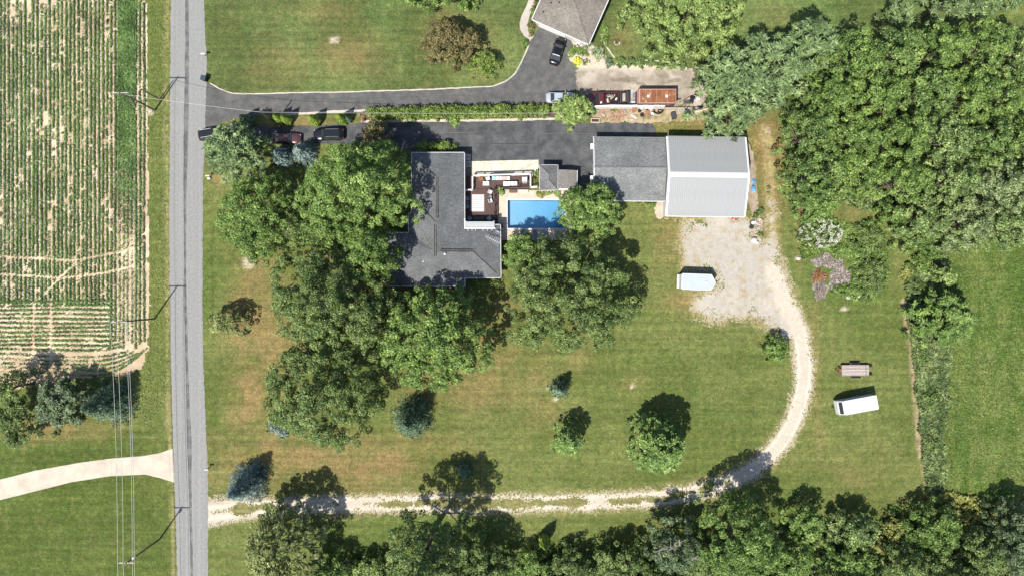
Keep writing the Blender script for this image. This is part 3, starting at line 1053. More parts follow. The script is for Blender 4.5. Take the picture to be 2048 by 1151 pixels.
def roof(name, pts, faces, mat_, parent, t=.14, off=(0, 0, 0)):
    """pts world (x,y,z); faces upward; closed slab of thickness t"""
    n = len(pts)
    vs = [(p[0] - off[0], p[1] - off[1], p[2]) for p in pts] + [(p[0] - off[0], p[1] - off[1], p[2] - t) for p in pts]
    fs = []
    edges = {}
    for f in faces:
        nz = sum((vs[f[i]][0] * vs[f[(i + 1) % len(f)]][1] - vs[f[(i + 1) % len(f)]][0] * vs[f[i]][1]) for i in range(len(f)))
        f = f if nz > 0 else f[::-1]
        fs.append(tuple(f)); fs.append(tuple(i + n for i in f[::-1]))
        for i in range(len(f)):
            edges[(f[i], f[(i + 1) % len(f)])] = 1
    for (a, b) in edges:
        if (b, a) not in edges:
            fs.append((b, a, a + n, b + n))
    return MB().add(vs, fs).build(name, mat_, parent)


def offset_poly(P, d):
    """inset a counter-clockwise polygon"""
    n = len(P)
    area = sum(P[i][0] * P[(i + 1) % n][1] - P[(i + 1) % n][0] * P[i][1] for i in range(n))
    if area < 0: P = P[::-1]
    out = []
    for i in range(n):
        a = Vector(P[i - 1]); b = Vector(P[i]); c = Vector(P[(i + 1) % n])
        d1 = (b - a).normalized(); d2 = (c - b).normalized()
        n1 = Vector((-d1.y, d1.x)); n2 = Vector((-d2.y, d2.x))
        bis = n1 + n2
        k = d / max(.3, bis.dot(n1)) if bis.length > 1e-6 else d
        q = b + bis * k
        out.append((q.x, q.y))
    return out


def gutter(parent, pts, mat_=FASC, r=.055, name='gutter'):
    mb = MB()
    for a, b in zip(pts[:-1], pts[1:]):
        a = Vector(a); b = Vector(b)
        c = (a + b) / 2; L = (b - a).length
        d = b - a
        mb2 = MB().box((0, 0, 0), (L + 2 * r, 2 * r, 2.4 * r))
        ang = math.atan2(d.y, d.x)
        sl = math.asin(max(-1, min(1, d.z / max(L, 1e-6))))
        for v in mb2.v:
            x, y, z = v
            x2 = x * math.cos(sl) - z * math.sin(sl); z2 = x * math.sin(sl) + z * math.cos(sl)
            mb.v.append((c.x + x2 * math.cos(ang) - y * math.sin(ang), c.y + x2 * math.sin(ang) + y * math.cos(ang), c.z + z2))
        n = len(mb.v) - 8
        mb.f += [tuple(i + n for i in f) for f in mb2.f]
    return mb.build(name, mat_, parent)


def window(parent, c, w, h, ang, glass=GLASS):
    """window in a wall: frame with sill, pane behind; ang is the outward normal"""
    fr = MB()
    for x, z, sx, sz in ((-w / 2, 0, .08, h), (w / 2, 0, .08, h), (0, h / 2, w + .08, .08), (0, -h / 2, w + .16, .08), (0, 0, .05, h)):
        fr.box((x, 0, z), (sx, .08, sz))
    o = fr.build('window', FASC, parent, loc=c, rot=(0, 0, ang + PI / 2))
    MB().box((0, .03, 0), (w, .02, h)).build('pane', glass, o)
    return o


# ---- main house
hz, rz_ = 2.75, 4.15
def hp(px, py, z): return (*W(px, py, z), z)
hb = W(870, 470)
house = empty('ranch_house', (hb[0], hb[1], 0), 0, 'charcoal shingled ranch house of L shape between the big trees and the pool', 'house')
HP = [hp(823, 305, hz), hp(929, 305, hz), hp(929.5, 449, hz), hp(1001, 449, hz), hp(1002, 555, hz), hp(930, 555.5, hz), hp(930, 572, hz - .3), hp(773, 572, hz - .3),
      hp(773, 465, hz), hp(817, 465, hz), hp(817, 428, hz), hp(823, 424, hz),
      hp(874, 356, rz_), hp(872, 503, rz_), hp(947, 504, rz_), hp(826, 517, rz_ - .1)]
HF = [[0, 12, 1], [1, 12, 13, 2], [2, 13, 14, 3], [3, 14, 4], [4, 14, 13, 15, 5], [5, 15, 7, 6], [7, 15, 8], [8, 15, 13, 9], [9, 13, 12, 0, 11, 10]]
hoff = (hb[0], hb[1], 0)
rf = roof('roof', HP, HF, SH_HOUSE, house, .14, hoff)
loc = lambda p: (p[0] - hb[0], p[1] - hb[1], p[2])
gutter(house, [loc((p[0], p[1], p[2] - .05)) for p in HP[:12] + HP[:1]], FASC, .05)
wallp = offset_poly([(p[0] - hb[0], p[1] - hb[1]) for p in HP[:12]], .45)
MB().prism(wallp, 0, hz - .55).build('wall', BRICKW, house)
RIDGE = mat('ridge_cap_dark', (.052, .040, .034), .9, .2, 5)
for pa, pb in (((874, 356), (874, 436)), ((870.5, 449), (870.5, 512)), ((882, 500.5), (946, 501))):
    for d in (-1.8, 1.8):
        vert = abs(pa[0] - pb[0]) < 5
        A = hp(pa[0] + (d if vert else 0), pa[1] + (0 if vert else d), rz_ + .03); B = hp(pb[0] + (d if vert else 0), pb[1] + (0 if vert else d), rz_ + .03)
        gutter(rf, [loc(A), loc(B)], RIDGE, .035, 'ridge_vent')
HIPC = mat('hip_cap_brown', (.105, .082, .070), .9, .2, 5)
for a, b in ((HP[14], HP[4]), (HP[12], HP[0]), (HP[12], HP[1])):
    A = Vector(loc(a)); B = Vector(loc(b)); 
    gutter(rf, [A + Vector((0, 0, .01)), A.lerp(B, .8) + Vector((0, 0, .01))], HIPC if a is HP[14] else SH_HOUSE, .07, 'hip_cap')
A = Vector(loc(HP[13])); B = Vector(loc(HP[10]))
VALL = mat('valley_metal', (.062, .062, .066), .8, .15, 4)
gutter(rf, [Vector(loc(hp(838, 411, 3.35))), Vector(loc(hp(871, 443, 4.02)))], VALL, .10, 'valley_strip')
# roof vents
VW = mat('vent_white', (.75, .75, .74), .5, .05)
for px, py, h, r, mt in ((890, 508, .55, .17, VW), (846.5, 522.5, .3, .12, VW), (902, 413, .25, .06, BLACKP), (896, 488, .2, .07, BLACKP)):
    zz = 4.0 if py > 500 and px > 880 else 3.6
    x, y, _ = loc(hp(px, py, zz))
    MB().lathe([(r * .7, -.3), (r * .7, h * .7), (r, h * .7), (r, h), (r * .3, h + .05)], 10, (x, y, zz - .05)).build('vent_pipe', mt, rf)
for (px, py, a) in ((1001, 480, 0), (1001, 525, 0), (960, 555, -PI / 2), (985, 555, -PI / 2), (929, 330, 0), (929, 355, 0), (850, 305, PI / 2), (900, 305, PI / 2)):
    x, y = W(px, py, hz)
    x -= hb[0] + math.cos(a) * .43; y -= hb[1] + math.sin(a) * .43
    window(house, (x, y, 1.5), 1.3, 1.1, a)
dn = MB(); x, y, _ = loc(hp(917, 573, 0.5)); 
dn.tube([loc(hp(917, 571, hz - .3)), loc(hp(918, 575, 1.8)), loc(hp(921, 593, .12))], .05)
dn.build('downspout', FASC, house)
# side entry steps in the dark gap beside the deck
st = empty('side_steps', (*W(936, 312), 0), 0, 'grey concrete steps in the shade beside the north end of the charcoal roof', 'steps')
for i in range(4):
    MB().rbox((0, -i * .55, .09 + i * .0 + (.27 - i * .09) * .5), (1.0, .5, .2 + (.27 - i * .09)), .02).build('step', CONC, st)

# ---- TV antenna and dishes on the roof
ax, ay = W(983, 478, 4.2)
ant = empty('tv_antenna', (ax, ay, 3.3), R_(-26), 'white rooftop TV antenna with long boom over the east eave', 'antenna')
WM = mat('antenna_white', (.72, .73, .75), .4, .08, 4)
MB().tube([(0, 0, -.4), (0, 0, 1.2)], .03).build('mast', WM, ant)
bm_ = MB().tube([(-1.0, 0, 1.1), (1.5, 0, 1.1)], .03)
bm_.build('boom', WM, ant)
for i in range(8):
    x = -.95 + i * .33; L = .30 + .05 * i
    MB().tube([(x, -L, 1.12), (x, L, 1.12)], .016, 5).build('element', WM, ant)
rfl = MB()
for k in range(4): rfl.tube([(-.6, -.4 + k * .25, .9), (-.62, -.4 + k * .25, 1.5)], .025, 5)
rfl.build('reflector', WM, ant)
dx, dy = W(994, 466, 3.9)
dish = empty('satellite_dish', (dx, dy, 3.1), R_(150), 'small white satellite dish at the roof corner beside the antenna', 'satellite dish')
prof = [(.02, 0), (.15, .02), (.28, .07), (.36, .12), (.36, .14), (.27, .09), (.15, .04), (.02, .02)]
dd = MB().lathe(prof, 14)
o = dd.build('reflector', WM, dish, loc=(0, 0, .6), rot=(R_(50), 0, 0))
MB().tube([(0, 0, -.1), (0, 0, .6)], .025).build('mast', STEEL, dish)
MB().tube([(0, 0, .6), (0, -.4, .75)], .015).build('feed_arm', STEEL, dish)

# ---- barn
bn = 3.4; br_ = 5.3
bx0 = W(1333.5, 0, bn)[0]; bx1 = W(1489.5, 0, bn)[0]
byN = W(0, 274, bn)[1]; byS = W(0, 432.5, bn)[1]; byR = (byN + byS) / 2
bcx, bcy = (bx0 + bx1) / 2, byR
barn = empty('metal_barn', (bcx, bcy, 0), R_(-.7), 'large barn with ribbed grey sheet metal roof and white trim', 'barn')
bw = bx1 - bx0; bd = byN - byS
MB().box((0, 0, bn / 2 - .1), (bw - .3, bd - .6, bn - .2)).build('wall', WHITE2, barn)
gab = MB().add([(-bw / 2 + .15, -bd / 2 + .3, bn - .2), (-bw / 2 + .15, bd / 2 - .3, bn - .2), (-bw / 2 + .15, 0, br_ - .15),
                (bw / 2 - .15, -bd / 2 + .3, bn - .2), (bw / 2 - .15, bd / 2 - .3, bn - .2), (bw / 2 - .15, 0, br_ - .15)], [(0, 2, 1), (3, 4, 5), (0, 1, 4, 3)])
gab.build('gable', WHITE2, barn)
npan = 14
pw = bw / npan
slope = math.atan2(br_ - bn, bd / 2); sl = math.hypot(br_ - bn, bd / 2)
pm = MB()
xs_ = []
prof_ = []
nr = 3
for k in range(nr):
    x0 = k * pw / nr
    prof_ += [(x0, 0), (x0 + pw / nr * .62, 0), (x0 + pw / nr * .72, .06), (x0 + pw / nr * .90, .06)]
prof_.append((pw, 0))
for yv in (0, sl):
    for (x, z) in prof_: pm.v.append((x, yv, z + .05))
n_ = len(prof_)
for i in range(n_ - 1): pm.f.append((i, i + 1, n_ + i + 1, n_ + i))
pm.add([(0, 0, 0), (pw, 0, 0), (pw, sl, 0), (0, sl, 0)], [(3, 2, 1, 0)])
pm.f.append(tuple(range(n_)) + (2 * n_ + 1, 2 * n_))
pmesh = pm.mesh('roof_panel', METAL)
for side in (0, 1):
    for k in range(npan):
        if side == 0:   # south
            link('roof_panel', pmesh, barn, (-bw / 2 + k * pw, -bd / 2, bn), (slope, 0, 0))
        else:
            link('roof_panel', pmesh, barn, (-bw / 2 + (k + 1) * pw, bd / 2, bn), (slope, 0, PI))
rc = MB()
rc.add([(-bw / 2 - .1, -.42, br_ - .03), (bw / 2 + .1, -.42, br_ - .03), (bw / 2 + .1, 0, br_ + .13), (-bw / 2 - .1, 0, br_ + .13), (bw / 2 + .1, .42, br_ - .03), (-bw / 2 - .1, .42, br_ - .03)],
       [(0, 1, 2, 3), (3, 2, 4, 5), (0, 3, 5), (1, 4, 2)])
rc.build('ridge_cap', TRIMW, barn)
for sx in (-1, 1):
    for sy in (-1, 1):
        mb = MB()
        x0 = sx * (bw / 2 + .03) 
        w_ = .34 if sx < 0 else .26
        A = (sy * bd / 2, bn + .02); B = (0, br_ + .02)
        x1, x2 = x0 - w_ / 2, x0 + w_ / 2
        mb.add([(x1, A[0], A[1] - .25), (x2, A[0], A[1] - .25), (x2, A[0], A[1] + .09), (x1, A[0], A[1] + .09),
                (x1, B[0], B[1] - .25), (x2, B[0], B[1] - .25), (x2, B[0], B[1] + .09), (x1, B[0], B[1] + .09)],
               [(0, 1, 2, 3), (7, 6, 5, 4), (3, 2, 6, 7), (1, 0, 4, 5), (2, 1, 5, 6), (0, 3, 7, 4)])
        mb.build('rake_trim', TRIMW, barn)
gutter(barn, [(-bw / 2, -bd / 2 - .06, bn - .05), (bw / 2, -bd / 2 - .06, bn - .05)], FASC, .06)
gutter(barn, [(-bw / 2, bd / 2 + .06, bn - .05), (bw / 2, bd / 2 + .06, bn - .05)], STEEL, .05)
dr = MB().box((0, 0, 0), (3.6, .06, 2.9))
for k in range(5): dr.box((0, -.04, -1.3 + k * .62), (3.55, .03, .56))
dr.build('overhead_door', WHITE, barn, loc=(-2.0, -bd / 2 + .28, 1.48))
d2 = MB().box((0, 0, 0), (.95, .06, 2.05)).build('door', WHITE, barn, loc=(4.4, -bd / 2 + .28, 1.05))
MB().blob((.35, -.06, 0), (.04, .05, .04), 6, 4, 0).build('handle', STEEL, d2)



# ---- garage
gz, grz = 2.55, 4.15
gx0 = W(1187, 0, gz)[0]; gx1 = bx0 - .12
gyN = W(0, 275, gz)[1]; gyS = W(0, 401.5, gz)[1]; gyR = (gyN + gyS) / 2
gcx = (gx0 + gx1) / 2
gar = empty('garage', (gcx, gyR, 0), R_(-.5), 'grey shingled garage joined to the west side of the metal barn', 'garage')
gw = gx1 - gx0; gd = gyN - gyS
gp = [(-gw / 2, gd / 2, gz), (gw / 2, gd / 2, gz), (gw / 2, 0, grz), (-gw / 2, 0, grz), (gw / 2, -gd / 2, gz), (-gw / 2, -gd / 2, gz)]
rfg = roof('roof', gp, [[0, 1, 2, 3], [3, 2, 4, 5]], SH_GAR, gar)
MB().box((0, 0, gz / 2 - .1), (gw - .5, gd - .8, gz - .2)).build('wall', WHITE2, gar)
MB().add([(-gw / 2 + .25, -gd / 2 + .4, gz - .2), (-gw / 2 + .25, gd / 2 - .4, gz - .2), (-gw / 2 + .25, 0, grz - .16)], [(0, 1, 2)]).build('gable', WHITE2, gar)
for sy in (-1, 1):
    A = Vector((-gw / 2 - .04, sy * gd / 2, gz - .06)); B = Vector((-gw / 2 - .04, 0, grz - .06))
    gutter(gar, [A, B], FASC, .07, 'rake_board')
gutter(gar, [(-gw / 2, -gd / 2 - .05, gz - .06), (gw / 2, -gd / 2 - .05, gz - .06)], FASC, .05)
gutter(gar, [(-gw / 2, gd / 2 + .05, gz - .06), (gw / 2, gd / 2 + .05, gz - .06)], STEEL, .04)
gutter(rfg, [(-gw / 2, 0, grz + .02), (gw / 2, 0, grz + .02)], mat('ridge_shingle', (.17, .17, .172), .9, .15, 8), .09, 'ridge_cap')
for yy in (3.0, -.2, -3.2):
    od = MB().box((0, 0, 0), (.06, 2.5, 2.1))
    for k in range(4): od.box((-.03, 0, -.8 + k * .52), (.03, 2.44, .47))
    od.build('overhead_door', WHITE, gar, loc=(-gw / 2 + .24, yy, 1.06))
# white lamp hoods seen beyond the west eave
for py in (294, 358, 384):
    x, y = W(1184.5, py, 1.9)
    MB().add([(-.35, -.45, 0), (.1, -.45, .1), (.1, .45, .1), (-.35, .45, 0), (-.35, -.45, -.1), (.1, -.45, -.1), (.1, .45, -.1), (-.35, .45, -.1)],
             [(0, 1, 2, 3), (7, 6, 5, 4), (0, 3, 7, 4), (1, 0, 4, 5), (3, 2, 6, 7), (2, 1, 5, 6)]).build('door_canopy', FASC, gar, loc=(x - gcx, y - gyR, 2.15))

# ---- pool shed
sz_, srz = 2.35, 3.35
sp = lambda a, b, z: (*W(a, b, z), z)
sb = W(1097, 355)
shed = empty('pool_shed', (sb[0], sb[1], 0), 0, 'small grey hip roofed pool shed with a lean-to, beside the pool', 'shed')
SPp = [sp(1079.5, 330, sz_), sp(1116, 330, sz_), sp(1115, 380, sz_), sp(1079, 380.5, sz_), sp(1098, 349, srz), sp(1097.5, 360, srz)]
soff = (sb[0], sb[1], 0)
rs = roof('roof', SPp, [[0, 4, 1], [1, 4, 5, 2], [2, 5, 3], [3, 5, 4, 0]], SH_SHED, shed, .12, soff)
sl_ = lambda p: (p[0] - sb[0], p[1] - sb[1], p[2])
gutter(shed, [sl_((p[0], p[1], p[2] - .05)) for p in SPp[:4] + SPp[:1]], FASC, .045, 'fascia')
for a, b in ((0, 4), (1, 4), (2, 5), (3, 5), (4, 5)):
    gutter(rs, [Vector(sl_(SPp[a])) + Vector((0, 0, .02)), Vector(sl_(SPp[b])) + Vector((0, 0, .02))], SH_SHED, .05, 'hip_cap')
MB().prism(offset_poly([(p[0] - sb[0], p[1] - sb[1]) for p in SPp[:4]], .22), 0, sz_ - .12).build('wall', WHITE2, shed)
LP = [sp(1117, 339.5, 2.2), sp(1135, 339.5, 2.32), sp(1154, 341, 2.0), sp(1154, 379, 2.0), sp(1135, 377, 2.32), sp(1116, 377, 2.2)]
roof('lean_to_roof', LP, [[0, 1, 4, 5], [1, 2, 3, 4]], SH_LEAN, shed, .1, soff)
gutter(shed, [sl_((LP[2][0] + .05, LP[2][1], 1.95)), sl_((LP[3][0] + .05, LP[3][1], 1.95))], FASC, .04, 'lean_to_fascia')
MB().prism(offset_poly([(LP[i][0] - sb[0], LP[i][1] - sb[1]) for i in (0, 2, 3, 5)], .2), 0, 1.9).build('lean_to_wall', WHITE2, shed)
MB().box((W(1122, 383, 2.0)[0] - sb[0] + .3, W(0, 378.5, 2.0)[1] - sb[1], 1.95), (2.2, .3, .1)).build('awning', FASC, shed)
window(shed, (W(1098, 0)[0] - sb[0], W(0, 380.5, sz_)[1] - sb[1] + .2, 1.3), 1.0, .9, -PI / 2)

# ---- neighbour house
nz, nrz = 2.8, 4.6
c0 = Vector(W(1063, 39.5, nz)); c1 = Vector(W(1177.5, 90, nz))
ux = (c1 - c0).normalized(); vy = Vector((-ux.y, ux.x))
wN = (c1 - c0).length; dN = 17.0
nh = empty('neighbour_house', (c0.x, c0.y, 0), math.atan2(ux.y, ux.x), 'taupe hip roofed house at the top edge above the parked black car', 'house')
ap = wN / 2
npz = [(0, 0, nz), (wN, 0, nz), (wN, dN, nz), (0, dN, nz), (ap, ap * .98, nrz), (ap, dN - ap, nrz)]
rn_ = roof('roof', npz, [[0, 1, 4], [1, 2, 5, 4], [2, 3, 5], [3, 0, 4, 5]], SH_NB, nh)
gutter(nh, [(p[0], p[1], nz - .05) for p in npz[:4] + npz[:1]], FASC, .06)
for a, b in ((0, 4), (1, 4)):
    gutter(rn_, [Vector(npz[a]) + Vector((0, 0, .015)), Vector(npz[b]) + Vector((0, 0, .015))], SH_NB, .06, 'hip_cap')
MB().prism([(.5, .5), (wN - .5, .5), (wN - .5, dN - .5), (.5, dN - .5)], 0, nz - .15).build('wall', SIDING, nh)
od = MB().box((0, 0, 0), (4.8, .06, 2.1))
for k in range(4): od.box((0, -.04, -.8 + k * .52), (4.7, .03, .47))
od.build('overhead_door', WHITE, nh, loc=(3.6, .47, 1.06))
window(nh, (8.0, .48, 1.5), 1.2, 1.1, -PI / 2)
window(nh, (wN - .48, 4.0, 1.5), 1.4, 1.1, 0)
for (u, v, h) in ((1.9, 3.4, .35), (3.1, 3.8, .3), (1.3, 1.6, .35)):
    zz = nz + min(u, v) * (nrz - nz) / ap
    MB().lathe([(.07, -.2), (.07, h), (.1, h), (.1, h + .08)], 8, (u, v, zz)).build('vent_pipe', BLACKP, rn_)

# ------------------------------------------------------------------ pool and deck
LINER = mat('pool_liner', (.56, .64, .70), .6, .08, .5)
pc = ((POOL_L + POOL_R) / 2, (POOL_T + POOL_B) / 2)
pool = empty('swimming_pool', (pc[0], pc[1], 0), 0, 'rectangular swimming pool of bright blue water with white coping', 'pool')
pw2, ph2 = (POOL_R - POOL_L) / 2, (POOL_T - POOL_B) / 2
bs = MB()
D = -1.0
vs = [(-pw2, -ph2, 0.03), (pw2, -ph2, 0.03), (pw2, ph2, 0.03), (-pw2, ph2, 0.03), (-pw2, -ph2, D), (pw2, -ph2, D - 1.2), (pw2, ph2, D - 1.2), (-pw2, ph2, D)]
bs.add(vs, [(4, 5, 6, 7), (0, 1, 5, 4), (1, 2, 6, 5), (2, 3, 7, 6), (3, 0, 4, 7)])
for f in range(len(bs.f)): bs.f[f] = bs.f[f]
bs.build('basin', LINER, pool)
m_, nt_, b_ = new_mat('pool_water')
tr1 = nt_.nodes.new('ShaderNodeBsdfTransparent'); tr1.inputs[0].default_value = (.93, .985, 1.0, 1)
gl1 = nt_.nodes.new('ShaderNodeBsdfGlossy'); gl1.inputs['Roughness'].default_value = .04
mx1 = nt_.nodes.new('ShaderNodeMixShader'); mx1.inputs[0].default_value = .05
wnz = noise_node(nt_, pos(nt_), 2.2, 3)
bp1 = nt_.nodes.new('ShaderNodeBump'); bp1.inputs['Strength'].default_value = .15; bp1.inputs['Distance'].default_value = .03
nt_.links.new(wnz, bp1.inputs['Height']); nt_.links.new(bp1.outputs[0], gl1.inputs['Normal'])
nt_.links.new(tr1.outputs[0], mx1.inputs[1]); nt_.links.new(gl1.outputs[0], mx1.inputs[2])
nt_.links.new(mx1.outputs[0], nt_.nodes['Material Output'].inputs[0])
va = nt_.nodes.new('ShaderNodeVolumeAbsorption'); va.inputs['Color'].default_value = (.05, .62, .93, 1); va.inputs['Density'].default_value = .33
nt_.links.new(va.outputs[0], nt_.nodes['Material Output'].inputs['Volume'])
wm = MB(); nxw = 24
for j in range(13):
    for i in range(nxw + 1):
        wm.v.append((-pw2 + 2 * pw2 * i / nxw, -ph2 + 2 * ph2 * j / 12, -.14 + random.uniform(-.004, .004)))
for j in range(12):
    for i in range(nxw):
        a = j * (nxw + 1) + i
        wm.f.append((a, a + 1, a + nxw + 2, a + nxw + 1))
nb_ = len(wm.v)
wm.v += [(-pw2, -ph2, D + .01), (pw2, -ph2, D - 1.19), (pw2, ph2, D - 1.19), (-pw2, ph2, D + .01)]
wm.f.append((nb_ + 3, nb_ + 2, nb_ + 1, nb_))
bot = [i for i in range(nxw + 1)]; topr = [12 * (nxw + 1) + i for i in range(nxw + 1)]
lft_ = [j * (nxw + 1) for j in range(13)]; rgt_ = [j * (nxw + 1) + nxw for j in range(13)]
wm.f.append(tuple(bot[::-1]) + (nb_, nb_ + 1)); wm.f.append(tuple(topr) + (nb_ + 2, nb_ + 3))
wm.f.append(tuple(lft_) + (nb_ + 3, nb_)); wm.f.append(tuple(rgt_[::-1]) + (nb_ + 1, nb_ + 2))
wm.build('water', m_, pool)
COP = mat('coping_white', (.72, .70, .66), .7, .08, 3)
for (cx, cy, sx, sy) in ((0, ph2 + .1, 2 * pw2 + .44, .24), (0, -ph2 - .1, 2 * pw2 + .44, .24), (-pw2 - .1, 0, .24, 2 * ph2 - .04), (pw2 + .1, 0, .24, 2 * ph2 - .04)):
    MB().rbox((cx, cy, .02), (sx, sy, .12), .02).build('coping', COP, pool)
ld = MB()
for s in (-.25, .25):
    ld.tube([(pw2 - 1.2 + s, -ph2 - .5, .05), (pw2 - 1.2 + s, -ph2 - .45, .75), (pw2 - 1.2 + s, -ph2 - .1, .85), (pw2 - 1.2 + s, -ph2 + .08, .3), (pw2 - 1.2 + s, -ph2 + .08, -1)], .025)
ld.build('ladder', STEEL, pool)

DECKW = mat('deck_board_brown', (.095, .055, .046), .75, .22, 1.3)
DECKW2 = mat('deck_rim_brown', (.075, .044, .036), .75, .2, 2)
dk = W(965, 385)
deck = empty('wooden_deck', (dk[0], dk[1], 0), 0, 'brown timber deck between the house and the pool', 'deck')
DZ = .55
def deck_area(x0, y0, x1, y1):
    X0, Y1 = W(x0, y0, DZ); X1, Y0 = W(x1, y1, DZ)
    n = max(1, int((X1 - X0) / .15)); w = (X1 - X0) / n
    mb = MB()
    for k in range(n):
        mb.box((X0 + (k + .5) * w - dk[0], (Y0 + Y1) / 2 - dk[1], DZ - .02 + random.uniform(-.003, .003)), (w - .012, Y1 - Y0, .04))
    o = mb.build('decking', DECKW, deck); o['kind'] = 'stuff'
    MB().box(((X0 + X1) / 2 - dk[0], (Y0 + Y1) / 2 - dk[1], DZ / 2 - .05), (X1 - X0 - .02, Y1 - Y0 - .02, DZ - .06)).build('deck_base', DECKW2, deck)
deck_area(929, 352, 1062, 377.5)
deck_area(929, 378, 996, 447)
# white railing on the north side: rail segments and posts
def railing(name, pts, h, mat_, lab, z0=0., post=.1, gap=.13, bar=.025, step=1.5, rail=.13, cat='railing', infill=True):
    P = [W(p[0], p[1], z0 + h) for p in pts]
    root = empty(name, (P[0][0], P[0][1], z0), 0, lab, cat)
    for (a, b) in zip(P[:-1], P[1:]):
        A = Vector((a[0] - P[0][0], a[1] - P[0][1], 0)); B = Vector((b[0] - P[0][0], b[1] - P[0][1], 0))
        L = (B - A).length; ang = math.atan2(B.y - A.y, B.x - A.x)
        k = max(1, round(L / step))
        for i in range(k + 1):
            q = A.lerp(B, i / k)
            MB().rbox((q.x, q.y, h / 2 + .03), (post, post, h + .06), .02, ang).build('post', mat_, root)
        c = (A + B) / 2
        MB().rbox((c.x, c.y, h - .04), (L - post, rail, .07), .01, ang).build('top_rail', mat_, root)
        MB().rbox((c.x, c.y, .12), (L - post, rail * .6, .06), .01, ang).build('bottom_rail', mat_, root)
        if infill:
            mb = MB()
            nb = int(L / gap)
            for i in range(1, nb):
                q = A.lerp(B, i / nb)
                mb.box((q.x, q.y, h / 2), (bar, bar, h - .2), ang)
            o = mb.build('balusters', mat_, root); o['kind'] = 'stuff'
    return root
railing('deck_railing', [(930, 380), (945, 379), (945, 351), (1061, 347.5), (1061, 374), (1074, 373)], 1.05, WHITE, 'white railing round the north end of the brown deck', z0=DZ, rail=.22, post=.16)
railing('deck_fence', [(988, 443), (990, 410), (989, 375), (1020, 373), (1058, 371)], 1.0, BLACKP, 'thin black metal railing between the deck and the pool', z0=DZ, rail=.05, post=.07, bar=.018)
# pergola over the south end
pg = W(960, 448, 3.0)
perg = empty('pergola', (pg[0], pg[1], 0), 0, 'white slatted pergola between deck and house roof', 'pergola')
X0, Y1 = W(930.5, 441, 3.05); X1, Y0 = W(989, 455.5, 3.05)
PGW = mat('pergola_white', (.46, .49, .50), .5, .06, 2)
for k in range(5):
    y = Y0 + .12 + k * (Y1 - Y0 - .2) / 5
    MB().rbox(((X0 + X1) / 2 - pg[0], y - pg[1], 3.05 + .02 * k), (X1 - X0, .17, .05), .01).build('slat', PGW, perg)
MB().rbox(((X0 + X1) / 2 - pg[0], Y0 - pg[1] - .06, 3.08), (X1 - X0 + .3, .22, .2), .02).build('beam', WHITE, perg)
MB().rbox((X0 - pg[0] - .08, (Y0 + Y1) / 2 - pg[1] + .15, 3.1), (.18, Y1 - Y0 + .5, .18), .02).build('beam', WHITE, perg)
for px in (936, 944, 951, 966, 975, 984):
    x, _ = W(px, 455, 3.05)
    MB().box((x - pg[0], Y0 - pg[1] - .3, 3.1), (.07, .36, .09)).build('bracket', WHITE, perg)
for x in (X0 + .1, X1 - .1):
    MB().box((x - pg[0], Y1 - pg[1] - .1, 1.5), (.12, .12, 3.0)).build('post', WHITE, perg)

# ------------------------------------------------------------------ vegetation
def clump_leaves(C, Rr, dens, ls, r, up=.35, flat=.75, lower=.25, jit=.45, elong=1.0, radial=0, axis=None, shell=.35):
    """leaf diamonds round clump centres C with radii Rr"""
    cnt = np.maximum(4, (dens * Rr ** 2).astype(int))
    idx = np.repeat(np.arange(len(C)), cnt)
    n = len(idx)
    z = r.uniform(-lower, 1, n); th = r.uniform(0, 2 * PI, n); q = np.sqrt(np.maximum(0, 1 - z * z))
    d = np.stack([q * np.cos(th), q * np.sin(th), z], 1)
    rad = (1 - shell + shell * 1.3 * r.random(n))
    P = C[idx] + d * (Rr[idx] * rad)[:, None] * np.array([1, 1, flat])
    Nn = d * (1 - up) + np.array([0, 0, up]) + r.normal(0, jit, (n, 3))
    T = None
    if radial == 1:      # needles and leaves that point out of the clump
        T = d + np.array([0, 0, .1]) + r.normal(0, .35, (n, 3))
        Nn = np.array([0, 0, 1.]) + r.normal(0, jit, (n, 3))
    elif radial == 2:    # hanging strands
        ax = np.zeros((n, 3)); ax[:, :2] = P[:, :2] - (axis if axis is not None else 0)
        ax /= np.linalg.norm(ax, axis=1, keepdims=True) + .3
        T = ax + np.array([0, 0, -.7]) + r.normal(0, .3, (n, 3))
        Nn = np.array([0, 0, .8]) + ax * .6 + r.normal(0, jit, (n, 3))
    S = ls * r.uniform(.65, 1.35, n)
    V_, F_ = leaf_quads(P, Nn, S, T, elong, r)
    cr = r.random(len(C))
    rn = np.clip(.5 + .34 * (cr[idx] - .5) + r.normal(0, .17, n), 0, 1)
    return V_, F_, rn


def trunk_mesh(H, r0, tips, r, mat_=BARK):
    mb = MB()
    lean = r.normal(0, .02, 2) * H
    top = (lean[0], lean[1], H * .78)
    mb.tube([(0, 0, -.1), (0, 0, .25), (lean[0] * .4, lean[1] * .4, H * .35), top], [r0 * 1.5, r0 * 1.05, r0 * .75, r0 * .15], 8)
    for t in tips:
        zb = min(t[2] * .72, H * .6) * r.uniform(.55, .95)
        f = zb / (H * .78)
        b = (lean[0] * f, lean[1] * f, zb)
        m1 = (b[0] * .55 + t[0] * .45, b[1] * .55 + t[1] * .45, b[2] * .6 + t[2] * .4 + .15)
        mb.tube([b, m1, tuple(t)], [r0 * .38, r0 * .24, r0 * .07], 5)
    return mb


def put_tree(name, base, label, cat, group, V_, F_, rn, lm, mb, crown='crown'):
    root = empty(name, (base[0], base[1], 0), 0, label, cat, group)
    if mb is not None: mb.build('trunk', BARK, root)
    np_mesh(crown, V_, F_, lm, root, rnd=rn)
    return root


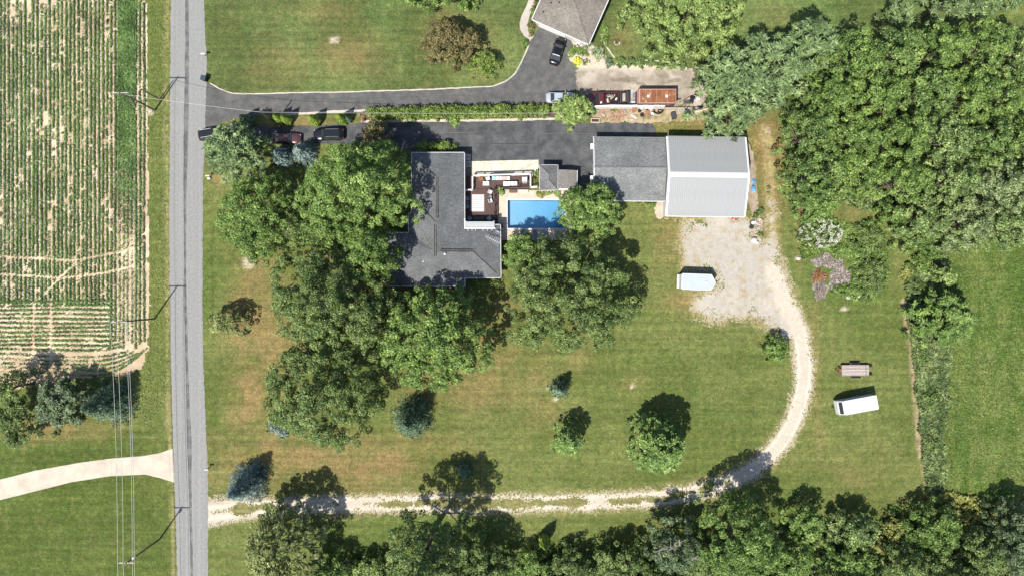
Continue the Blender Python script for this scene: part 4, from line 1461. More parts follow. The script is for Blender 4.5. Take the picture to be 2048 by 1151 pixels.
def broad(px, py, rx, H, lm, label, name='broadleaf_tree', ry=None, cr=.8, ls=.23, dens=120, group=None, seed=0, zb=.22, gap=.0, rough=.13, elong=1.0,
          radial=0, cat='tree', trunk=True, lobes=.14, zc=.6, cover=1.6, jit=.36, up=.38, inner=.45, ang=0.0, dead=0, dome=.55):
    r = np.random.default_rng(seed + int(px * 7 + py * 13))
    ry = ry or rx
    z0 = zc * H
    base = W(px, py, z0)
    RX, RY = mm(rx, z0), mm(ry, z0)
    crx = max(.12, cr)
    if crx > .6: crx = .6 + (crx - .6) * .35
    RX = max(crx * 1.05, RX * 1.05 - crx * .45); RY = max(crx * 1.05, RY * 1.05 - crx * .45)
    n = max(5, int(cover * 1.15 * RX * RY / (crx * crx)))
    i = np.arange(n)
    rr = np.sqrt((i + .5) / n); th = i * 2.399963 + r.normal(0, .25, n) + r.uniform(0, 6)
    rr = np.clip(rr + r.normal(0, .05, n), 0, 1.04)
    ph = r.uniform(0, 6.28, 4)
    lob = 1 + lobes * (np.sin(3 * th + ph[0]) * .5 + np.sin(5 * th + ph[1]) * .35 + np.sin(8 * th + ph[2]) * .3)
    x = rr * lob * RX * np.cos(th); y = rr * lob * RY * np.sin(th)
    dome_z = np.sqrt(np.maximum(0, 1 - np.minimum(rr, 1) ** 2.1)) ** (dome * 1.9)
    sc = max(1.2, min(RX, RY) * .42)
    bumpn = (fbm(x + px, y + py, sc, seed, 2) - .5) * 2
    zt = H * (zb + (1 - zb) * dome_z) * (1 + rough * bumpn) - crx * .5
    z = zt - r.random(n) ** 1.6 * .15 * H
    if gap > 0:
        k = (fbm(x + px * 3, y, sc * .8, seed + 5, 2) > gap)
        x, y, z, rr = x[k], y[k], z[k], rr[k]
    C = np.stack([x, y, np.maximum(z, crx * .5)], 1)
    Rr = crx * r.uniform(.65, 1.3, len(C)) * (1.05 - .25 * rr)
    m = int(n * inner)
    if m:
        j = r.integers(0, len(C), m)
        C2 = C[j].copy(); C2[:, 2] *= r.uniform(.5, .85, m); C2[:, :2] *= r.uniform(.75, 1.02, (m, 1))
        C2[:, 2] = np.maximum(C2[:, 2], crx * .4)
        C = np.concatenate([C, C2]); Rr = np.concatenate([Rr, Rr[j] * 1.05])
    V_, F_, rn = clump_leaves(C, Rr, max(dens, 108) * (.34 / ls) ** 2 * (.95 if ls > .2 else .75), ls, r, elong=elong, radial=radial, jit=jit, up=up)
    mb = None
    if trunk:
        sel = C[r.choice(len(C), min(len(C), 14), replace=False)]
        mb = trunk_mesh(H, .035 * H * .55 + .03, sel, r)
    root = put_tree(name, base, label, cat, group, V_, F_, rn, lm, mb)
    if dead:
        db = MB()
        for k in range(dead):
            a = r.uniform(0, 6.28); R2 = RX * r.uniform(.3, .9)
            t0 = (0, 0, H * .55)
            t1 = (R2 * .5 * math.cos(a), R2 * .5 * math.sin(a), H * .9)
            t2 = (R2 * math.cos(a + .2), R2 * math.sin(a + .2), H * (1.02 + .08 * r.random()))
            db.tube([t0, t1, t2], [.13, .08, .025], 5)
            for q in range(3):
                f = r.uniform(.2, .9)
                b0 = Vector(t1).lerp(Vector(t2), f)
                db.tube([b0, b0 + Vector((r.normal(0, .7), r.normal(0, .7), r.uniform(.1, .6)))], [.04, .015], 4)
        db.build('dead_branches', DEADWOOD, root)
    return root


def spruce(px, py, rpx, H, lm, label, group=None, seed=0, name='spruce_tree', droop=.28, fine=1.0, top=.02):
    """conical conifer: whorls of branches carrying sprays of needles"""
    r = np.random.default_rng(seed + int(px * 3 + py * 11))
    zc = .30 * H
    base = W(px, py, zc); R = mm(rpx, zc)
    nb = int(42 * R * fine + 60)
    lev = max(6, int(H / .42)); arms = 11
    nb = lev * arms
    li = np.repeat(np.arange(lev), arms)
    u = np.clip(((li + .3) / lev) + r.normal(0, .012, nb), 0, .99)
    zz = H * (top + (1 - top) * u)
    phi = np.tile(np.arange(arms), lev) * 2 * PI / arms + li * 1.1 + r.normal(0, .12, nb)
    Lb = R * (1 - u) ** .85 * r.uniform(.8, 1.12, nb) + .15
    Ps = []; Ts = []; Sz = []; tn = []
    for k in range(nb):
        m = max(6, int(Lb[k] / .06 * fine))
        s = r.uniform(.12, 1.0, m)
        side = r.choice([-1, 1], m) * r.uniform(.1, .7, m)
        spread = .12 * Lb[k] * (1.15 - s * .75) + .03
        off = r.normal(0, 1, m) * spread
        cx, sx = math.cos(phi[k]), math.sin(phi[k])
        d = s * Lb[k]
        P = np.stack([d * cx - off * sx, d * sx + off * cx, zz[k] - droop * d + .08 * d * d / max(Lb[k], .5) + r.normal(0, .05, m)], 1)
        an = phi[k] + side
        T = np.stack([np.cos(an), np.sin(an), np.full(m, -.2)], 1)
        Ps.append(P); Ts.append(T); Sz.append(np.full(m, .21) * r.uniform(.7, 1.4, m)); tn.append(np.full(m, r.random()))
    P = np.concatenate(Ps); T = np.concatenate(Ts); S = np.concatenate(Sz); tn = np.concatenate(tn)
    P[:, 2] = np.maximum(P[:, 2], .08)
    n = len(P)
    Q = P[:, :2] / (np.linalg.norm(P[:, :2], axis=1, keepdims=True) + .15)
    Nn = np.stack([Q[:, 0] * .9, Q[:, 1] * .9, np.full(n, .55)], 1) + r.normal(0, .25, (n, 3))
    V_, F_ = leaf_quads(P, Nn, S, T, 1.7, r)
    rn = np.clip(.5 + .3 * (tn - .5) + r.normal(0, .17, n), 0, 1)
    mb = MB().tube([(0, 0, -.1), (0, 0, .2), (0, 0, H * .97)], [.03 * H * .6 + .05, .03 * H * .5 + .03, .02], 7)
    return put_tree(name, base, label, 'tree', group, V_, F_, rn, lm, mb)


def shrub(px, py, rpx, h, lm, label, name='shrub', group=None, ry=None, ls=.16, cr=None, seed=0, **kw):
    return broad(px, py, rpx, h, lm, label, name=name, ry=ry, cr=cr or max(.22, mm(rpx) * .34), ls=ls, group=group, seed=seed, cat=kw.pop('cat', 'shrub'), zb=.15,
                 trunk=kw.pop('trunk', True), **kw)


def cone_shrub(px, py, rpx, H, lm, label, name='arborvitae', seed=0):
    r = np.random.default_rng(seed + int(px))
    base = W(px, py); R = mm(rpx)
    n = int(900 * R * H)
    u = r.random(n) ** 1.3
    rad = R * np.where(u < .25, .75 + u, (1 - ((u - .25) / .75) ** 1.5)) * r.uniform(.78, 1.08, n)
    th = r.uniform(0, 2 * PI, n)
    rad = rad * (1 + .07 * np.sin(5 * th + u * 6))
    P = np.stack([rad * np.cos(th), rad * np.sin(th), .1 + u * (H - .1)], 1)
    Nn = np.stack([np.cos(th), np.sin(th), np.full(n, .55)], 1) + r.normal(0, .3, (n, 3))
    T = np.stack([np.cos(th) * .4, np.sin(th) * .4, np.ones(n)], 1) + r.normal(0, .3, (n, 3))
    V_, F_ = leaf_quads(P, Nn, r.uniform(.14, .26, n), T, 1.5, r)
    rn = np.clip(.5 + .25 * np.sin(7 * th + 5 * u) + r.normal(0, .18, n), 0, 1)
    mb = MB().tube([(0, 0, 0), (0, 0, H * .9)], [.07, .02], 6)
    return put_tree(name, base, label, 'shrub', None, V_, F_, rn, lm, mb)


# ---- big trees round the house
broad(660, 455, 62, 11.5, L_MAPLE, 'green maple filling the gap below the spreading maple beside the house', seed=4, name='maple_tree', ry=55, zb=.3)
broad(713, 376, 122, 17.5, L_BRIGHT, 'wide bright green maple overhanging the west side of the charcoal roof', seed=1, name='maple_tree', ry=100, cr=.95, zb=.3)
broad(512, 432, 84, 11.5, L_MAPLE, 'rounded green maple beside the road, south of the grey-green pine', seed=2, name='maple_tree', ry=92, cr=.85)
broad(742, 508, 64, 14, L_MAPLE, 'dark green maple between the wide maple and the west wing of the house', seed=21, name='maple_tree', ry=66, cr=.8, rough=.17)
broad(742, 650, 52, 13.5, L_OAK, 'dark oak crown squeezed between the two large oaks and the maple south of the house', seed=22, name='oak_tree', ry=80, cr=.8, gap=.25)
broad(598, 462, 36, 9, L_OAK, 'shaded small tree between the roadside maple and the wide maple', seed=23, ry=34, cr=.7)
broad(644, 598, 126, 17.5, L_OAK, 'large dark oak southwest of the house', seed=3, name='oak_tree', ry=104, cr=1.0, gap=.30, rough=.18)
broad(636, 786, 120, 15.5, L_OAK, 'large dark oak at the lower left, over a pale blue spruce', seed=5, name='oak_tree', ry=116, cr=1.0, gap=.30, rough=.18)
broad(866, 680, 116, 16, L_MAPLE, 'broad green maple directly south of the house', seed=6, name='maple_tree', ry=108, cr=.9, ls=.28)
broad(1140, 592, 140, 15, L_OAK, 'largest lone oak, between the pool and the mown lawn', seed=7, name='oak_tree', ry=122, cr=1.0, gap=.27, rough=.16)
broad(1046, 503, 44, 7, L_BRIGHT, 'small dense tree between the east corner of the house and the pool terrace', seed=8, ry=40, cr=.6, ls=.22, dens=80)
broad(1184, 420, 66, 9.8, L_BRIGHT, 'globe shaped bright green tree overhanging the right end of the pool', seed=9, ry=60, cr=.55, ls=.21, dens=110, rough=.06, lobes=.06, cover=2.3)
broad(750, 268, 34, 6, L_BRONZE, 'small olive brown tree in the shade over the house driveway', seed=10, cr=.6)
broad(469, 301, 65, 11, L_PINE, 'feathery grey-green pine at the driveway mouth by the road', name='pine_tree', seed=11, ry=62, cr=.7, ls=.34, radial=1, elong=2.4, dens=70, jit=.4, rough=.16, cover=1.3)
spruce(563, 312, 25, 5.2, L_BLUE, 'left of two small blue spruces below the maroon sedan', seed=1)
spruce(607, 305, 28, 5.8, L_BLUE, 'right of two small blue spruces, paler, beside the black SUV', seed=2)
# ---- lawn trees
broad(455, 645, 45, 5.5, L_WILLOW, 'thin weeping young tree with wispy pale foliage by the road', name='weeping_tree', ry=28, cr=.5, ls=.26, radial=2, elong=2.2, inner=.3, cover=1.0, seed=3, gap=.3)
spruce(489, 970, 44, 9.2, L_BLUE, 'blue spruce beside the mouth of the gravel drive', seed=3)
spruce(560, 846, 34, 4.5, L_BLUE, 'pale blue spruce half hidden under the left edge of the oak', seed=4)
spruce(822, 838, 47, 9.5, L_SPRUCE, 'grey-green spruce at the lower edge of the maple south of the house', seed=5)
spruce(1120, 777, 22, 5.2, L_SPRUCE, 'tiny dark spruce alone on the middle of the lawn', seed=6)
broad(1136, 882, 32, 7.2, L_BRIGHT, 'small upright young tree on the lawn between the tiny spruce and the gravel drive', cr=.45, ls=.26, radial=1, elong=1.7, seed=7, zb=.1)
broad(1319, 896, 58, 10.8, L_BRIGHT, 'round bright green tree on the lawn inside the curve of the gravel drive', cr=.55, ls=.30, radial=1, elong=1.6, seed=8, dens=110, rough=.06, lobes=.05, zb=.12, cover=2.0)
broad(1555, 697, 29, 3.8, L_MAPLE, 'small ball shaped tree at the inner edge of the gravel curve', cr=.4, ls=.2, seed=9, dens=80, rough=.05, lobes=.05)
spruce(928, 940, 20, 3.6, L_SPRUCE, 'small spruce standing in the dark tree shadow beside the gravel drive', seed=10)
# ---- neighbour's trees
broad(1378, 22, 118, 12, L_LIGHT, 'large pale green maple at the top edge right of the taupe house', name='maple_tree', ry=88, cr=.8, ls=.24, seed=11, dens=70)
broad(900, 84, 62, 6.5, L_BRONZE, 'bronze leaved tree on the upper lawn', cr=.55, ls=.22, ry=50, seed=12, dens=70)
broad(966, 126, 38, 4, L_HEDGE, 'green rounded shrub beside the bronze tree', name='shrub', cat='shrub', cr=.45, ls=.18, ry=28, seed=13, dens=80)
broad(885, -12, 80, 6, L_MAPLE, 'tree crown cut by the top edge above the bronze tree', cr=.7, ls=.26, ry=30, seed=14)
broad(1147, 217, 38, 6.0, L_LIGHT, 'spiky yellow-green tree between the two driveways by the white sedan', cr=.5, ls=.34, radial=1, elong=2.2, ry=31, seed=15, zb=.15)
# ---- left group by the bean field
spruce(214, 806, 52, 9.5, L_SPRUCE, 'blue-green spruce under the power lines beside the bean field', seed=12)
broad(125, 808, 66, 7.0, L_JUNI, 'dark spreading juniper left of the spruce by the bean field', name='juniper_tree', ry=50, cr=.65, ls=.3, radial=1, elong=2.0, seed=16, gap=.34)
broad(28, 842, 52, 8.0, L_OAK, 'dark broadleaf tree at the left edge below the bean field', ry=56, cr=.75, seed=17, gap=.3)
broad(20, 775, 46, 9.0, L_OAK, 'shaded tree at the left edge touching the bean field', ry=36, cr=.75, seed=18, gap=.3)
# ---- wood on the right: pines first
PG = 'pines at the corner of the wood'
broad(1462, 185, 72, 13, L_PINE, 'tall blue-green pine overhanging the north side of the barn', name='pine_tree', ry=92, cr=.8, ls=.36, radial=1, elong=2.4, rough=.2, cover=1.25, gap=.2, seed=20, dens=66, jit=.4)
broad(1540, 145, 78, 14, L_PINE, 'tall blue-green pine second from the barn, edge of the wood', name='pine_tree', ry=74, cr=.8, ls=.36, radial=1, elong=2.4, rough=.2, cover=1.25, gap=.2, seed=21, dens=66, jit=.4)
broad(1612, 95, 62, 14, L_PINE, 'blue-green pine at the top rim of the wood casting shade on the upper lawn', name='pine_tree', ry=56, cr=.8, ls=.36, radial=1, elong=2.4, rough=.2, cover=1.25, gap=.2, seed=22, dens=66, jit=.4)
broad(1905, -5, 110, 13, L_PINE, 'wide pale pine cut by the top edge above the wood', name='pine_tree', ry=44, cr=.85, ls=.36, radial=1, elong=2.4, rough=.2, cover=1.25, gap=.2, seed=23, dens=66, jit=.4)
broad(2020, -20, 60, 12, L_PINE, 'pine in the top right corner', name='pine_tree', ry=34, cr=.85, ls=.36, radial=1, elong=2.4, rough=.2, cover=1.25, gap=.2, seed=24, dens=60, jit=.4)
WG = 'broadleaf trees of the wood'
L_WOOD2 = leaf_mat('leaf_wood_dark', (.030, .056, .016), (.080, .118, .034), (.160, .200, .062))
L_WILLOW2 = leaf_mat('leaf_wood_grey', (.050, .070, .028), (.118, .145, .060), (.200, .228, .105))
ORD = ('first', 'second', 'third', 'fourth', 'fifth', 'sixth')


def wood_label(k):
    for nm, n in (('top row', 5), ('second row', 5), ('third row', 6), ('fourth row', 6), ('bottom row', 3)):
        if k < n: return '%s crown from the left in the %s of the wood beyond the barn' % (ORD[k], nm)
        k -= n

for k, (x, y, rx, ry, H, pal) in enumerate((
        (1690, 130, 66, 58, 14, 0), (1775, 118, 62, 56, 14.5, 0), (1862, 112, 60, 58, 14, 0), (1945, 105, 60, 62, 13.5, 1), (2020, 110, 50, 60, 13, 1),
        (1650, 205, 62, 56, 14, 0), (1735, 205, 64, 58, 15, 0), (1825, 200, 62, 58, 15, 0), (1910, 195, 62, 58, 14, 0), (1995, 200, 60, 62, 13, 1),
        (1620, 268, 52, 48, 12, 0), (1700, 282, 62, 56, 14, 0), (1785, 285, 62, 56, 14.5, 0), (1870, 285, 62, 58, 14, 1), (1960, 290, 64, 60, 13, 1), (2042, 290, 50, 66, 13, 1),
        (1630, 358, 62, 56, 13, 0), (1715, 345, 50, 44, 11, 0), (1800, 365, 58, 52, 12.5, 0), (1885, 372, 64, 58, 13, 2), (1975, 380, 66, 60, 13, 2), (2045, 385, 50, 60, 13, 2),
        (1845, 438, 54, 48, 10, 2), (1925, 448, 64, 52, 11, 2), (2005, 452, 60, 48, 11.5, 2))):
    broad(x, y, rx * 1.08, H, ((L_WOOD, L_WOOD2, L_WOOD), (L_WOOD, L_WOODP, L_WOOD2), (L_WOODP, L_WOODP, L_WILLOW2))[pal][(k * 7) % 3], wood_label(k), ry=ry * 1.1, cr=(.7, .85, .6)[k % 3], ls=(.23, .25, .23)[k % 3], seed=30 + k, group=WG, rough=.20, zb=.35, inner=.28, gap=.22, dens=54, cover=1.5, up=.36)
broad(1632, 402, 50, 9.5, L_MAPLE, 'leafy tree at the southwest tip of the wood beside the grass lane', ry=40, cr=.7, ls=.26, seed=60)
broad(1790, 430, 34, 7, L_MAPLE, 'small tree at the lower rim of the wood above the weed bed', ry=26, cr=.55, ls=.24, seed=61)
broad(1838, 480, 40, 6.0, L_WOOD, 'bushy shrub tree where the weed strip meets the wood', ry=36, cr=.6, ls=.25, seed=62)
broad(1888, 552, 30, 5.5, L_LIGHT, 'small yellow-green tree in the weed strip above the radiating tree', ry=24, cr=.45, ls=.26, seed=63)
broad(1890, 640, 62, 8.0, L_MAPLE, 'large tree with radiating branches in the weed strip beside the meadow', ry=56, cr=.6, ls=.36, radial=1, elong=2.2, seed=64, rough=.08)
# ---- tree belt along the bottom
broad(562, 1098, 84, 13, L_WILLOW, 'big shaggy weeping tree at the bottom left by the gravel drive', name='weeping_tree', ry=80, cr=.6, ls=.28, radial=2, elong=1.9, seed=70, dens=110, rough=.24, gap=.26)
broad(655, 1148, 56, 6.5, L_MAPLE, 'dark tree at the bottom edge right of the shaggy weeping tree', ry=40, cr=.75, seed=71)
broad(742, 1146, 50, 4.5, L_LIGHT, 'yellow-green bushy tree at the bottom edge near the shaggy tree', ry=34, cr=.65, seed=72)
broad(850, 1112, 90, 20.5, L_OAK, 'tall tree at the bottom throwing the big forked shadow over the gravel drive', ry=78, cr=.95, gap=.22, rough=.2, seed=73)
broad(972, 1130, 54, 9, L_OAK, 'dark tree at the bottom, second from the tall shadow casting tree', ry=54, cr=.85, gap=.3, seed=74)
cone_shrub(1088, 1074, 11, 5.5, L_ARB, 'slim pointed evergreen standing in front of the bottom tree belt')
broad(1062, 1134, 46, 5, L_MAPLE, 'low tree at the bottom behind the slim evergreen', ry=40, cr=.65, seed=75)
broad(1150, 1136, 54, 5.5, L_OAK, 'dark tree at the bottom edge between the slim evergreen and the dead branched tree', ry=44, cr=.7, gap=.3, seed=76)
broad(1245, 1128, 60, 6.5, L_OAK, 'half bare tree at the bottom left of the tree with dead branches', ry=46, cr=.75, gap=.33, seed=77)
broad(1350, 1092, 60, 9.5, L_JUNI, 'grey-green tree with bleached dead branches in the bottom belt', ry=64, cr=.8, seed=78, dead=6, gap=.28)
broad(1485, 1085, 88, 17, L_MAPLE, 'large bright tree at the bottom shading the bend of the gravel drive', ry=86, cr=.95, rough=.17, seed=79)
broad(1425, 1128, 54, 8, L_OAK, 'dark tree at the bottom left of the large bright tree', ry=40, cr=.8, gap=.3, seed=80)
broad(1580, 1122, 56, 8, L_MAPLE, 'tree at the bottom edge right of the large bright tree', ry=48, cr=.8, gap=.3, seed=81)
broad(1612, 1048, 42, 7, L_BRIGHT, 'bright green bushy tree at the lawn edge of the bottom belt', ry=40, cr=.6, ls=.26, seed=82)
broad(1705, 1062, 58, 6.5, L_WOODP, 'pale leaved bush at the lower right lawn edge', ry=36, cr=.6, ls=.26, seed=83)
broad(1700, 1120, 60, 7.5, L_BRIGHT, 'yellow-green tree at the bottom below the pale leaved bush', ry=38, cr=.7, seed=84)
broad(1788, 1062, 26, 3.6, L_GOLD, 'golden yellow shrub in the bottom belt', name='shrub', cat='shrub', ry=34, cr=.45, ls=.22, seed=85)
broad(1755, 1092, 40, 3.2, L_GOLD, 'low yellowish bush left of the golden shrub', name='shrub', cat='shrub', ry=16, cr=.4, ls=.22, seed=86)
broad(1868, 1062, 64, 7, L_MAPLE, 'dark green tree right of the golden shrub', ry=56, cr=.75, gap=.25, seed=87)
broad(1820, 1128, 66, 9, L_OAK, 'tree at the bottom edge under the golden shrub', ry=36, cr=.75, gap=.28, seed=88)
broad(1950, 1110, 74, 9, L_OAK, 'tree at the bottom right beside the corner', ry=54, cr=.8, gap=.3, seed=89)
broad(2030, 1085, 60, 9, L_JUNI, 'dark tree in the bottom right corner', ry=80, cr=.75, gap=.3, seed=90)
broad(1965, 1035, 66, 2.2, L_GOLD, 'low olive brown thicket below the meadow ditch', name='thicket', cat='shrub', ry=34, cr=.5, ls=.22, seed=91, trunk=False)
broad(1520, 1180, 90, 9, L_OAK, 'tree crown cut by the bottom edge below the large bright tree', ry=46, cr=.9, seed=92)
broad(1300, 1180, 80, 7, L_MAPLE, 'tree crown cut by the bottom edge below the dead branched tree', ry=44, cr=.9, seed=93)
broad(900, 1182, 90, 12, L_WOOD, 'tree crown cut by the bottom edge below the tall shadow casting tree', ry=44, cr=.9, seed=94)
broad(1100, 1180, 80, 6, L_OAK, 'tree crown cut by the bottom edge below the slim evergreen', ry=40, cr=.9, seed=95)
broad(1700, 1185, 90, 11, L_WOOD, 'tree crown cut by the bottom edge below the pale bush', ry=42, cr=.9, seed=96)
broad(1900, 1185, 100, 12, L_OAK, 'tree crown cut by the bottom edge near the right corner', ry=44, cr=.9, seed=97)

# ---- hedges and shrubs
HGL = 'leafy green shrub of the long hedge between the two driveways'
hv = []
for k in range(5):
    r0 = broad(0 + 1024, 575.5, 14.5, 2.1, L_HEDGE, None, name='hedge_shrub', cat='shrub', cr=.36, ls=.19, seed=200 + k, dens=75, inner=.3, trunk=True, zb=.3, zc=0)
    hv.append(r0)
nh_ = 38
for k in range(nh_):
    f = k / (nh_ - 1)
    px = 746 + f * (1088 - 746); py = 229 - 8 * f + random.uniform(-1.5, 1.5)
    if k in (10, 27): px += 1
    src = hv[k % 5]
    o = src if k < 5 else copy_tree(src)
    o.name = 'hedge_shrub'
    x, y = W(px, py, 1.1)
    o.location = (x, y, 0); o.rotation_euler = (0, 0, random.uniform(0, 6.28))
    s = random.uniform(.88, 1.12); o.scale = (s, s, s * random.uniform(.9, 1.1))
    tag(o, '%d%s leafy shrub from the left in the long hedge between the two driveways' % (k + 1, {1: 'st', 2: 'nd', 3: 'rd'}.get((k + 1) % 10 if k not in (10, 11, 12) else 0, 'th')), 'shrub', 'hedge between the driveways')
shrub(726, 232, 12, 1.2, L_DRY, 'bare greyish shrub at the left end of the long hedge', dens=35, cover=.6)
shrub(909, 244, 11, 1.0, L_BRIGHT, 'bright bush spilling over the kerb in front of the long hedge', radial=1, elong=2)
ARB = (((497, 240, 11), 'darkest of the small arborvitae, in the pine shadow by the road', L_SPRUCE), ((562, 238, 9.5), 'left half of the twin arborvitae on the driveway verge', L_ARB),
       ((577, 239, 9.5), 'right half of the twin arborvitae on the driveway verge', L_ARB), ((632, 241, 11), 'single arborvitae in the middle of the driveway verge', L_ARB),
       ((687, 239, 10), 'arborvitae nearest the long hedge', L_ARB), ((698, 238, 6), 'thin dark arborvitae tucked against the one nearest the hedge', L_SPRUCE))
for (px, py, rr), lb, lm in ARB:
    cone_shrub(px + 2, py + 4, rr * .95, 4.3 if rr > 8 else 2.8, lm, lb)
for px, rr, lb in ((851, 23, 'left of two clipped box shrubs at the north wall of the house'), (889, 26, 'right of two clipped box shrubs at the north wall of the house')):
    shrub(px, 293.0, rr, 1.9, L_HEDGE, lb, name='box_shrub', ry=14, ls=.13, cr=.3, rough=.02, lobes=.02, dens=80)
for k, (px, py, rr) in enumerate(((1217, 126, 10), (1240, 123, 12), (1261, 124, 11), (1282, 125, 11), (1301, 127, 9), (1325, 129, 7), (1344, 130, 9), (1365, 131, 9))):
    pos_ = ('first', 'second', 'third', 'fourth', 'fifth', 'sixth', 'seventh', 'last')[k]
    shrub(px, py, rr * .9, 1.1, L_OAK if k else L_SPRUCE, '%s round grass mound from the left in the row edging the gravel yard' % pos_, name='grass_mound', group='round mounds edging the gravel yard', ls=.19,
          radial=1, elong=2.2, cr=.3, rough=.02, lobes=.03, trunk=False)
shrub(1312, 128, 4.5, .5, L_HEDGE, 'smallest mound between the fifth and sixth of the row', name='grass_mound', ls=.14, trunk=False)
shrub(1155, 122, 9, .8, L_YELLOW, 'bright yellow shrub in the bed below the taupe house', ls=.15)
shrub(1140, 112, 6, .6, L_GREY, 'small variegated shrub beside the yellow shrub', ls=.14)
shrub(1172, 123, 8, .6, L_MAPLE, 'dark loose perennial right of the yellow shrub', ls=.2, dens=30, cover=.6)
shrub(1197, 108, 15, 1.7, L_GREY, 'pale round shrub at the corner of the taupe house bed', ls=.15, ry=16, dens=85, rough=.03, lobes=.03)
shrub(1152, 101, 20, .5, L_BRIGHT, 'green ground cover mat under the eave of the taupe house', ls=.14, ry=7, trunk=False)
shrub(1172, 107, 14, .5, L_BRIGHT, 'second green ground cover mat next to the pale round shrub', ls=.14, ry=7, trunk=False)
shrub(1210, 70, 9, .4, L_BRIGHT, 'long green groundcover strip along the east eave of the taupe house', ls=.14, ry=26, trunk=False)
shrub(1064, 50, 10, .9, L_BRONZE, 'rusty flowering shrub at the west corner of the taupe house', ls=.15)
shrub(1062, 67, 6, .7, L_BRONZE, 'small brownish shrub below the rusty flowering shrub', ls=.13)
shrub(1050, 86, 9, 1.0, L_MAPLE, 'dark green ball shrub at the bend of the front walk', ls=.14, ry=10)
shrub(1072, 6, 7, 1.0, L_BRONZE, 'dark reddish shrub at the top edge by the front walk', ls=.14)
shrub(1066, 20, 6, .6, L_HEDGE, 'low green shrub beside the front walk', ls=.13, ry=10)
shrub(1234, 82, 6, .6, L_BRONZE, 'small plant in a ring of stones on the lawn', ls=.16)
shrub(1396, 150, 10, 1.2, L_DRY, 'reddish dried shrub at the corner of the gravel yard', ls=.16, ry=20)
shrub(1068, 362, 7, .8, L_GOLD, 'yellow-green perennials between deck rail and pool shed', ls=.15, ry=8)
shrub(1080, 388, 14, .7, L_GOLD, 'yellow-green plants along the front of the pool shed', ls=.16, ry=6)
shrub(1110, 386, 18, .6, L_LIGHT, 'low light green plants under the shed awning', ls=.15, ry=6)
shrub(1283, 408, 13, .9, L_GOLD, 'yellow-green flowering plants along the garage wall', ls=.16, ry=7)
shrub(1303, 410, 9, 1.0, L_MAPLE, 'dark green shrub at the garage corner', ls=.18, ry=9)
shrub(985, 566, 30, 1.6, L_OAK, 'shaded foundation shrubs along the south wall of the house', ls=.2, ry=9)
shrub(1180, 224, 12, 1.2, L_LIGHT, 'arching green plant at the edge of the rubble strip', ls=.25, radial=1, elong=2, ry=10)
shrub(1228, 220, 8, .6, L_HEDGE, 'weedy green clump in the rubble strip', ls=.15, ry=5)
shrub(1521, 423, 8, .9, L_OAK, 'dark spiky plant in the rock bed beside the barn', ls=.2, radial=1, elong=2)
shrub(1511, 432, 8, .7, L_BRIGHT, 'light green plant in the rock bed beside the barn', ls=.16)
shrub(1520, 470, 8, .7, L_HEDGE, 'low plant at the lower end of the rock bed', ls=.16)
# ---- overgrown bed right of the gravel
shrub(1640, 436, 30, 1.3, L_BRIGHT, 'bright green leafy patch along the top of the overgrown bed', ls=.2, ry=14, cr=.4)
wf = shrub(1640, 467, 48, 1.4, L_OAK, 'patch of tall white flowering perennials in the overgrown bed', name='flower_patch', cat='flowers', ls=.2, ry=32, cr=.4, trunk=False)
def flowers(root, n, rx, ry, h, lm, size=.15):
    r = np.random.default_rng(99)
    a = r.uniform(0, 6.28, n); q = np.sqrt(r.random(n))
    x = q * rx * np.cos(a); y = q * ry * np.sin(a)
    k = vnoise(x, y, .4, 3) > .50
    x, y = x[k], y[k]; n = len(x)
    P = np.stack([x, y, h * (1 - .25 * (x / rx) ** 2) + r.normal(0, .08, n)], 1)
    Nn = r.normal(0, .4, (n, 3)) + np.array([-.2, -.3, 1])
    V_, F_ = leaf_quads(P, Nn, size * r.uniform(.6, 1.4, n))
    o = np_mesh('blossoms', V_, F_, L_FLOWER, root, rnd=r.random(n)); o['kind'] = 'stuff'
flowers(wf, 4200, 3.7, 2.4, 1.45, L_FLOWER, .12)
shrub(1735, 478, 40, 2.0, L_OAK, 'tall dark leafy shrub at the right of the overgrown bed', ls=.24, ry=36, cr=.5, gap=.2)
shrub(1742, 552, 38, 2.0, L_OAK, 'leafy shrub at the lower right of the overgrown bed', ls=.22, ry=42, cr=.5)
shrub(1690, 500, 30, 1.0, L_BRIGHT, 'low weeds in the middle of the overgrown bed', ls=.2, ry=16, cr=.4)
shrub(1622, 500, 24, .8, L_HEDGE, 'weedy growth at the left rim of the overgrown bed', ls=.2, ry=12, cr=.35)
shrub(1690, 580, 26, .8, L_BRIGHT, 'light green weeds at the bottom of the overgrown bed', ls=.2, ry=14, cr=.35)
shrub(1735, 500, 26, 1.2, L_MAPLE, 'leafy weeds between the two large shrubs of the overgrown bed', ls=.22, ry=16, cr=.4)


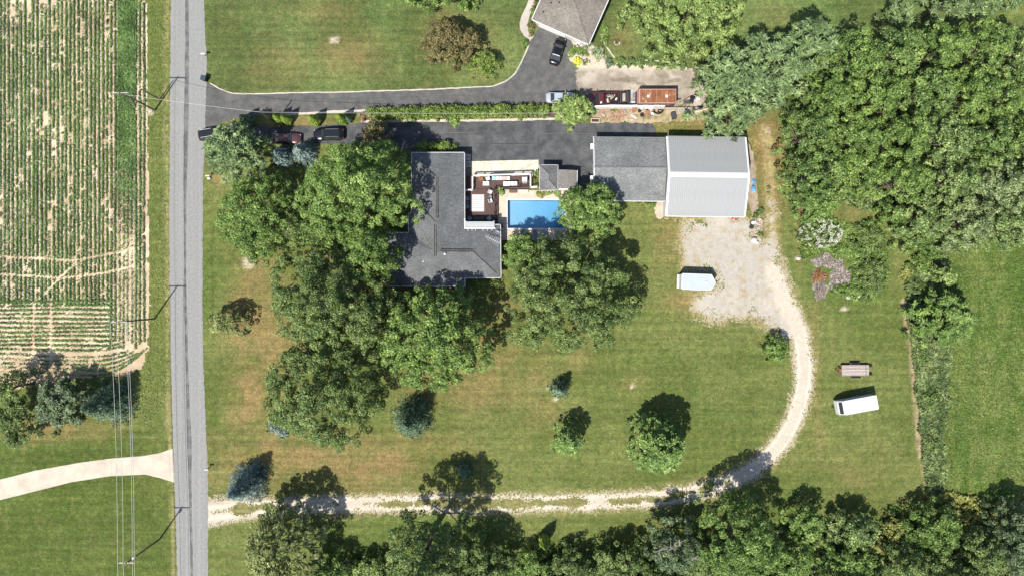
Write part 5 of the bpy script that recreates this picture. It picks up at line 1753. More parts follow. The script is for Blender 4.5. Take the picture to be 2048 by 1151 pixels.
def weeds(name, poly, n, hmin, hmax, lm, label, seed, size=.35, cat='weeds'):
    r = np.random.default_rng(seed)
    xs = [p[0] for p in poly]; ys = [p[1] for p in poly]
    px = r.uniform(min(xs), max(xs), n * 2); py = r.uniform(min(ys), max(ys), n * 2)
    k = sdf(px, py, poly) + 10 * (vnoise(px, py, 14, seed) - .5) > 0
    px, py = px[k][:n], py[k][:n]
    n = len(px)
    x, y = (px - 1024) / SP, (575.5 - py) / SP
    nn = fbm(x, y, 1.6, seed, 3)
    h = hmin + (hmax - hmin) * np.clip((nn - .25) * 2, 0, 1) * r.uniform(.4, 1, n)
    P = np.stack([x, y, h], 1)
    lean = np.stack([vnoise(x, y, 2, seed + 1) - .5, vnoise(x, y, 2, seed + 2) - .5], 1) * 2
    T = np.stack([lean[:, 0] + r.normal(0, .6, n), lean[:, 1] + r.normal(0, .6, n), r.normal(.35, .3, n)], 1)
    Nn = np.array([0, 0, .9]) + r.normal(0, .45, (n, 3))
    V_, F_ = leaf_quads(P, Nn, size * r.uniform(.6, 1.4, n), T, 2.4, r)
    rn = np.clip(.5 + (nn - .5) * .9 + r.normal(0, .2, n), 0, 1)
    return tag(np_mesh(name, V_, F_, lm, rnd=rn), label, cat, kind='stuff')


weeds('weed_strip', [(1808, 560), (1840, 500), (1880, 500), (1900, 560), (1900, 700), (1892, 800), (1885, 900), (1885, 990), (1858, 990), (1842, 900), (1830, 780), (1820, 680)],
      26000, .1, 1.1, L_REED, 'tall grassy weeds in the strip between lawn and meadow', 5)
weeds('thicket_weeds', [(1850, 975), (1900, 980), (1960, 1000), (2050, 1015), (2050, 1075), (1930, 1070), (1860, 1040)], 9000, .1, .9, L_GOLD, 'olive and tan weeds below the meadow ditch', 6)
weeds('belt_undergrowth', [(640, 1120), (780, 1105), (1000, 1108), (1160, 1108), (1400, 1085), (1600, 1050), (1700, 1035), (1860, 1040), (2060, 1060), (2060, 1180), (600, 1180)], 26000, .1, 1.3, L_OAK,
      'dark undergrowth filling the gaps of the bottom tree belt', 7, .4)
weeds('wood_undergrowth', [(1560, 190), (1700, 90), (1990, 60), (2060, 60), (2060, 480), (1860, 500), (1790, 430), (1600, 390), (1570, 300)], 30000, .1, 1.4, L_OAK,
      'dark undergrowth below the wood', 8, .45)
weeds('meadow_grass', [(1895, 500), (2060, 480), (2060, 1015), (1960, 995), (1890, 985), (1893, 780)], 16000, .03, .12, leaf_mat('blade_meadow', (.040, .074, .014), (.066, .104, .022), (.098, .130, .036)),
      'rough hay grass of the meadow at the right edge', 9, .17)
weeds('verge_grass', [(297, -40), (335, -40), (333, 300), (334, 600), (338, 780), (300, 860), (270, 800), (296, 700), (300, 560)], 5000, .02, .10, leaf_mat('blade_verge', (.060, .082, .018), (.098, .118, .030), (.140, .150, .050)),
      'rough verge grass between the bean field and the road', 10, .15)

weeds('bed_weeds', [(1600, 440), (1640, 424), (1690, 445), (1770, 470), (1776, 560), (1745, 600), (1700, 606), (1688, 585), (1712, 545), (1690, 505), (1640, 502), (1604, 520), (1598, 500)], 6000, .08, .5, L_MAPLE,
      'low green weeds filling the overgrown bed right of the gravel', 11, .26)

for px, py, rx, ry, h, lm, lb in ((1846, 528, 26, 20, 2.6, L_WOOD, 'green bush at the top of the weed strip below the wood'), (1868, 505, 24, 18, 3.0, L_MAPLE, 'leafy bush between the weed strip and the wood edge'),
                                  (1842, 578, 20, 22, 1.8, L_OAK, 'dark bush in the weed strip left of the small yellow-green tree'), (1832, 640, 13, 18, 1.3, L_GOLD, 'olive bush on the lawn side of the radiating tree'),
                                  (1850, 715, 18, 16, 1.5, L_WOOD, 'low bush in the weed strip below the radiating tree'), (1862, 800, 14, 22, 1.2, L_MAPLE, 'low green bush halfway down the weed strip'),
                                  (1868, 885, 13, 20, 1.2, L_OAK, 'dark low bush near the lower end of the weed strip'), (1815, 545, 14, 16, 1.0, L_GOLD, 'small olive bush at the lawn corner above the trodden path'),
                                  (1880, 585, 14, 12, 1.6, L_LIGHT, 'pale green bush touching the top of the radiating tree')):
    shrub(px, py, rx, h, lm, lb, ry=ry, ls=.2, cr=.42, gap=.2)

# ------------------------------------------------------------------ vehicles
def wheel(parent, x, y, r=.33, w=.22, rim=RIM):
    o = MB().lathe([(r * .55, -w / 2), (r * .92, -w / 2), (r, -w * .3), (r, w * .3), (r * .92, w / 2), (r * .55, w / 2)], 16, axis='y').build('wheel', RUBBER, parent, loc=(x, y, r))
    MB().lathe([(.05, -w * .46), (r * .6, -w * .44), (r * .6, w * .44), (.05, w * .46)], 12, axis='y').build('rim', rim, o)
    return o


def loft(secs):
    """secs: list of lists of points (same length), open rings mirrored already"""
    mb = MB(); n = len(secs[0])
    for s in secs: mb.v += s
    for i in range(len(secs) - 1):
        for k in range(n - 1):
            a = i * n + k
            mb.f.append((a, a + 1, a + n + 1, a + n))
    mb.f.append(tuple(range(n - 1, -1, -1))); mb.f.append(tuple((len(secs) - 1) * n + k for k in range(n)))
    return mb


def car_body(L, Wd, zb, hoodz, nose, tail, trunkz, x_cowl, x_deck):
    """lower body shell from tail (-L/2) to nose (+L/2)"""
    secs = []
    N_ = 19
    for i in range(N_):
        u = i / (N_ - 1); x = -L / 2 + L * u
        e = abs(2 * u - 1)
        w = Wd / 2 * (1 - .26 * max(0, (e - .62) / .38) ** 2.4)
        if x > x_cowl: z = hoodz + (zb - hoodz) * max(0, 1 - (x - x_cowl) / .25); z -= (z - nose) * ((x - x_cowl) / (L / 2 - x_cowl)) ** 3
        elif x < x_deck: z = trunkz + (zb - trunkz) * max(0, 1 - (x_deck - x) / .25); z -= (z - tail) * ((x_deck - x) / (L / 2 + x_deck)) ** 4
        else: z = zb
        cr = .05
        half = [(w * .90, .22), (w * .985, .38), (w, .58), (w * .97, z - .10), (w * .88, z - .015), (w * .5, z + cr * .7), (0, z + cr)]
        ring = [(x, -a, b) for a, b in half] + [(x, a, b) for a, b in half[::-1][1:]]
        secs.append(ring)
    return loft(secs)


def vehicle(name, px, py, ang, L, Wd, Ht, paint, label, cat, style='sedan', rack=False):
    x0, y0 = W(px, py, Ht * .7)
    root = empty(name, (x0, y0, 0), R_(ang), label, cat)
    if style == 'sedan':
        zb, hoodz, nose, tail, tz = .92, .90, .62, .72, .96
        xc, xd = L * .20, -L * .34
        wf, rf_, rr, wr = xc + .12, xc - .62, xd + .62, xd - .10
    elif style == 'suv':
        zb, hoodz, nose, tail, tz = 1.02, 1.02, .75, .95, 1.0
        xc, xd = L * .21, -L * .47
        wf, rf_, rr, wr = xc + .15, xc - .55, xd + .32, xd + .03
    else:
        zb, hoodz, nose, tail, tz = 1.05, 1.08, .85, 1.0, 1.02
        xc, xd = L * .23, -L * .06
        wf, rf_, rr, wr = xc + .10, xc - .50, xd + .25, xd + .02
    if style == 'pickup':
        body = car_body(L, Wd, zb, hoodz, nose, .62, .62, xc, xd - .05)
    else:
        body = car_body(L, Wd, zb, hoodz, nose, tail, tz, xc, xd)
    bo = body.build('body', paint, root, True)
    wb, wt = Wd / 2 * .90, Wd / 2 * .70
    zt = Ht
    # cabin: pillars and roof in paint, panes set proud of it
    def ring(xa, xb, w, z): return [(xa, -w, z), (xa, w, z), (xb, w, z), (xb, -w, z)]
    lo = ring(wf, wr, wb, zb - .03); hi = ring(rf_, rr, wt, zt - .05)
    mid = ring(rf_ - .12, rr + .10, wt * .90, zt)
    cb = MB().add(lo + hi + mid, [(0, 1, 5, 4), (1, 2, 6, 5), (2, 3, 7, 6), (3, 0, 4, 7), (4, 5, 9, 8), (5, 6, 10, 9), (6, 7, 11, 10), (7, 4, 8, 11), (8, 9, 10, 11)])
    cb.build('cabin_roof', paint, root)
    def pane(nm, q, s=.93, out=(0, 0, .012), mt=GLASS):
        c = [sum(v[i] for v in q) / 4 for i in range(3)]
        vs = [tuple(c[i] + (v[i] - c[i]) * s + out[i] for i in range(3)) for v in q]
        vs2 = [tuple(v[i] - out[i] * .7 for i in range(3)) for v in vs]
        MB().add(vs + vs2, [(0, 1, 2, 3), (7, 6, 5, 4), (0, 4, 5, 1), (1, 5, 6, 2), (2, 6, 7, 3), (3, 7, 4, 0)]).build(nm, mt, root)
    pane('windshield', [lo[0], lo[1], hi[1], hi[0]], .90, (.016, 0, .016))
    pane('rear_window', [lo[2], lo[3], hi[3], hi[2]], .88, (-.016, 0, .016))
    xm = (rf_ + rr) / 2
    for s in (-1, 1):
        a, b = (lo[0], lo[3]) if s < 0 else (lo[1], lo[2])
        c, d = (hi[0], hi[3]) if s < 0 else (hi[1], hi[2])
        f = .5
        ml = tuple(a[i] * f + b[i] * (1 - f) for i in range(3)); mh = tuple(c[i] * f + d[i] * (1 - f) for i in range(3))
        pane('side_window', [a, ml, mh, c], .86, (0, s * .014, .008))
        pane('side_window', [ml, b, d, mh], .86, (0, s * .014, .008))
        mr = MB().rbox((wf - .25, s * (Wd / 2 + .07), zb + .02), (.14, .20, .13), .02)
        mr.build('mirror', paint, root)
        MB().rbox((L / 2 - .22, s * Wd * .33, nose + .02), (.26, .30, .10), .03).build('headlight', HEADL, root)
        MB().rbox((-L / 2 + .10, s * Wd * .34, (tail if style != 'pickup' else .8) - .02), (.12, .32, .12), .03).build('taillight', TAILL, root)
        for xw in (L * .31, -L * .29):
            wheel(root, xw, s * (Wd / 2 - .11), .33 if style == 'sedan' else .37)
    MB().rbox((L / 2 - .02, 0, .48), (.12, Wd * .8, .22), .04).build('bumper', BLACKP if style != 'sedan' else paint, root)
    MB().rbox((-L / 2 + .02, 0, .5), (.12, Wd * .8, .22), .04).build('bumper', BLACKP if style != 'sedan' else paint, root)
    MB().box((L / 2 - .05, 0, .62), (.06, Wd * .4, .16)).build('grille', BLACKP, root)
    if rack:
        for s in (-1, 1):
            MB().tube([(rr + .2, s * wt * .92, zt - .02), (rr + .3, s * wt * .92, zt + .07), (rf_ - .3, s * wt * .92, zt + .07), (rf_ - .2, s * wt * .92, zt - .02)], .028).build('roof_rail', rack, root)
    if style == 'pickup':
        x1, x2 = -L / 2 + .03, xd - .08
        zz = 1.06
        for s in (-1, 1):
            MB().rbox(((x1 + x2) / 2, s * (Wd / 2 - .08), .84), (x2 - x1, .14, .5), .03).build('bed_side', paint, root)
        MB().rbox((x1 + .04, 0, .84), (.09, Wd - .32, .48), .02).build('tailgate', paint, root)
        MB().rbox((x2, 0, .84), (.07, Wd - .32, .48), .02).build('bed_front', paint, root)
        MB().box(((x1 + x2) / 2, 0, .66), (x2 - x1 - .14, Wd - .34, .04)).build('bed_floor', BLACKP, root)
    return root


vehicle('parked_sedan', 1115.5, 101, 72.5, 4.7, 1.82, 1.42, carpaint('paint_black', (.008, .010, .013)), 'glossy black sedan on the driveway below the taupe house', 'car')
vehicle('parked_sedan', 1121, 194.5, 0, 4.7, 1.80, 1.45, carpaint('paint_silver', (.52, .57, .62)), 'silver white sedan with its hood under the spiky tree', 'car')
vehicle('parked_sedan', 571, 276, -1.5, 4.95, 1.82, 1.42, carpaint('paint_maroon', (.115, .045, .042)), 'maroon sedan on the house driveway in the shade', 'car')
vehicle('parked_suv', 656, 267.5, 181, 5.0, 1.95, 1.75, carpaint('paint_black_suv', (.010, .013, .018)), 'black SUV with roof rails facing the road', 'car', 'suv', rack=STEEL)
vehicle('parked_suv', 423, 266, 10, 4.7, 1.9, 1.75, carpaint('paint_dark', (.016, .018, .021)), 'dark car with pale roof rails, half hidden under the pine by the road', 'car', 'suv', rack=WHITE)
pk = vehicle('pickup_truck', 1206, 195.5, 180, 5.5, 2.0, 1.75, carpaint('paint_red', (.135, .030, .030)), 'dark red pickup truck with a loaded bed facing the spiky tree', 'truck', 'pickup')
LOADC = [mat('scrap_%d' % i, c, .8, .25, 6) for i, c in enumerate(((.42, .33, .22), (.55, .54, .50), (.25, .16, .10), (.12, .13, .14), (.62, .60, .55)))]
lr = random.Random(4)
px0 = pk.location
for i in range(9):
    lx, ly = -1.5 + lr.uniform(-.8, .8), lr.uniform(-.55, .55)
    L_ = lr.uniform(.3, .9)
    o = MB().rbox((0, 0, 0), (L_, lr.uniform(.15, .4), lr.uniform(.08, .25)), .02).build('scrap_board', LOADC[i % 5])
    a = lr.uniform(0, 3)
    o.location = (px0.x - lx, px0.y - ly, .80 + .05 * i * .4); o.rotation_euler = (lr.uniform(-.2, .2), lr.uniform(-.2, .2), a)
    tag(o, 'loose scrap board lying in the bed of the red pickup', 'board', 'scrap in the pickup bed')


def v_trailer(name, px, py, ang, L, Wd, H, label, nose='v', roofm=None, sidem=None):
    x0, y0 = W(px, py, H)
    root = empty(name, (x0, y0, 0), R_(ang), label, 'trailer')
    z0 = .45
    if nose == 'v':
        pl = [(-L / 2, -Wd / 2), (L / 2 - .75, -Wd / 2), (L / 2 - .12, -.22), (L / 2, 0), (L / 2 - .12, .22), (L / 2 - .75, Wd / 2), (-L / 2, Wd / 2)]
    else:
        pl = [(-L / 2, -Wd / 2), (L / 2 - .55, -Wd / 2), (L / 2 - .55, Wd / 2), (-L / 2, Wd / 2)]
    MB().prism(offset_poly(pl, .03), z0, H - .05).build('side_wall', sidem or WHITE2, root)
    rp_ = MB().prism(pl, H - .06, H).build('roof', roofm or WHITE, root)
    tr = MB()
    q = pl + pl[:1]
    for a, b in zip(q[:-1], q[1:]):
        c = ((a[0] + b[0]) / 2, (a[1] + b[1]) / 2); Ls = math.hypot(b[0] - a[0], b[1] - a[1])
        tr.box((c[0], c[1], H - .04), (Ls + .05, .07, .12), math.atan2(b[1] - a[1], b[0] - a[0]))
    tr.build('roof_trim', WHITE, root)
    for k in range(1, 6):
        x = -L / 2 + k * (L - .8) / 6
        MB().box((x, 0, H + .006), (.05, Wd - .14, .012)).build('roof_bow', roofm or WHITE, rp_)
    for s in (-1, 1):
        for xw in (-.5, .35):
            wheel(root, xw, s * (Wd / 2 + .02), .33, .2)
        MB().rbox((-.08, s * (Wd / 2 + .08), .80), (1.75, .24, .05), .02).build('fender', STEEL, root)
    tg = MB()
    for s in (-1, 1): tg.tube([(L / 2 - .7, s * .5, .45), (L / 2 + .75, 0, .45)], .05)
    tg.tube([(L / 2 + .55, 0, .1), (L / 2 + .55, 0, .75)], .035)
    tg.build('tongue', BLACKP, root)
    return root


TRW = mat('trailer_roof_pale', (.50, .55, .60), .45, .07, 1, metal=.2)
vt = v_trailer('enclosed_trailer', 1398, 563.5, -2, 5.5, 2.55, 2.3, 'white V-nosed enclosed trailer parked at the edge of the gravel pad', 'v', TRW)
MB().rbox((1.15, .0, 2.36), (.36, .36, .14), .03).build('roof_vent', WHITE, vt)
MB().box((-2.83, 0, 1.35), (.06, 2.3, 1.75)).build('ramp_door', WHITE2, vt)
MB().rbox((-2.98, 0, .5), (.36, 2.3, .1), .02).build('rear_bumper', WHITE2, vt)
c2 = v_trailer('cargo_trailer', 1719, 810, 190.5, 5.95, 2.25, 2.35, 'white cargo trailer with dark sloped nose parked askew on the grass', 'b', mat('trailer_roof_white', (.56, .57, .59), .5, .06, 1))
xn = 5.95 / 2 - .55; hw = 1.125
MB().add([(xn, -hw, 2.3), (xn, hw, 2.3), (xn + .75, hw, 1.55), (xn + .75, -hw, 1.55), (xn + .8, hw, .45), (xn + .8, -hw, .45), (xn, hw, .45), (xn, -hw, .45)],
         [(0, 3, 2, 1), (3, 5, 4, 2), (1, 2, 4, 6), (0, 7, 5, 3), (6, 4, 5, 7)]).build('nose', WHITE2, c2)
MB().add([(xn + .18, -hw + .12, 2.13), (xn + .18, hw - .12, 2.13), (xn + .62, hw - .12, 1.69), (xn + .62, -hw + .12, 1.69)], [(0, 3, 2, 1)]).build('stone_guard', BLACKP, c2)
MB().box((-5.95 / 2 - .02, 0, 1.35), (.05, 2.0, 1.75)).build('rear_door', WHITE2, c2)

# flatbed trailer with plank deck
fx, fy = W(1710.5, 740, .6)
fb = empty('flatbed_trailer', (fx, fy, 0), R_(180.5), 'small flatbed trailer with weathered plank deck on the grass', 'trailer')
PLK = [mat('grey_plank_%d' % i, c, .9, .2, 4) for i, c in enumerate(((.36, .30, .27), (.42, .36, .32), (.32, .27, .245), (.46, .40, .36)))]
for k in range(7):
    MB().rbox((0, -.78 + k * .26, .62), (4.5, .245, .05), .008).build('plank', PLK[k % 4 if k != 5 else 3], fb)
MB().box((0, 0, .52), (4.55, 1.86, .12)).build('frame', mat('trailer_frame', (.06, .05, .045), .7, .3, 5), fb)
MB().box((-1.75, 0, .66), (.06, 1.84, .03)).build('cross_strap', BLACKP, fb)
for s in (-1, 1):
    wheel(fb, -.35, s * 1.06, .32, .2)
    wheel(fb, -1.0 + 1.3, s * 1.06, .32, .2)
    MB().add([(-.9, s * .95, .62), (-.7, s * .95, .74), (.7, s * .95, .74), (.9, s * .95, .62), (-.9, s * 1.24, .62), (-.7, s * 1.24, .74), (.7, s * 1.24, .74), (.9, s * 1.24, .62)],
             [(0, 1, 5, 4), (1, 2, 6, 5), (2, 3, 7, 6), (0, 3, 2, 1), (4, 5, 6, 7)]).build('fender', BLACKP, fb)
tg = MB()
for s in (-1, 1): tg.tube([(2.25, s * .7, .5), (3.3, 0, .5)], .05)
tg.tube([(3.1, 0, .1), (3.1, 0, .8)], .04)
tg.build('tongue', mat('rusty_steel', (.20, .09, .05), .85, .4, 6), fb)
MB().rbox((2.5, 0, .55), (.4, .7, .2), .03).build('toolbox', mat('rusty_steel', (.2, .09, .05)), fb)
for s in (-1, 1):
    MB().rbox((-2.55, s * .7, .42), (.7, .3, .06), .01).build('ramp', BLACKP, fb)

# rusty roofed red camper trailer
rx_, ry_ = W(1315.5, 192.5, 2.4)
rt = empty('camper_trailer', (rx_, ry_, 0), 0, 'old red camper trailer with rust orange roof panels beside the red pickup', 'trailer')
RL, RW, RH = 6.05, 2.42, 2.4
RUST = [rough_sheet_mat('rusty_roof_%d' % i, (a, b), (5, .8), .7, 1.3, .8, .2, attr=False, stain=((.52, .42, .30), 1.1, lo_, lo_ + .1, .85))
        for i, (a, b, lo_) in enumerate((((.20, .075, .034), (.26, .11, .055), .60), ((.225, .085, .040), (.29, .125, .06), .54), ((.18, .066, .032), (.24, .10, .05), .62)))]
MAR = mat('camper_maroon', (.13, .05, .05), .6, .25, 3)
MB().prism(offset_poly([(-RL / 2 - .35, -RW / 2 + .2), (-RL / 2 - .1, -RW / 2), (RL / 2, -RW / 2), (RL / 2, RW / 2), (-RL / 2 - .1, RW / 2), (-RL / 2 - .35, RW / 2 - .2)], .04), .45, RH - .1).build('side_wall', MAR, rt)
MB().prism([(-RL / 2 - .35, -RW / 2 + .2), (-RL / 2 - .1, -RW / 2), (RL / 2, -RW / 2), (RL / 2, RW / 2), (-RL / 2 - .1, RW / 2), (-RL / 2 - .35, RW / 2 - .2)], RH - .12, RH - .04).build('roof_edge', mat('camper_edge', (.30, .15, .13), .7, .2, 4), rt)
pwid = (RL - .2) / 6.5
xx = -RL / 2 + .12
for k in range(7):
    w = pwid if k < 6 else pwid * .5
    MB().box((xx + w / 2, 0, RH - .02), (w - .035, RW - .3, .05)).build('roof_panel', RUST[k % 3], rt)
    xx += w
MB().box((0, 0, RH - .035), (RL - .1, RW - .2, .03)).build('roof_seams', mat('seam_cream', (.55, .42, .30), .7, .2, 6), rt)
for x in (-1.55, 1.45):
    MB().rbox((x, 0, RH + .06), (.42, .42, .12), .03).build('roof_vent', WHITE, rt)
for s in (-1, 1):
    for xw in (-.4, .5): wheel(rt, xw, s * (RW / 2 - .1), .36, .2)
    for xw in (-1.8, 0, 1.8): MB().box((xw, s * (RW / 2 - .03), 1.7), (.9, .03, .6)).build('window', GLASS, rt)
MB().tube([(RL / 2, 0, .5), (RL / 2 + 1.2, 0, .5)], .06).build('tongue', BLACKP, rt)

# utility trailer tongue and black tank between pickup and camper
ux_, uy_ = W(1252, 195, .7)
ut = empty('utility_trailer', (ux_, uy_, 0), 0, 'narrow black trailer frame with a dark tank between pickup and camper', 'trailer')
MB().box((-.75, 0, .55), (.12, 2.3, .12)).build('crossbar', BLACKP, ut)
for s in (-1, 1): MB().box((-.1, s * .8, .5), (1.5, .08, .1)).build('rail', BLACKP, ut)
MB().rbox((.22, .05, .85), (.62, 1.75, .6), .12).build('tank', mat('tank_dark', (.035, .040, .042), .6, .3, 4), ut)
for s in (-1, 1): wheel(ut, -.2, s * 1.0, .33, .2)

# ------------------------------------------------------------------ utility poles and wires
def pole(px, py, H, label, cross=None, r=.15, cz=.35, ins=True, extra=None):
    x, y = W(px, py)
    root = empty('utility_pole', (x, y, 0), 0, label, 'utility pole')
    MB().tube([(0, 0, -.2), (0, 0, H * .5), (0, 0, H)], [r, r * .85, r * .65], 10).build('shaft', POLEWOOD, root)
    if cross:
        MB().box((cross[0], 0, H - cz), (cross[1], .13, .13)).build('crossarm', mat('crossarm_pale', (.50, .48, .45), .8, .15, 4), root)
        for dx in np.linspace(-cross[1] / 2 + .1, cross[1] / 2 - .1, 4):
            MB().lathe([(.03, 0), (.06, .05), (.04, .1), (.06, .15), (.03, .2)], 8, (cross[0] + dx, 0, H - cz + .065)).build('insulator', mat('insulator_grey', (.45, .46, .48), .3, .1), root)
    if extra:
        MB().lathe([(.10, -.35), (.22, -.3), (.22, .35), (.10, .4)], 12, (extra[0], extra[1], extra[2])).build('transformer', WHITE2, root)
    return root


pole(310, 220.5, 10.5, 'upper tall utility pole leaning over the bean field near the driveways', (0.0, 2.6))
pole(309, 637, 10.6, 'tall utility pole beside the field corner, holding the four power lines', (-.0, 2.7))
pole(319.5, 1077, 10.2, 'lowest utility pole, on the lawn at the bottom left', (-.0, 2.6), extra=(.3, .28, 8.4))
pole(320, 199, 6.0, 'short pole with a lamp beside the upper tall utility pole', None, .12)
pole(552, 246, 7.2, 'thin wooden pole on the verge beside the twin arborvitae', None, .11)
WIREM = mat('wire_pale', (.50, .50, .46), .5, .1)
WIRED = mat('wire_dark', (.05, .05, .05), .5, .1)


def wire(name, a, b, sag, label, r=.028, m=WIREM, n=24):
    pts = []
    for i in range(n + 1):
        t = i / n
        p = Vector(a).lerp(Vector(b), t)
        p.z -= sag * 4 * t * (1 - t)
        pts.append(p)
    return tag(MB().tube(pts, r, 5).build(name, m), label, 'wire')


P1 = (*W(310, 220.5), 10.35); P2 = (*W(309, 637), 10.45); P3 = (*W(319.5, 1077), 10.05)
names4 = ('leftmost', 'second from left', 'third from left', 'rightmost')
for k, dx in enumerate((-1.25, -.4, 1.0, 1.3)):
    p2 = (P2[0] + dx, P2[1], P2[2]); p3 = (P3[0] + dx, P3[1], P3[2]); p1 = (P1[0] + dx, P1[1], P1[2])
    end = (P3[0] + dx + .9, P3[1] - 36, 10.0)
    wire('power_line', p2, p3, .5, '%s of four power lines south of the field corner pole' % names4[k])
    wire('power_line', p3, end, .3, '%s of four power lines leaving the lowest pole at the bottom' % names4[k], n=8)
    if k in (1, 3):
        wire('power_line', p1, p2, .5, 'thin dark power line over the bean field, %s' % ('left' if k == 1 else 'right'), .016, WIRED)
P5 = (*W(552, 246), 7.0)
HE = (*W(1150, 226, 4.0), 4.0)
wire('service_cable', (P1[0] + .1, P1[1], 9.2), P5, .4, 'pale service cable crossing the road to the thin wooden pole', .026)
wire('service_cable', P5, HE, .5, 'pale service cable along the top of the long hedge', .022)
wire('guy_wire', (P1[0] + .1, P1[1], 8), (*W(303, 262), 0), 0, 'guy wire anchored at the field edge below the upper pole', .015, WIREM, 2)

# ------------------------------------------------------------------ roadside things
def mailbox(px, py, label, col=WHITE, ang=0):
    x, y = W(px, py)
    root = empty('mailbox', (x, y, 0), ang, label, 'mailbox')
    MB().box((0, 0, .5), (.1, .1, 1.0)).build('post', POLEWOOD, root)
    bx = MB(); pr = [(-.12, 0), (-.12, .14), (-.08, .22), (0, .25), (.08, .22), (.12, .14), (.12, 0)]
    bx.v += [(-.32, a, 1.0 + b) for a, b in pr] + [(.32, a, 1.0 + b) for a, b in pr]
    n = len(pr)
    for i in range(n - 1): bx.f.append((i, i + 1, n + i + 1, n + i))
    bx.f += [tuple(range(n)), tuple(range(2 * n - 1, n - 1, -1)), (0, n, 2 * n - 1, n - 1)]
    b_ = bx.build('box', col, root)
    MB().box((0, -.14, 1.25), (.03, .02, .2)).build('flag', mat('flag_red', (.4, .03, .02)), b_)
    return root


mailbox(412, 112, 'white mailbox at the edge of the upper lawn by the road', WHITE)
mailbox(419, 934.5, 'pale mailbox on the grass near the mouth of the gravel drive', WHITE2)
mb3 = mailbox(421, 353.5, 'white mailbox below the pine with a white plaque', WHITE)
MB().rbox((-.15, -.35, .35), (.5, .3, .06), .02).build('plaque', WHITE, mb3)
tb = empty('trash_bin', (*W(411.5, 159.5), 0), R_(-14), 'dark green wheeled trash bin at the mouth of the upper driveway', 'trash bin')
BIN = mat('bin_green', (.015, .028, .030), .5, .25, 5)
MB().box((0, 0, .52), (.62, .7, 1.0), 0, 1.15).build('body', BIN, tb)
MB().rbox((0, 0, 1.07), (.82, .86, .09), .03).build('lid', mat('bin_lid', (.035, .06, .07), .45, .2, 5), tb)
for s in (-1, 1): MB().lathe([(.04, -.03), (.13, -.03), (.13, .03), (.04, .03)], 12, axis='y').build('wheel', RUBBER, tb, loc=(.36, s * .3, .13))
MB().tube([(.45, -.3, 1.02), (.5, 0, 1.04), (.45, .3, 1.02)], .025).build('handle', BIN, tb)
GR = mat('grate_pale', (.38, .35, .30), .9)
for (px, py, l) in ((344, 568, 0),):
    pass

# ------------------------------------------------------------------ deck furniture
CUSH = mat('cushion_white', (.62, .62, .62), .8, .08, 4)
GREYF = mat('frame_grey', (.18, .19, .20), .6, .15, 5)
TEAL = mat('chair_greyteal', (.22, .28, .31), .7, .12, 5)


def chair(px, py, ang, label, cm=CUSH, fm=GREYF, z=DZ, s=1.0):
    x, y = W(px, py, z + .45)
    root = empty('deck_chair', (x, y, z), R_(ang), label, 'chair', 'chairs on the deck')
    MB().rbox((0, 0, .40), (.62 * s, .62 * s, .12), .04).build('seat', cm, root)
    MB().rbox((-.30 * s, 0, .68), (.12, .62 * s, .5), .04).build('backrest', cm, root)
    for sy in (-1, 1):
        MB().rbox((0, sy * .35 * s, .52), (.62 * s, .07, .06), .01).build('armrest', fm, root)
        for sx in (-1, 1): MB().box((sx * .27 * s, sy * .33 * s, .26), (.05, .05, .5)).build('leg', fm, root)
    return root


chair(975.5, 357, 200, 'white chair behind the white coffee table at the left end of the deck')
chair(980.5, 384, -25, 'upper of two white chairs facing the striped rug')
chair(981, 401.5, 20, 'lower of two white chairs facing the striped rug')
chair(934.5, 397, 0, 'upper grey chair against the house wall on the deck', TEAL)
chair(934.5, 413, 0, 'lower grey chair against the house wall on the deck', TEAL)
chair(939, 436.5, 50, 'grey chair at the left end of the shaded seating below the pergola', TEAL)
chair(978.5, 437, 130, 'grey chair at the right end of the shaded seating beside the pergola', TEAL)
chair(1049, 359, 180, 'white lounge chair in the right corner of the deck', CUSH, GREYF, DZ, 1.3)


def table(px, py, sx, sy, label, top=WHITE, z=DZ, h=.45, name='deck_table', rnd=False):
    x, y = W(px, py, z + h)
    root = empty(name, (x, y, z), 0, label, 'table')
    if rnd: MB().lathe([(sx, h - .04), (sx, h)], 16).build('top', top, root)
    else: MB().rbox((0, 0, h - .03), (sx, sy, .06), .015).build('top', top, root)
    for a in (-1, 1):
        for b in (-1, 1):
            k = .6 if rnd else .44
            MB().box((a * sx * k, b * (sx if rnd else sy) * k, h / 2 - .03), (.05, .05, h - .06)).build('leg', GREYF, root)
    return root


table(972, 367, 1.05, .68, 'white square coffee table at the left end of the deck')
table(1020.5, 367.5, 2.3, .75, 'long white table on the upper part of the deck', h=.7)
table(981, 393, .25, .25, 'small round table between the two white chairs', GREYF, rnd=True)
table(934.5, 405, .25, .25, 'small round table between the two grey wall chairs', GREYF, rnd=True)
table(958, 437.5, 1.7, .6, 'dark low table in the shade under the pergola', mat('table_dark', (.03, .033, .037), .5, .2))
sx_, sy_ = W(1002, 355.5, DZ + .5)
sofa = empty('deck_sofa', (sx_, sy_, DZ), 0, 'long sofa with white and turquoise cushions along the white railing', 'sofa')
MB().rbox((0, 0, .2), (3.0, .75, .3), .03).build('base', GREYF, sofa)
MB().rbox((0, .36, .5), (3.0, .12, .6), .03).build('backrest', mat('sofa_dark', (.05, .04, .04), .8), sofa)
for k, c in enumerate(((.35, .62, .60), (.62, .62, .60), (.60, .60, .58), (.60, .42, .42), (.62, .62, .60))):
    MB().rbox((-1.2 + k * .6, -.05, .41), (.57, .62, .12), .04).build('cushion', mat('sofa_cushion_%d' % k, c, .85, .15, 5), sofa)
mx_, my_ = W(1049.5, 364.5, DZ + .3)
ot = empty('ottoman', (mx_, my_, DZ), 0, 'grey ottoman in front of the white lounge chair', 'ottoman')
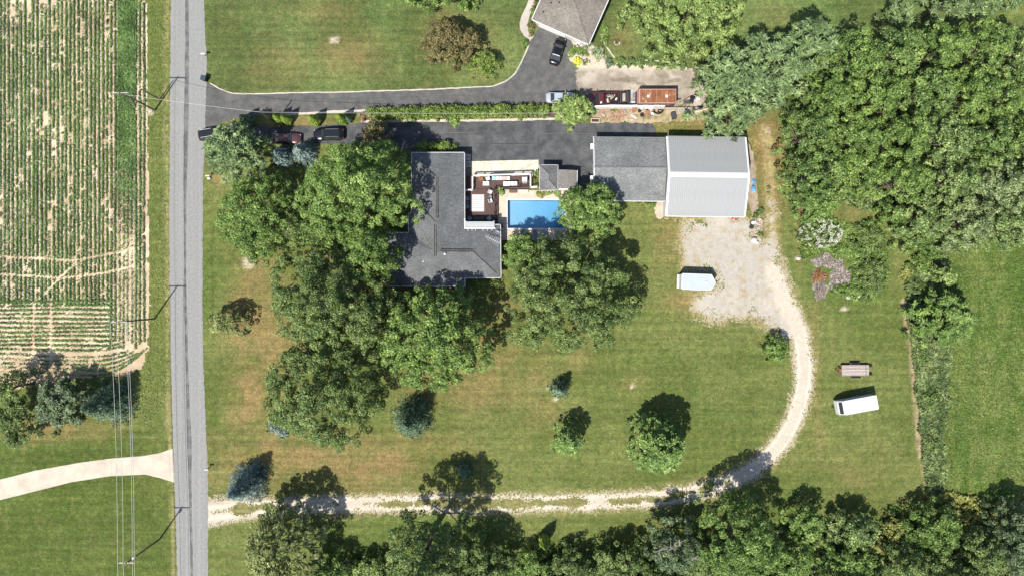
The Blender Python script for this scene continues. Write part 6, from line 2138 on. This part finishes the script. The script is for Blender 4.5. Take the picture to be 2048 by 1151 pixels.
MB().rbox((0, 0, .28), (.8, .4, .2), .04).build('cushion', mat('ottoman_grey', (.36, .32, .33), .85), ot)
MB().box((0, 0, .1), (.7, .3, .18)).build('base', GREYF, ot)
bk = empty('basket_chair', (*W(961.5, 358, DZ + .4), DZ), 0, 'round tan basket chair in the upper left corner of the deck', 'chair')
MB().lathe([(.25, .05), (.38, .2), (.42, .45), (.36, .45), (.3, .25), (.05, .2)], 14).build('shell', mat('rattan', (.36, .19, .09), .8, .3, 12), bk)
MB().lathe([(.05, .21), (.29, .24), (.27, .32), (.05, .34)], 12).build('cushion', mat('cushion_brown', (.25, .14, .08), .9), bk)
rg = empty('striped_rug', (*W(956, 406, DZ), DZ), 0, 'white and grey striped rug in the middle of the deck', 'rug')
rx0 = mm(24.5, DZ); ry0 = mm(34, DZ)
ys_ = 0
rgl = random.Random(3)
yy = -ry0 / 2; k = 0
while yy < ry0 / 2 - .01:
    h_ = min(rgl.choice([.18, .26, .32]) if k % 2 == 0 else .07, ry0 / 2 - yy)
    MB().box((0, yy + h_ / 2, .012), (rx0, h_ - .002, .018)).build('stripe', mat('rug_white', (.60, .59, .59), .95, .08, 6) if k % 2 == 0 else mat('rug_grey', (.32, .31, .33), .95, .1, 6), rg)
    yy += h_; k += 1
# planters by the deck steps
def planter(px, py, r, col, label, lm, h=.5, z=.05):
    x, y = W(px, py, z)
    root = empty('planter', (x, y, z), 0, label, 'planter')
    MB().lathe([(r * .7, 0), (r, h), (r * 1.08, h), (r * .95, h - .02), (r * .5, h - .06)], 14).build('pot', col, root)
    rr = np.random.default_rng(int(px))
    n = 90
    C = rr.normal(0, r * .5, (n, 3)); C[:, 2] = h + .1 + rr.random(n) * .35
    T = C.copy(); T[:, 2] = .3
    V_, F_ = leaf_quads(C, np.array([0, 0, 1.]) + rr.normal(0, .4, (n, 3)), rr.uniform(.15, .32, n), T, 2, rr)
    np_mesh('foliage', V_, F_, lm, root, rnd=rr.random(n))
    return root
BLUEG = mat('blue_glaze', (.10, .36, .58), .3, .15, 4)
planter(1003.5, 388, .34, BLUEG, 'blue glazed planter with arching plant on the pool terrace', L_LIGHT)
planter(1000, 381, .3, BLACKP, 'dark planter with green plant at the deck corner', L_BRIGHT)
planter(1002, 452, .26, BLUEG, 'blue pot in the shade between the house corner and the pool', L_OAK, .4)
planter(1073.5, 348, .3, BLACKP, 'black pot beside the wall of the pool shed', L_OAK)
stn = [mat('stone_%d' % i, c, .9, .25, 5) for i, c in enumerate(((.42, .37, .31), (.50, .45, .39), (.33, .28, .23), (.55, .52, .47)))]
for k, (px, w) in enumerate(((1014, 10), (1027, 14), (1046, 22))):
    x, y = W(px, 382.5, .15)
    o = MB().rbox((0, 0, .15), (w / 12, .55, .28), .05).build('stone_block', (stn[1], mat('step_brown', (.15, .10, .085), .8), stn[3])[k])
    o.location = (x, y, .05)
    tag(o, ('pale stone block at the left of the deck steps', 'brown step between the stone blocks at the deck', 'long pale stone block at the right of the deck steps')[k], 'block')
for (px, py, ang, l) in ((1044, 470, 0, 'left'), (1070, 471, 8, 'middle'), (1090, 470, -6, 'right')):
    x, y = W(px, py, .3)
    lg = empty('pool_lounger', (x, y, .05), R_(90 + ang), '%s of three lounge chairs shaded on the south pool edge' % l, 'lounger', 'loungers south of the pool')
    MB().rbox((0, 0, .3), (1.8, .6, .06), .02).build('bed', TEAL, lg)
    MB().add([(.3, -.3, .34), (.3, .3, .34), (.9, .3, .7), (.9, -.3, .7), (.3, -.3, .30), (.3, .3, .30), (.9, .3, .66), (.9, -.3, .66)], [(0, 1, 2, 3), (7, 6, 5, 4), (0, 4, 5, 1), (2, 6, 7, 3), (1, 5, 6, 2), (3, 7, 4, 0)]).build('backrest', TEAL, lg)
    for a in (-.8, .8):
        for b in (-.25, .25): MB().box((a, b, .14), (.05, .05, .28)).build('leg', GREYF, lg)

# ------------------------------------------------------------------ the junk strip
wl = empty('retaining_wall', (*W(1290, 213), 0), 0, 'low wall topped with long white sheeting behind the junk strip', 'wall')
wx, wy = W(1290, 213)
def wseg(x0, x1, y0, y1, mt, nm, h, w):
    a = W(x0, y0, h); b = W(x1, y1, h)
    c = ((a[0] + b[0]) / 2 - wx, (a[1] + b[1]) / 2 - wy)
    L = math.hypot(b[0] - a[0], b[1] - a[1])
    MB().rbox((c[0], c[1], h / 2), (L, w, h), .03, math.atan2(b[1] - a[1], b[0] - a[0])).build(nm, mt, wl)
TIM = mat('grey_timber', (.40, .35, .30), .9, .2, 3)
for k in range(9):
    x0 = 1183 + k * 24.5
    wseg(x0, x0 + 24, 216.2 + random.uniform(-.3, .3), 216.2 + random.uniform(-.3, .3), TIM, 'timber', .5, .26)
for k, (x0, x1, y0, y1) in enumerate(((1184, 1222, 213.5, 211.5), (1222, 1262, 211.5, 212), (1262, 1300, 212, 210.5), (1300, 1330, 210.5, 211))):
    wseg(x0, x1 + .5, y0 - .3, y1 - .3, WHITE, 'white_sheet', 1.2 + .012 * k, .30)
jl = 'in the junk strip'
jr = random.Random(11)
BR = [mat('brick_%d' % i, c, .9, .25, 6) for i, c in enumerate(((.34, .14, .08), (.40, .20, .13), (.30, .17, .12), (.46, .30, .22)))]
bmesh_ = [MB().rbox((0, 0, .05), (.24, .12, .10), .01).mesh('brick', m) for m in BR]
for k in range(70):
    px = jr.uniform(1206, 1275); py = jr.gauss(233, 4.5)
    if py > 241 or py < 219: continue
    x, y = W(px, py)
    o = link('loose_brick', bmesh_[k % 4], None, (x, y, .012 + jr.choice([0, 0, .08])), (jr.uniform(-.3, .3), jr.uniform(-.3, .3), jr.uniform(0, 3)))
    s = jr.uniform(.8, 1.5); o.scale = (s, s, s)
    tag(o, 'loose reddish brick lying on the rubble strip below the white sheeting', 'brick', 'loose bricks on the rubble strip')
for k in range(14):
    px, py = ((1205, 229), (1262, 231), (1256, 224), (1267, 237))[k % 4]
    x, y = W(px + jr.uniform(-6, 6), py + jr.uniform(-4, 4))
    o = MB().blob((0, 0, .12), (jr.uniform(.15, .35), jr.uniform(.12, .25), .14), 8, 5, .25, k).build('rubble_stone', stn[k % 4]); o.location = (x, y, 0)
    tag(o, 'grey rubble stone on the junk strip among the bricks', 'stone', 'rubble stones on the junk strip')


def tyre(px, py, label, rim=WHITE, r=.36, z=.1):
    x, y = W(px, py)
    root = empty('discarded_wheel', (x, y, z), jr.uniform(0, 3), label, 'tyre')
    MB().lathe([(r * .6, -.1), (r * .9, -.11), (r, -.05), (r, .05), (r * .9, .11), (r * .6, .1)], 18).build('rubber_tyre', RUBBER, root)
    if rim: MB().lathe([(.03, -.05), (r * .58, -.06), (r * .58, .07), (.05, .02)], 14).build('rim', rim, root)


tyre(1284, 230, 'old wheel with cream rim on the rubble strip')
tyre(1394, 187, 'tyre with white rim at the right end of the gravel yard', WHITE, .45)
tyre(1411, 229, 'dark tyre under the pine edge at the right end of the junk strip', None, .34)
tyre(1279, 222, 'bare black tyre above the cream rimmed wheel', None, .3)
def drum(px, py, r, h, col, label, lid=None, name='barrel', cat='barrel'):
    x, y = W(px, py)
    root = empty(name, (x, y, 0), 0, label, cat)
    MB().lathe([(r * .93, 0), (r, .04), (r, h * .33), (r * 1.03, h * .35), (r, h * .37), (r, h * .65), (r * 1.03, h * .67), (r, h * .7), (r * .95, h)], 16).build('body', col, root)
    if lid: MB().lathe([(r * .98, h - .01), (r * .98, h + .05), (r * .5, h + .07)], 16).build('lid', lid, root)
drum(1303, 229.5, .26, .6, mat('barrel_blue', (.03, .06, .28), .5, .2), 'blue barrel with white lid on the junk strip', WHITE)
drum(1282, 217, .26, .45, WHITE, 'left of two white buckets against the white sheeting', WHITE2, 'bucket', 'bucket')
drum(1291, 216.5, .24, .45, WHITE, 'right of two white buckets against the white sheeting', WHITE2, 'bucket', 'bucket')
drum(1300, 217, .40, .7, WHITE2, 'wide white tub behind the blue barrel', WHITE, 'tub', 'tub')
drum(1268, 220, .42, .5, mat('terracotta', (.36, .15, .08), .85, .25, 4), 'big terracotta pot on the junk strip', mat('pot_soil', (.28, .14, .08), .95, .3), 'terracotta_pot', 'pot')
drum(1394, 199.5, .32, .7, WHITE2, 'white drum under the edge of the pine at the gravel yard', WHITE)
drum(1186, 221, .32, .8, mat('drum_green', (.02, .10, .07), .5, .2), 'dark green drum at the left end of the junk strip', mat('drum_lid', (.04, .16, .11), .5))
wb_ = empty('wheelbarrow', (*W(1292.5, 228), 0), R_(80), 'rusty red wheelbarrow beside the blue barrel', 'wheelbarrow')
MB().box((0, 0, .5), (.75, .55, .3), 0, 1.25).build('tray', mat('barrow_red', (.33, .13, .09), .7, .3, 5), wb_)
MB().lathe([(.04, -.04), (.2, -.05), (.2, .05), (.04, .04)], 12, axis='y').build('wheel', RUBBER, wb_, loc=(.55, 0, .2))
for s in (-1, 1): MB().tube([(.55, s * .08, .2), (0, s * .25, .34), (-.95, s * .3, .6)], .025).build('handle', POLEWOOD, wb_)
hs = MB()
pts = []
for i in range(150):
    a = i * .33; r = .45 + .35 * math.sin(i * .17) * jr.uniform(.8, 1.1)
    pts.append((r * math.cos(a) * 1.15, r * math.sin(a) * .85, .05 + .012 * (i % 26)))
hs.tube(pts, .035, 5)
o = hs.build('hose_coil', BLACKP); o.location = (*W(1318, 222), 0)
tag(o, 'tangled coil of black hose on the junk strip', 'hose')
sb_ = empty('overturned_bin', (*W(1347.5, 231, .3), 0), R_(102), 'dark overturned plastic cart below the camper trailer', 'bin')
MB().box((0, 0, .3), (1.25, .75, .5), 0, .85).build('tub', mat('bin_charcoal', (.05, .055, .058), .6, .2), sb_)
for k in range(3): MB().box((0, -.2 + k * .2, .57), (1.0, .05, .04)).build('rib', mat('bin_charcoal', (.05, .055, .058)), sb_)
for s in (-1, 1): MB().lathe([(.03, -.04), (.11, -.04), (.11, .04), (.03, .04)], 10, axis='y').build('wheel', WHITE2, sb_, loc=(.66, s * .28, .12))
for k, (px, py, l) in enumerate(((1362, 222, 'left'), (1376, 221, 'right'))):
    root = empty('broken_chair_frame', (*W(px, py), 0), R_(20 - 40 * k), '%s of two white garden chair frames tipped over on the junk strip' % l, 'chair', 'tipped chair frames')
    f1 = MB().tube([(-.5, -.3, .05), (.5, -.35, .1), (.55, .3, .4), (-.45, .35, .35), (-.5, -.3, .05)], .03)
    f1.build('frame', WHITE, root)
    for q in range(4): MB().box((-.35 + q * .23, 0, .2), (.06, .6, .02)).build('slat', WHITE2, root)
o = MB().rbox((0, 0, .12), (1.7, .35, .22), .03).build('dark_trough', mat('trough', (.05, .05, .04), .8, .3)); o.location = (*W(1393, 218), 0); o.rotation_euler = (0, 0, R_(14))
tag(o, 'long dark trough lying beside the tipped chair frames', 'trough')
o = MB().box((0, 0, .05), (2.6, .12, .05)).build('white_board', WHITE); o.location = (*W(1400, 222), .02); o.rotation_euler = (0, 0, R_(16))
tag(o, 'thin white board leaning past the dark trough', 'board')
o = MB().tube([(-.7, -.9, .05), (0, -.1, .12), (.75, .85, .3)], .06).build('driftwood', DEADWOOD); o.location = (*W(1196, 222), 0)
tag(o, 'pale bent log beside the dark green drum', 'log')
lpst = empty('globe_lamp', (*W(1199.5, 211), 0), 0, 'white globe lamp on a post beside the red pickup', 'lamp')
MB().tube([(0, 0, 0), (0, 0, 1.7)], .035).build('post', WHITE2, lpst)
MB().blob((0, 0, 1.85), (.2, .2, .2), 10, 7, 0).build('globe', WHITE, lpst, True)
pb = empty('planter_box', (*W(1190, 242), 0), R_(-2), 'white framed wooden planter box at the driveway edge', 'planter')
for (cx, cy, sx, sy) in ((0, .3, 1.45, .12), (0, -.3, 1.45, .12), (-.67, 0, .12, .48), (.67, 0, .12, .48)):
    MB().rbox((cx, cy, .2), (sx, sy, .38), .02).build('board', mat('box_pink', (.62, .50, .44), .8, .12, 5), pb)
MB().box((0, 0, .15), (1.24, .5, .25)).build('soil', mat('dark_soil', (.05, .035, .025), .95, .4, 9), pb)
gm = empty('old_mower', (*W(1384, 199, .4), 0), R_(70), 'black machine with rounded hood at the end of the gravel yard', 'machine')
MB().rbox((0, 0, .45), (1.0, .6, .5), .12).build('hood', BLACKP, gm)
for a in (-.4, .4):
    for b in (-.36, .36): MB().lathe([(.05, -.06), (.2, -.06), (.2, .06), (.05, .06)], 12, axis='y').build('wheel', RUBBER, gm, loc=(a, b, .2))
MB().tube([(-.45, 0, .6), (-.9, 0, .95)], .03).build('handle', STEEL, gm)
cgm = empty('wire_cage', (*W(1374, 205, .3), 0), 0, 'low grey wire cage right of the camper trailer', 'cage')
for k in range(8): MB().box((-.55 + k * .16, 0, .25), (.03, .55, .5)).build('bar', STEEL, cgm)
for s in (-1, 1): MB().box((0, s * .27, .48), (1.2, .04, .04)).build('rail', STEEL, cgm)
o = MB().tube([(-1.2, -.7, .1), (.2, .1, .3), (1.3, .55, .35)], .04).build('iron_bar', mat('rusty_steel', (.2, .09, .05))); o.location = (*W(1373, 197), 0)
tag(o, 'long rusty bar between camper and tyre', 'bar')
o = MB().rbox((0, 0, .3), (.55, .5, .5), .05).build('blue_crate', mat('crate_blue', (.12, .24, .38), .6, .2)); o.location = (*W(1269, 191), 0); o.rotation_euler = (0, 0, .3)
tag(o, 'pale blue crate at the left end of the camper', 'crate')
o = MB().rbox((0, 0, .2), (.7, .35, .35), .04).build('pale_crate', mat('crate_pale', (.45, .55, .62), .6, .2)); o.location = (*W(1266, 205), 0)
tag(o, 'pale crate beside the camper and the wall', 'crate')
# stones round the neighbour bed and house-side bits
hv_ = empty('heat_pump', (*W(1157, 86, .8), 0), R_(-24), 'small white cabinet against the wall of the taupe house', 'cabinet')
MB().rbox((0, 0, .4), (.6, .4, .8), .03).build('case', WHITE, hv_)
MB().box((.05, -.21, .4), (.4, .02, .5)).build('grille', BLACKP, hv_)
root = empty('stone_ring', (*W(1234, 86), 0), 0, 'ring of pale stones round a small plant on the upper lawn', 'edging')
for k in range(12):
    a = 2 * PI * k / 12
    MB().blob((.45 * math.cos(a), .38 * math.sin(a), .06), (.13, .1, .09), 7, 5, .2, k).build('stone', stn[(k % 3 + 1)], root)

# ------------------------------------------------------------------ rock bed, tarp, brush pile
for k in range(20):
    px = 1513 + jr.gauss(2, 4); py = 436 + k * 2.6
    x, y = W(px, py)
    s = jr.uniform(.16, .36)
    o = MB().blob((0, 0, s * .35), (s, s * jr.uniform(.7, 1), s * .7), 9, 6, .22, 50 + k).build('bed_rock', stn[k % 4]); o.location = (x, y, 0)
    tag(o, 'rough pale rock in the narrow bed at the southeast corner of the barn', 'rock', 'rocks of the barn bed')
drum(1504, 446, .3, .5, RUBBER, 'upper of two black pots beside the rock bed', WHITE, 'black_pot', 'pot')
drum(1502, 454, .34, .5, mat('pot_dark', (.02, .025, .022), .6), 'lower of two black pots beside the rock bed', None, 'black_pot', 'pot')
o = MB().blob((0, 0, .35), (.5, .45, .45), 10, 7, .15, 77).build('white_boulder', mat('boulder_white', (.66, .62, .58), .85, .1, 4)); o.location = (*W(1507, 481), 0)
tag(o, 'white boulder at the lower end of the rock bed', 'rock')
TARP = mat('tarp_blue', (.12, .33, .56), .55, .25, 3)
tp = MB(); n1, n2 = 10, 16
for j in range(n2):
    for i in range(n1):
        x = -.42 + .84 * i / (n1 - 1) + jr.uniform(-.03, .03); y = -1.05 + 2.1 * j / (n2 - 1)
        x *= .75 + .35 * math.sin(j * .45 + .6)
        e = min(i, n1 - 1 - i, j, n2 - 1 - j)
        tp.v.append((x, y, .03 + (.28 + .12 * math.sin(j * .9 + i)) * min(1, e / 2.5) + jr.uniform(0, .05)))
for j in range(n2 - 1):
    for i in range(n1 - 1):
        a = j * n1 + i; tp.f.append((a, a + 1, a + n1 + 1, a + n1))
o = tp.build('blue_tarp', TARP); o.location = (*W(1507, 371), .01); o.rotation_euler = (0, 0, R_(-4))
tag(o, 'crumpled blue tarp over a pile at the east wall of the barn', 'tarp')
o = MB().tube([(-.45, 0, .3), (0, .08, .45), (.4, -.05, .3)], .02).build('tarp_rope', BLACKP); o.location = (*W(1507, 373), 0)
tag(o, 'black rope across the blue tarp', 'rope')
o = MB().tube([(0, 0, .04), (.5, -.5, .04), (.95, -1.2, .04), (1.1, -2.1, .04)], .05).build('drain_hose', BLACKP); o.location = (*W(1490, 276), 0)
tag(o, 'black drain hose curving from the northeast corner of the barn', 'hose')
fl = empty('flower_pots', (*W(1468, 437), 0), 0, 'red flowers in pots beside the south wall of the barn', 'planter')
for k in range(4):
    MB().lathe([(.12, 0), (.18, .3), (.16, .3), (.05, .26)], 10, (-.4 + k * .28, jr.uniform(-.15, .15), 0)).build('pot', mat('terracotta', (.36, .15, .08)), fl)
rr = np.random.default_rng(5); nfl = 60
P = np.stack([rr.normal(0, .35, nfl), rr.normal(0, .2, nfl), .35 + .2 * rr.random(nfl)], 1)
V_, F_ = leaf_quads(P, np.array([0, 0, 1.]) + rr.normal(0, .3, (nfl, 3)), rr.uniform(.1, .2, nfl))
np_mesh('blossoms', V_, F_, leaf_mat('petal_red', (.2, .02, .02), (.35, .06, .04), (.5, .35, .3)), fl, rnd=rr.random(nfl))


def stick_pile(px, py, rx, ry, n, h, col, label, name='brush_pile', seed=0, ang=None, L=(.6, 1.6)):
    r = random.Random(seed)
    root = empty(name, (*W(px, py), 0), 0, label, 'brush pile')
    for c in range(3):
        mb = MB()
        for k in range(n // 3):
            a = r.gauss(ang, .35) if ang is not None else r.uniform(0, PI)
            q = math.sqrt(r.random()); t = r.uniform(0, 6.28)
            x, y = q * rx * math.cos(t), q * ry * math.sin(t)
            z = h * (1 - q * q) * r.uniform(.3, 1) + .04
            l = r.uniform(*L) / 2
            mb.tube([(x - l * math.cos(a), y - l * math.sin(a), max(.03, z - r.uniform(0, .2))), (x, y, z + .03), (x + l * math.cos(a), y + l * math.sin(a), max(.03, z - r.uniform(0, .2)))], r.uniform(.012, .035), 4)
        o = mb.build('sticks', col[c % len(col)], root); o['kind'] = 'stuff'
    return root


def litter(root, rx, ry, n, h, lm, seed, nm='dead_leaves'):
    r = np.random.default_rng(seed)
    a = r.uniform(0, 6.28, n); q = np.sqrt(r.random(n))
    lob = 1 + .25 * np.sin(3 * a + seed) + .15 * np.sin(5 * a)
    P = np.stack([q * rx * lob * np.cos(a), q * ry * lob * np.sin(a), .03 + h * (1 - q ** 2) * r.uniform(.6, 1, n)], 1)
    V_, F_ = leaf_quads(P, np.array([0, 0, 1.]) + r.normal(0, .45, (n, 3)), r.uniform(.12, .28, n), None, 1.5, r)
    o = np_mesh(nm, V_, F_, lm, root, rnd=r.random(n)); o['kind'] = 'stuff'


TW = [mat('twig_grey', (.24, .19, .165), .9, .3, 4), mat('twig_pale', (.36, .29, .25), .9, .25, 4), mat('twig_dark', (.13, .10, .09), .9, .3, 4)]
L_ASH = leaf_mat('litter_grey', (.09, .072, .058), (.16, .13, .11), (.25, .21, .185), trans=.05)
L_RUST = leaf_mat('litter_rust', (.085, .035, .015), (.14, .060, .024), (.21, .12, .055), trans=.1)
b1 = stick_pile(1640, 580, 1.1, 1.4, 150, .35, TW, 'fan of grey twigs at the lower end of the burnt brush pile', seed=1, ang=PI / 2)
litter(b1, 1.2, 1.4, 500, .1, L_ASH, 1)
b2 = stick_pile(1638, 552, 1.2, 1.0, 60, .4, TW, 'rust orange heap of dead needles in the overgrown bed', seed=2)
litter(b2, 1.25, .95, 900, .45, L_RUST, 2)
b3 = stick_pile(1679, 552, 1.6, 2.1, 90, .2, TW, 'grey patch of dead brush right of the rust orange heap', seed=3)
litter(b3, 1.7, 2.2, 1500, .15, L_ASH, 3)
b4 = stick_pile(1648, 522, 1.7, 1.0, 60, .2, TW, 'grey dead brush above the rust orange heap', seed=4)
litter(b4, 1.9, 1.1, 900, .15, L_ASH, 4)
for (px, py, s, l) in ((1696, 594, .35, 'left of two pale stones at the bottom rim of the overgrown bed'), (1716, 592, .28, 'right of two pale stones at the bottom rim of the overgrown bed'), (1596, 517, .3, 'pale stone at the left rim of the overgrown bed')):
    o = MB().blob((0, 0, .12), (s * 1.3, s, .22), 9, 6, .2, int(px)).build('field_stone', stn[3]); o.location = (*W(px, py), 0)
    tag(o, l, 'stone')
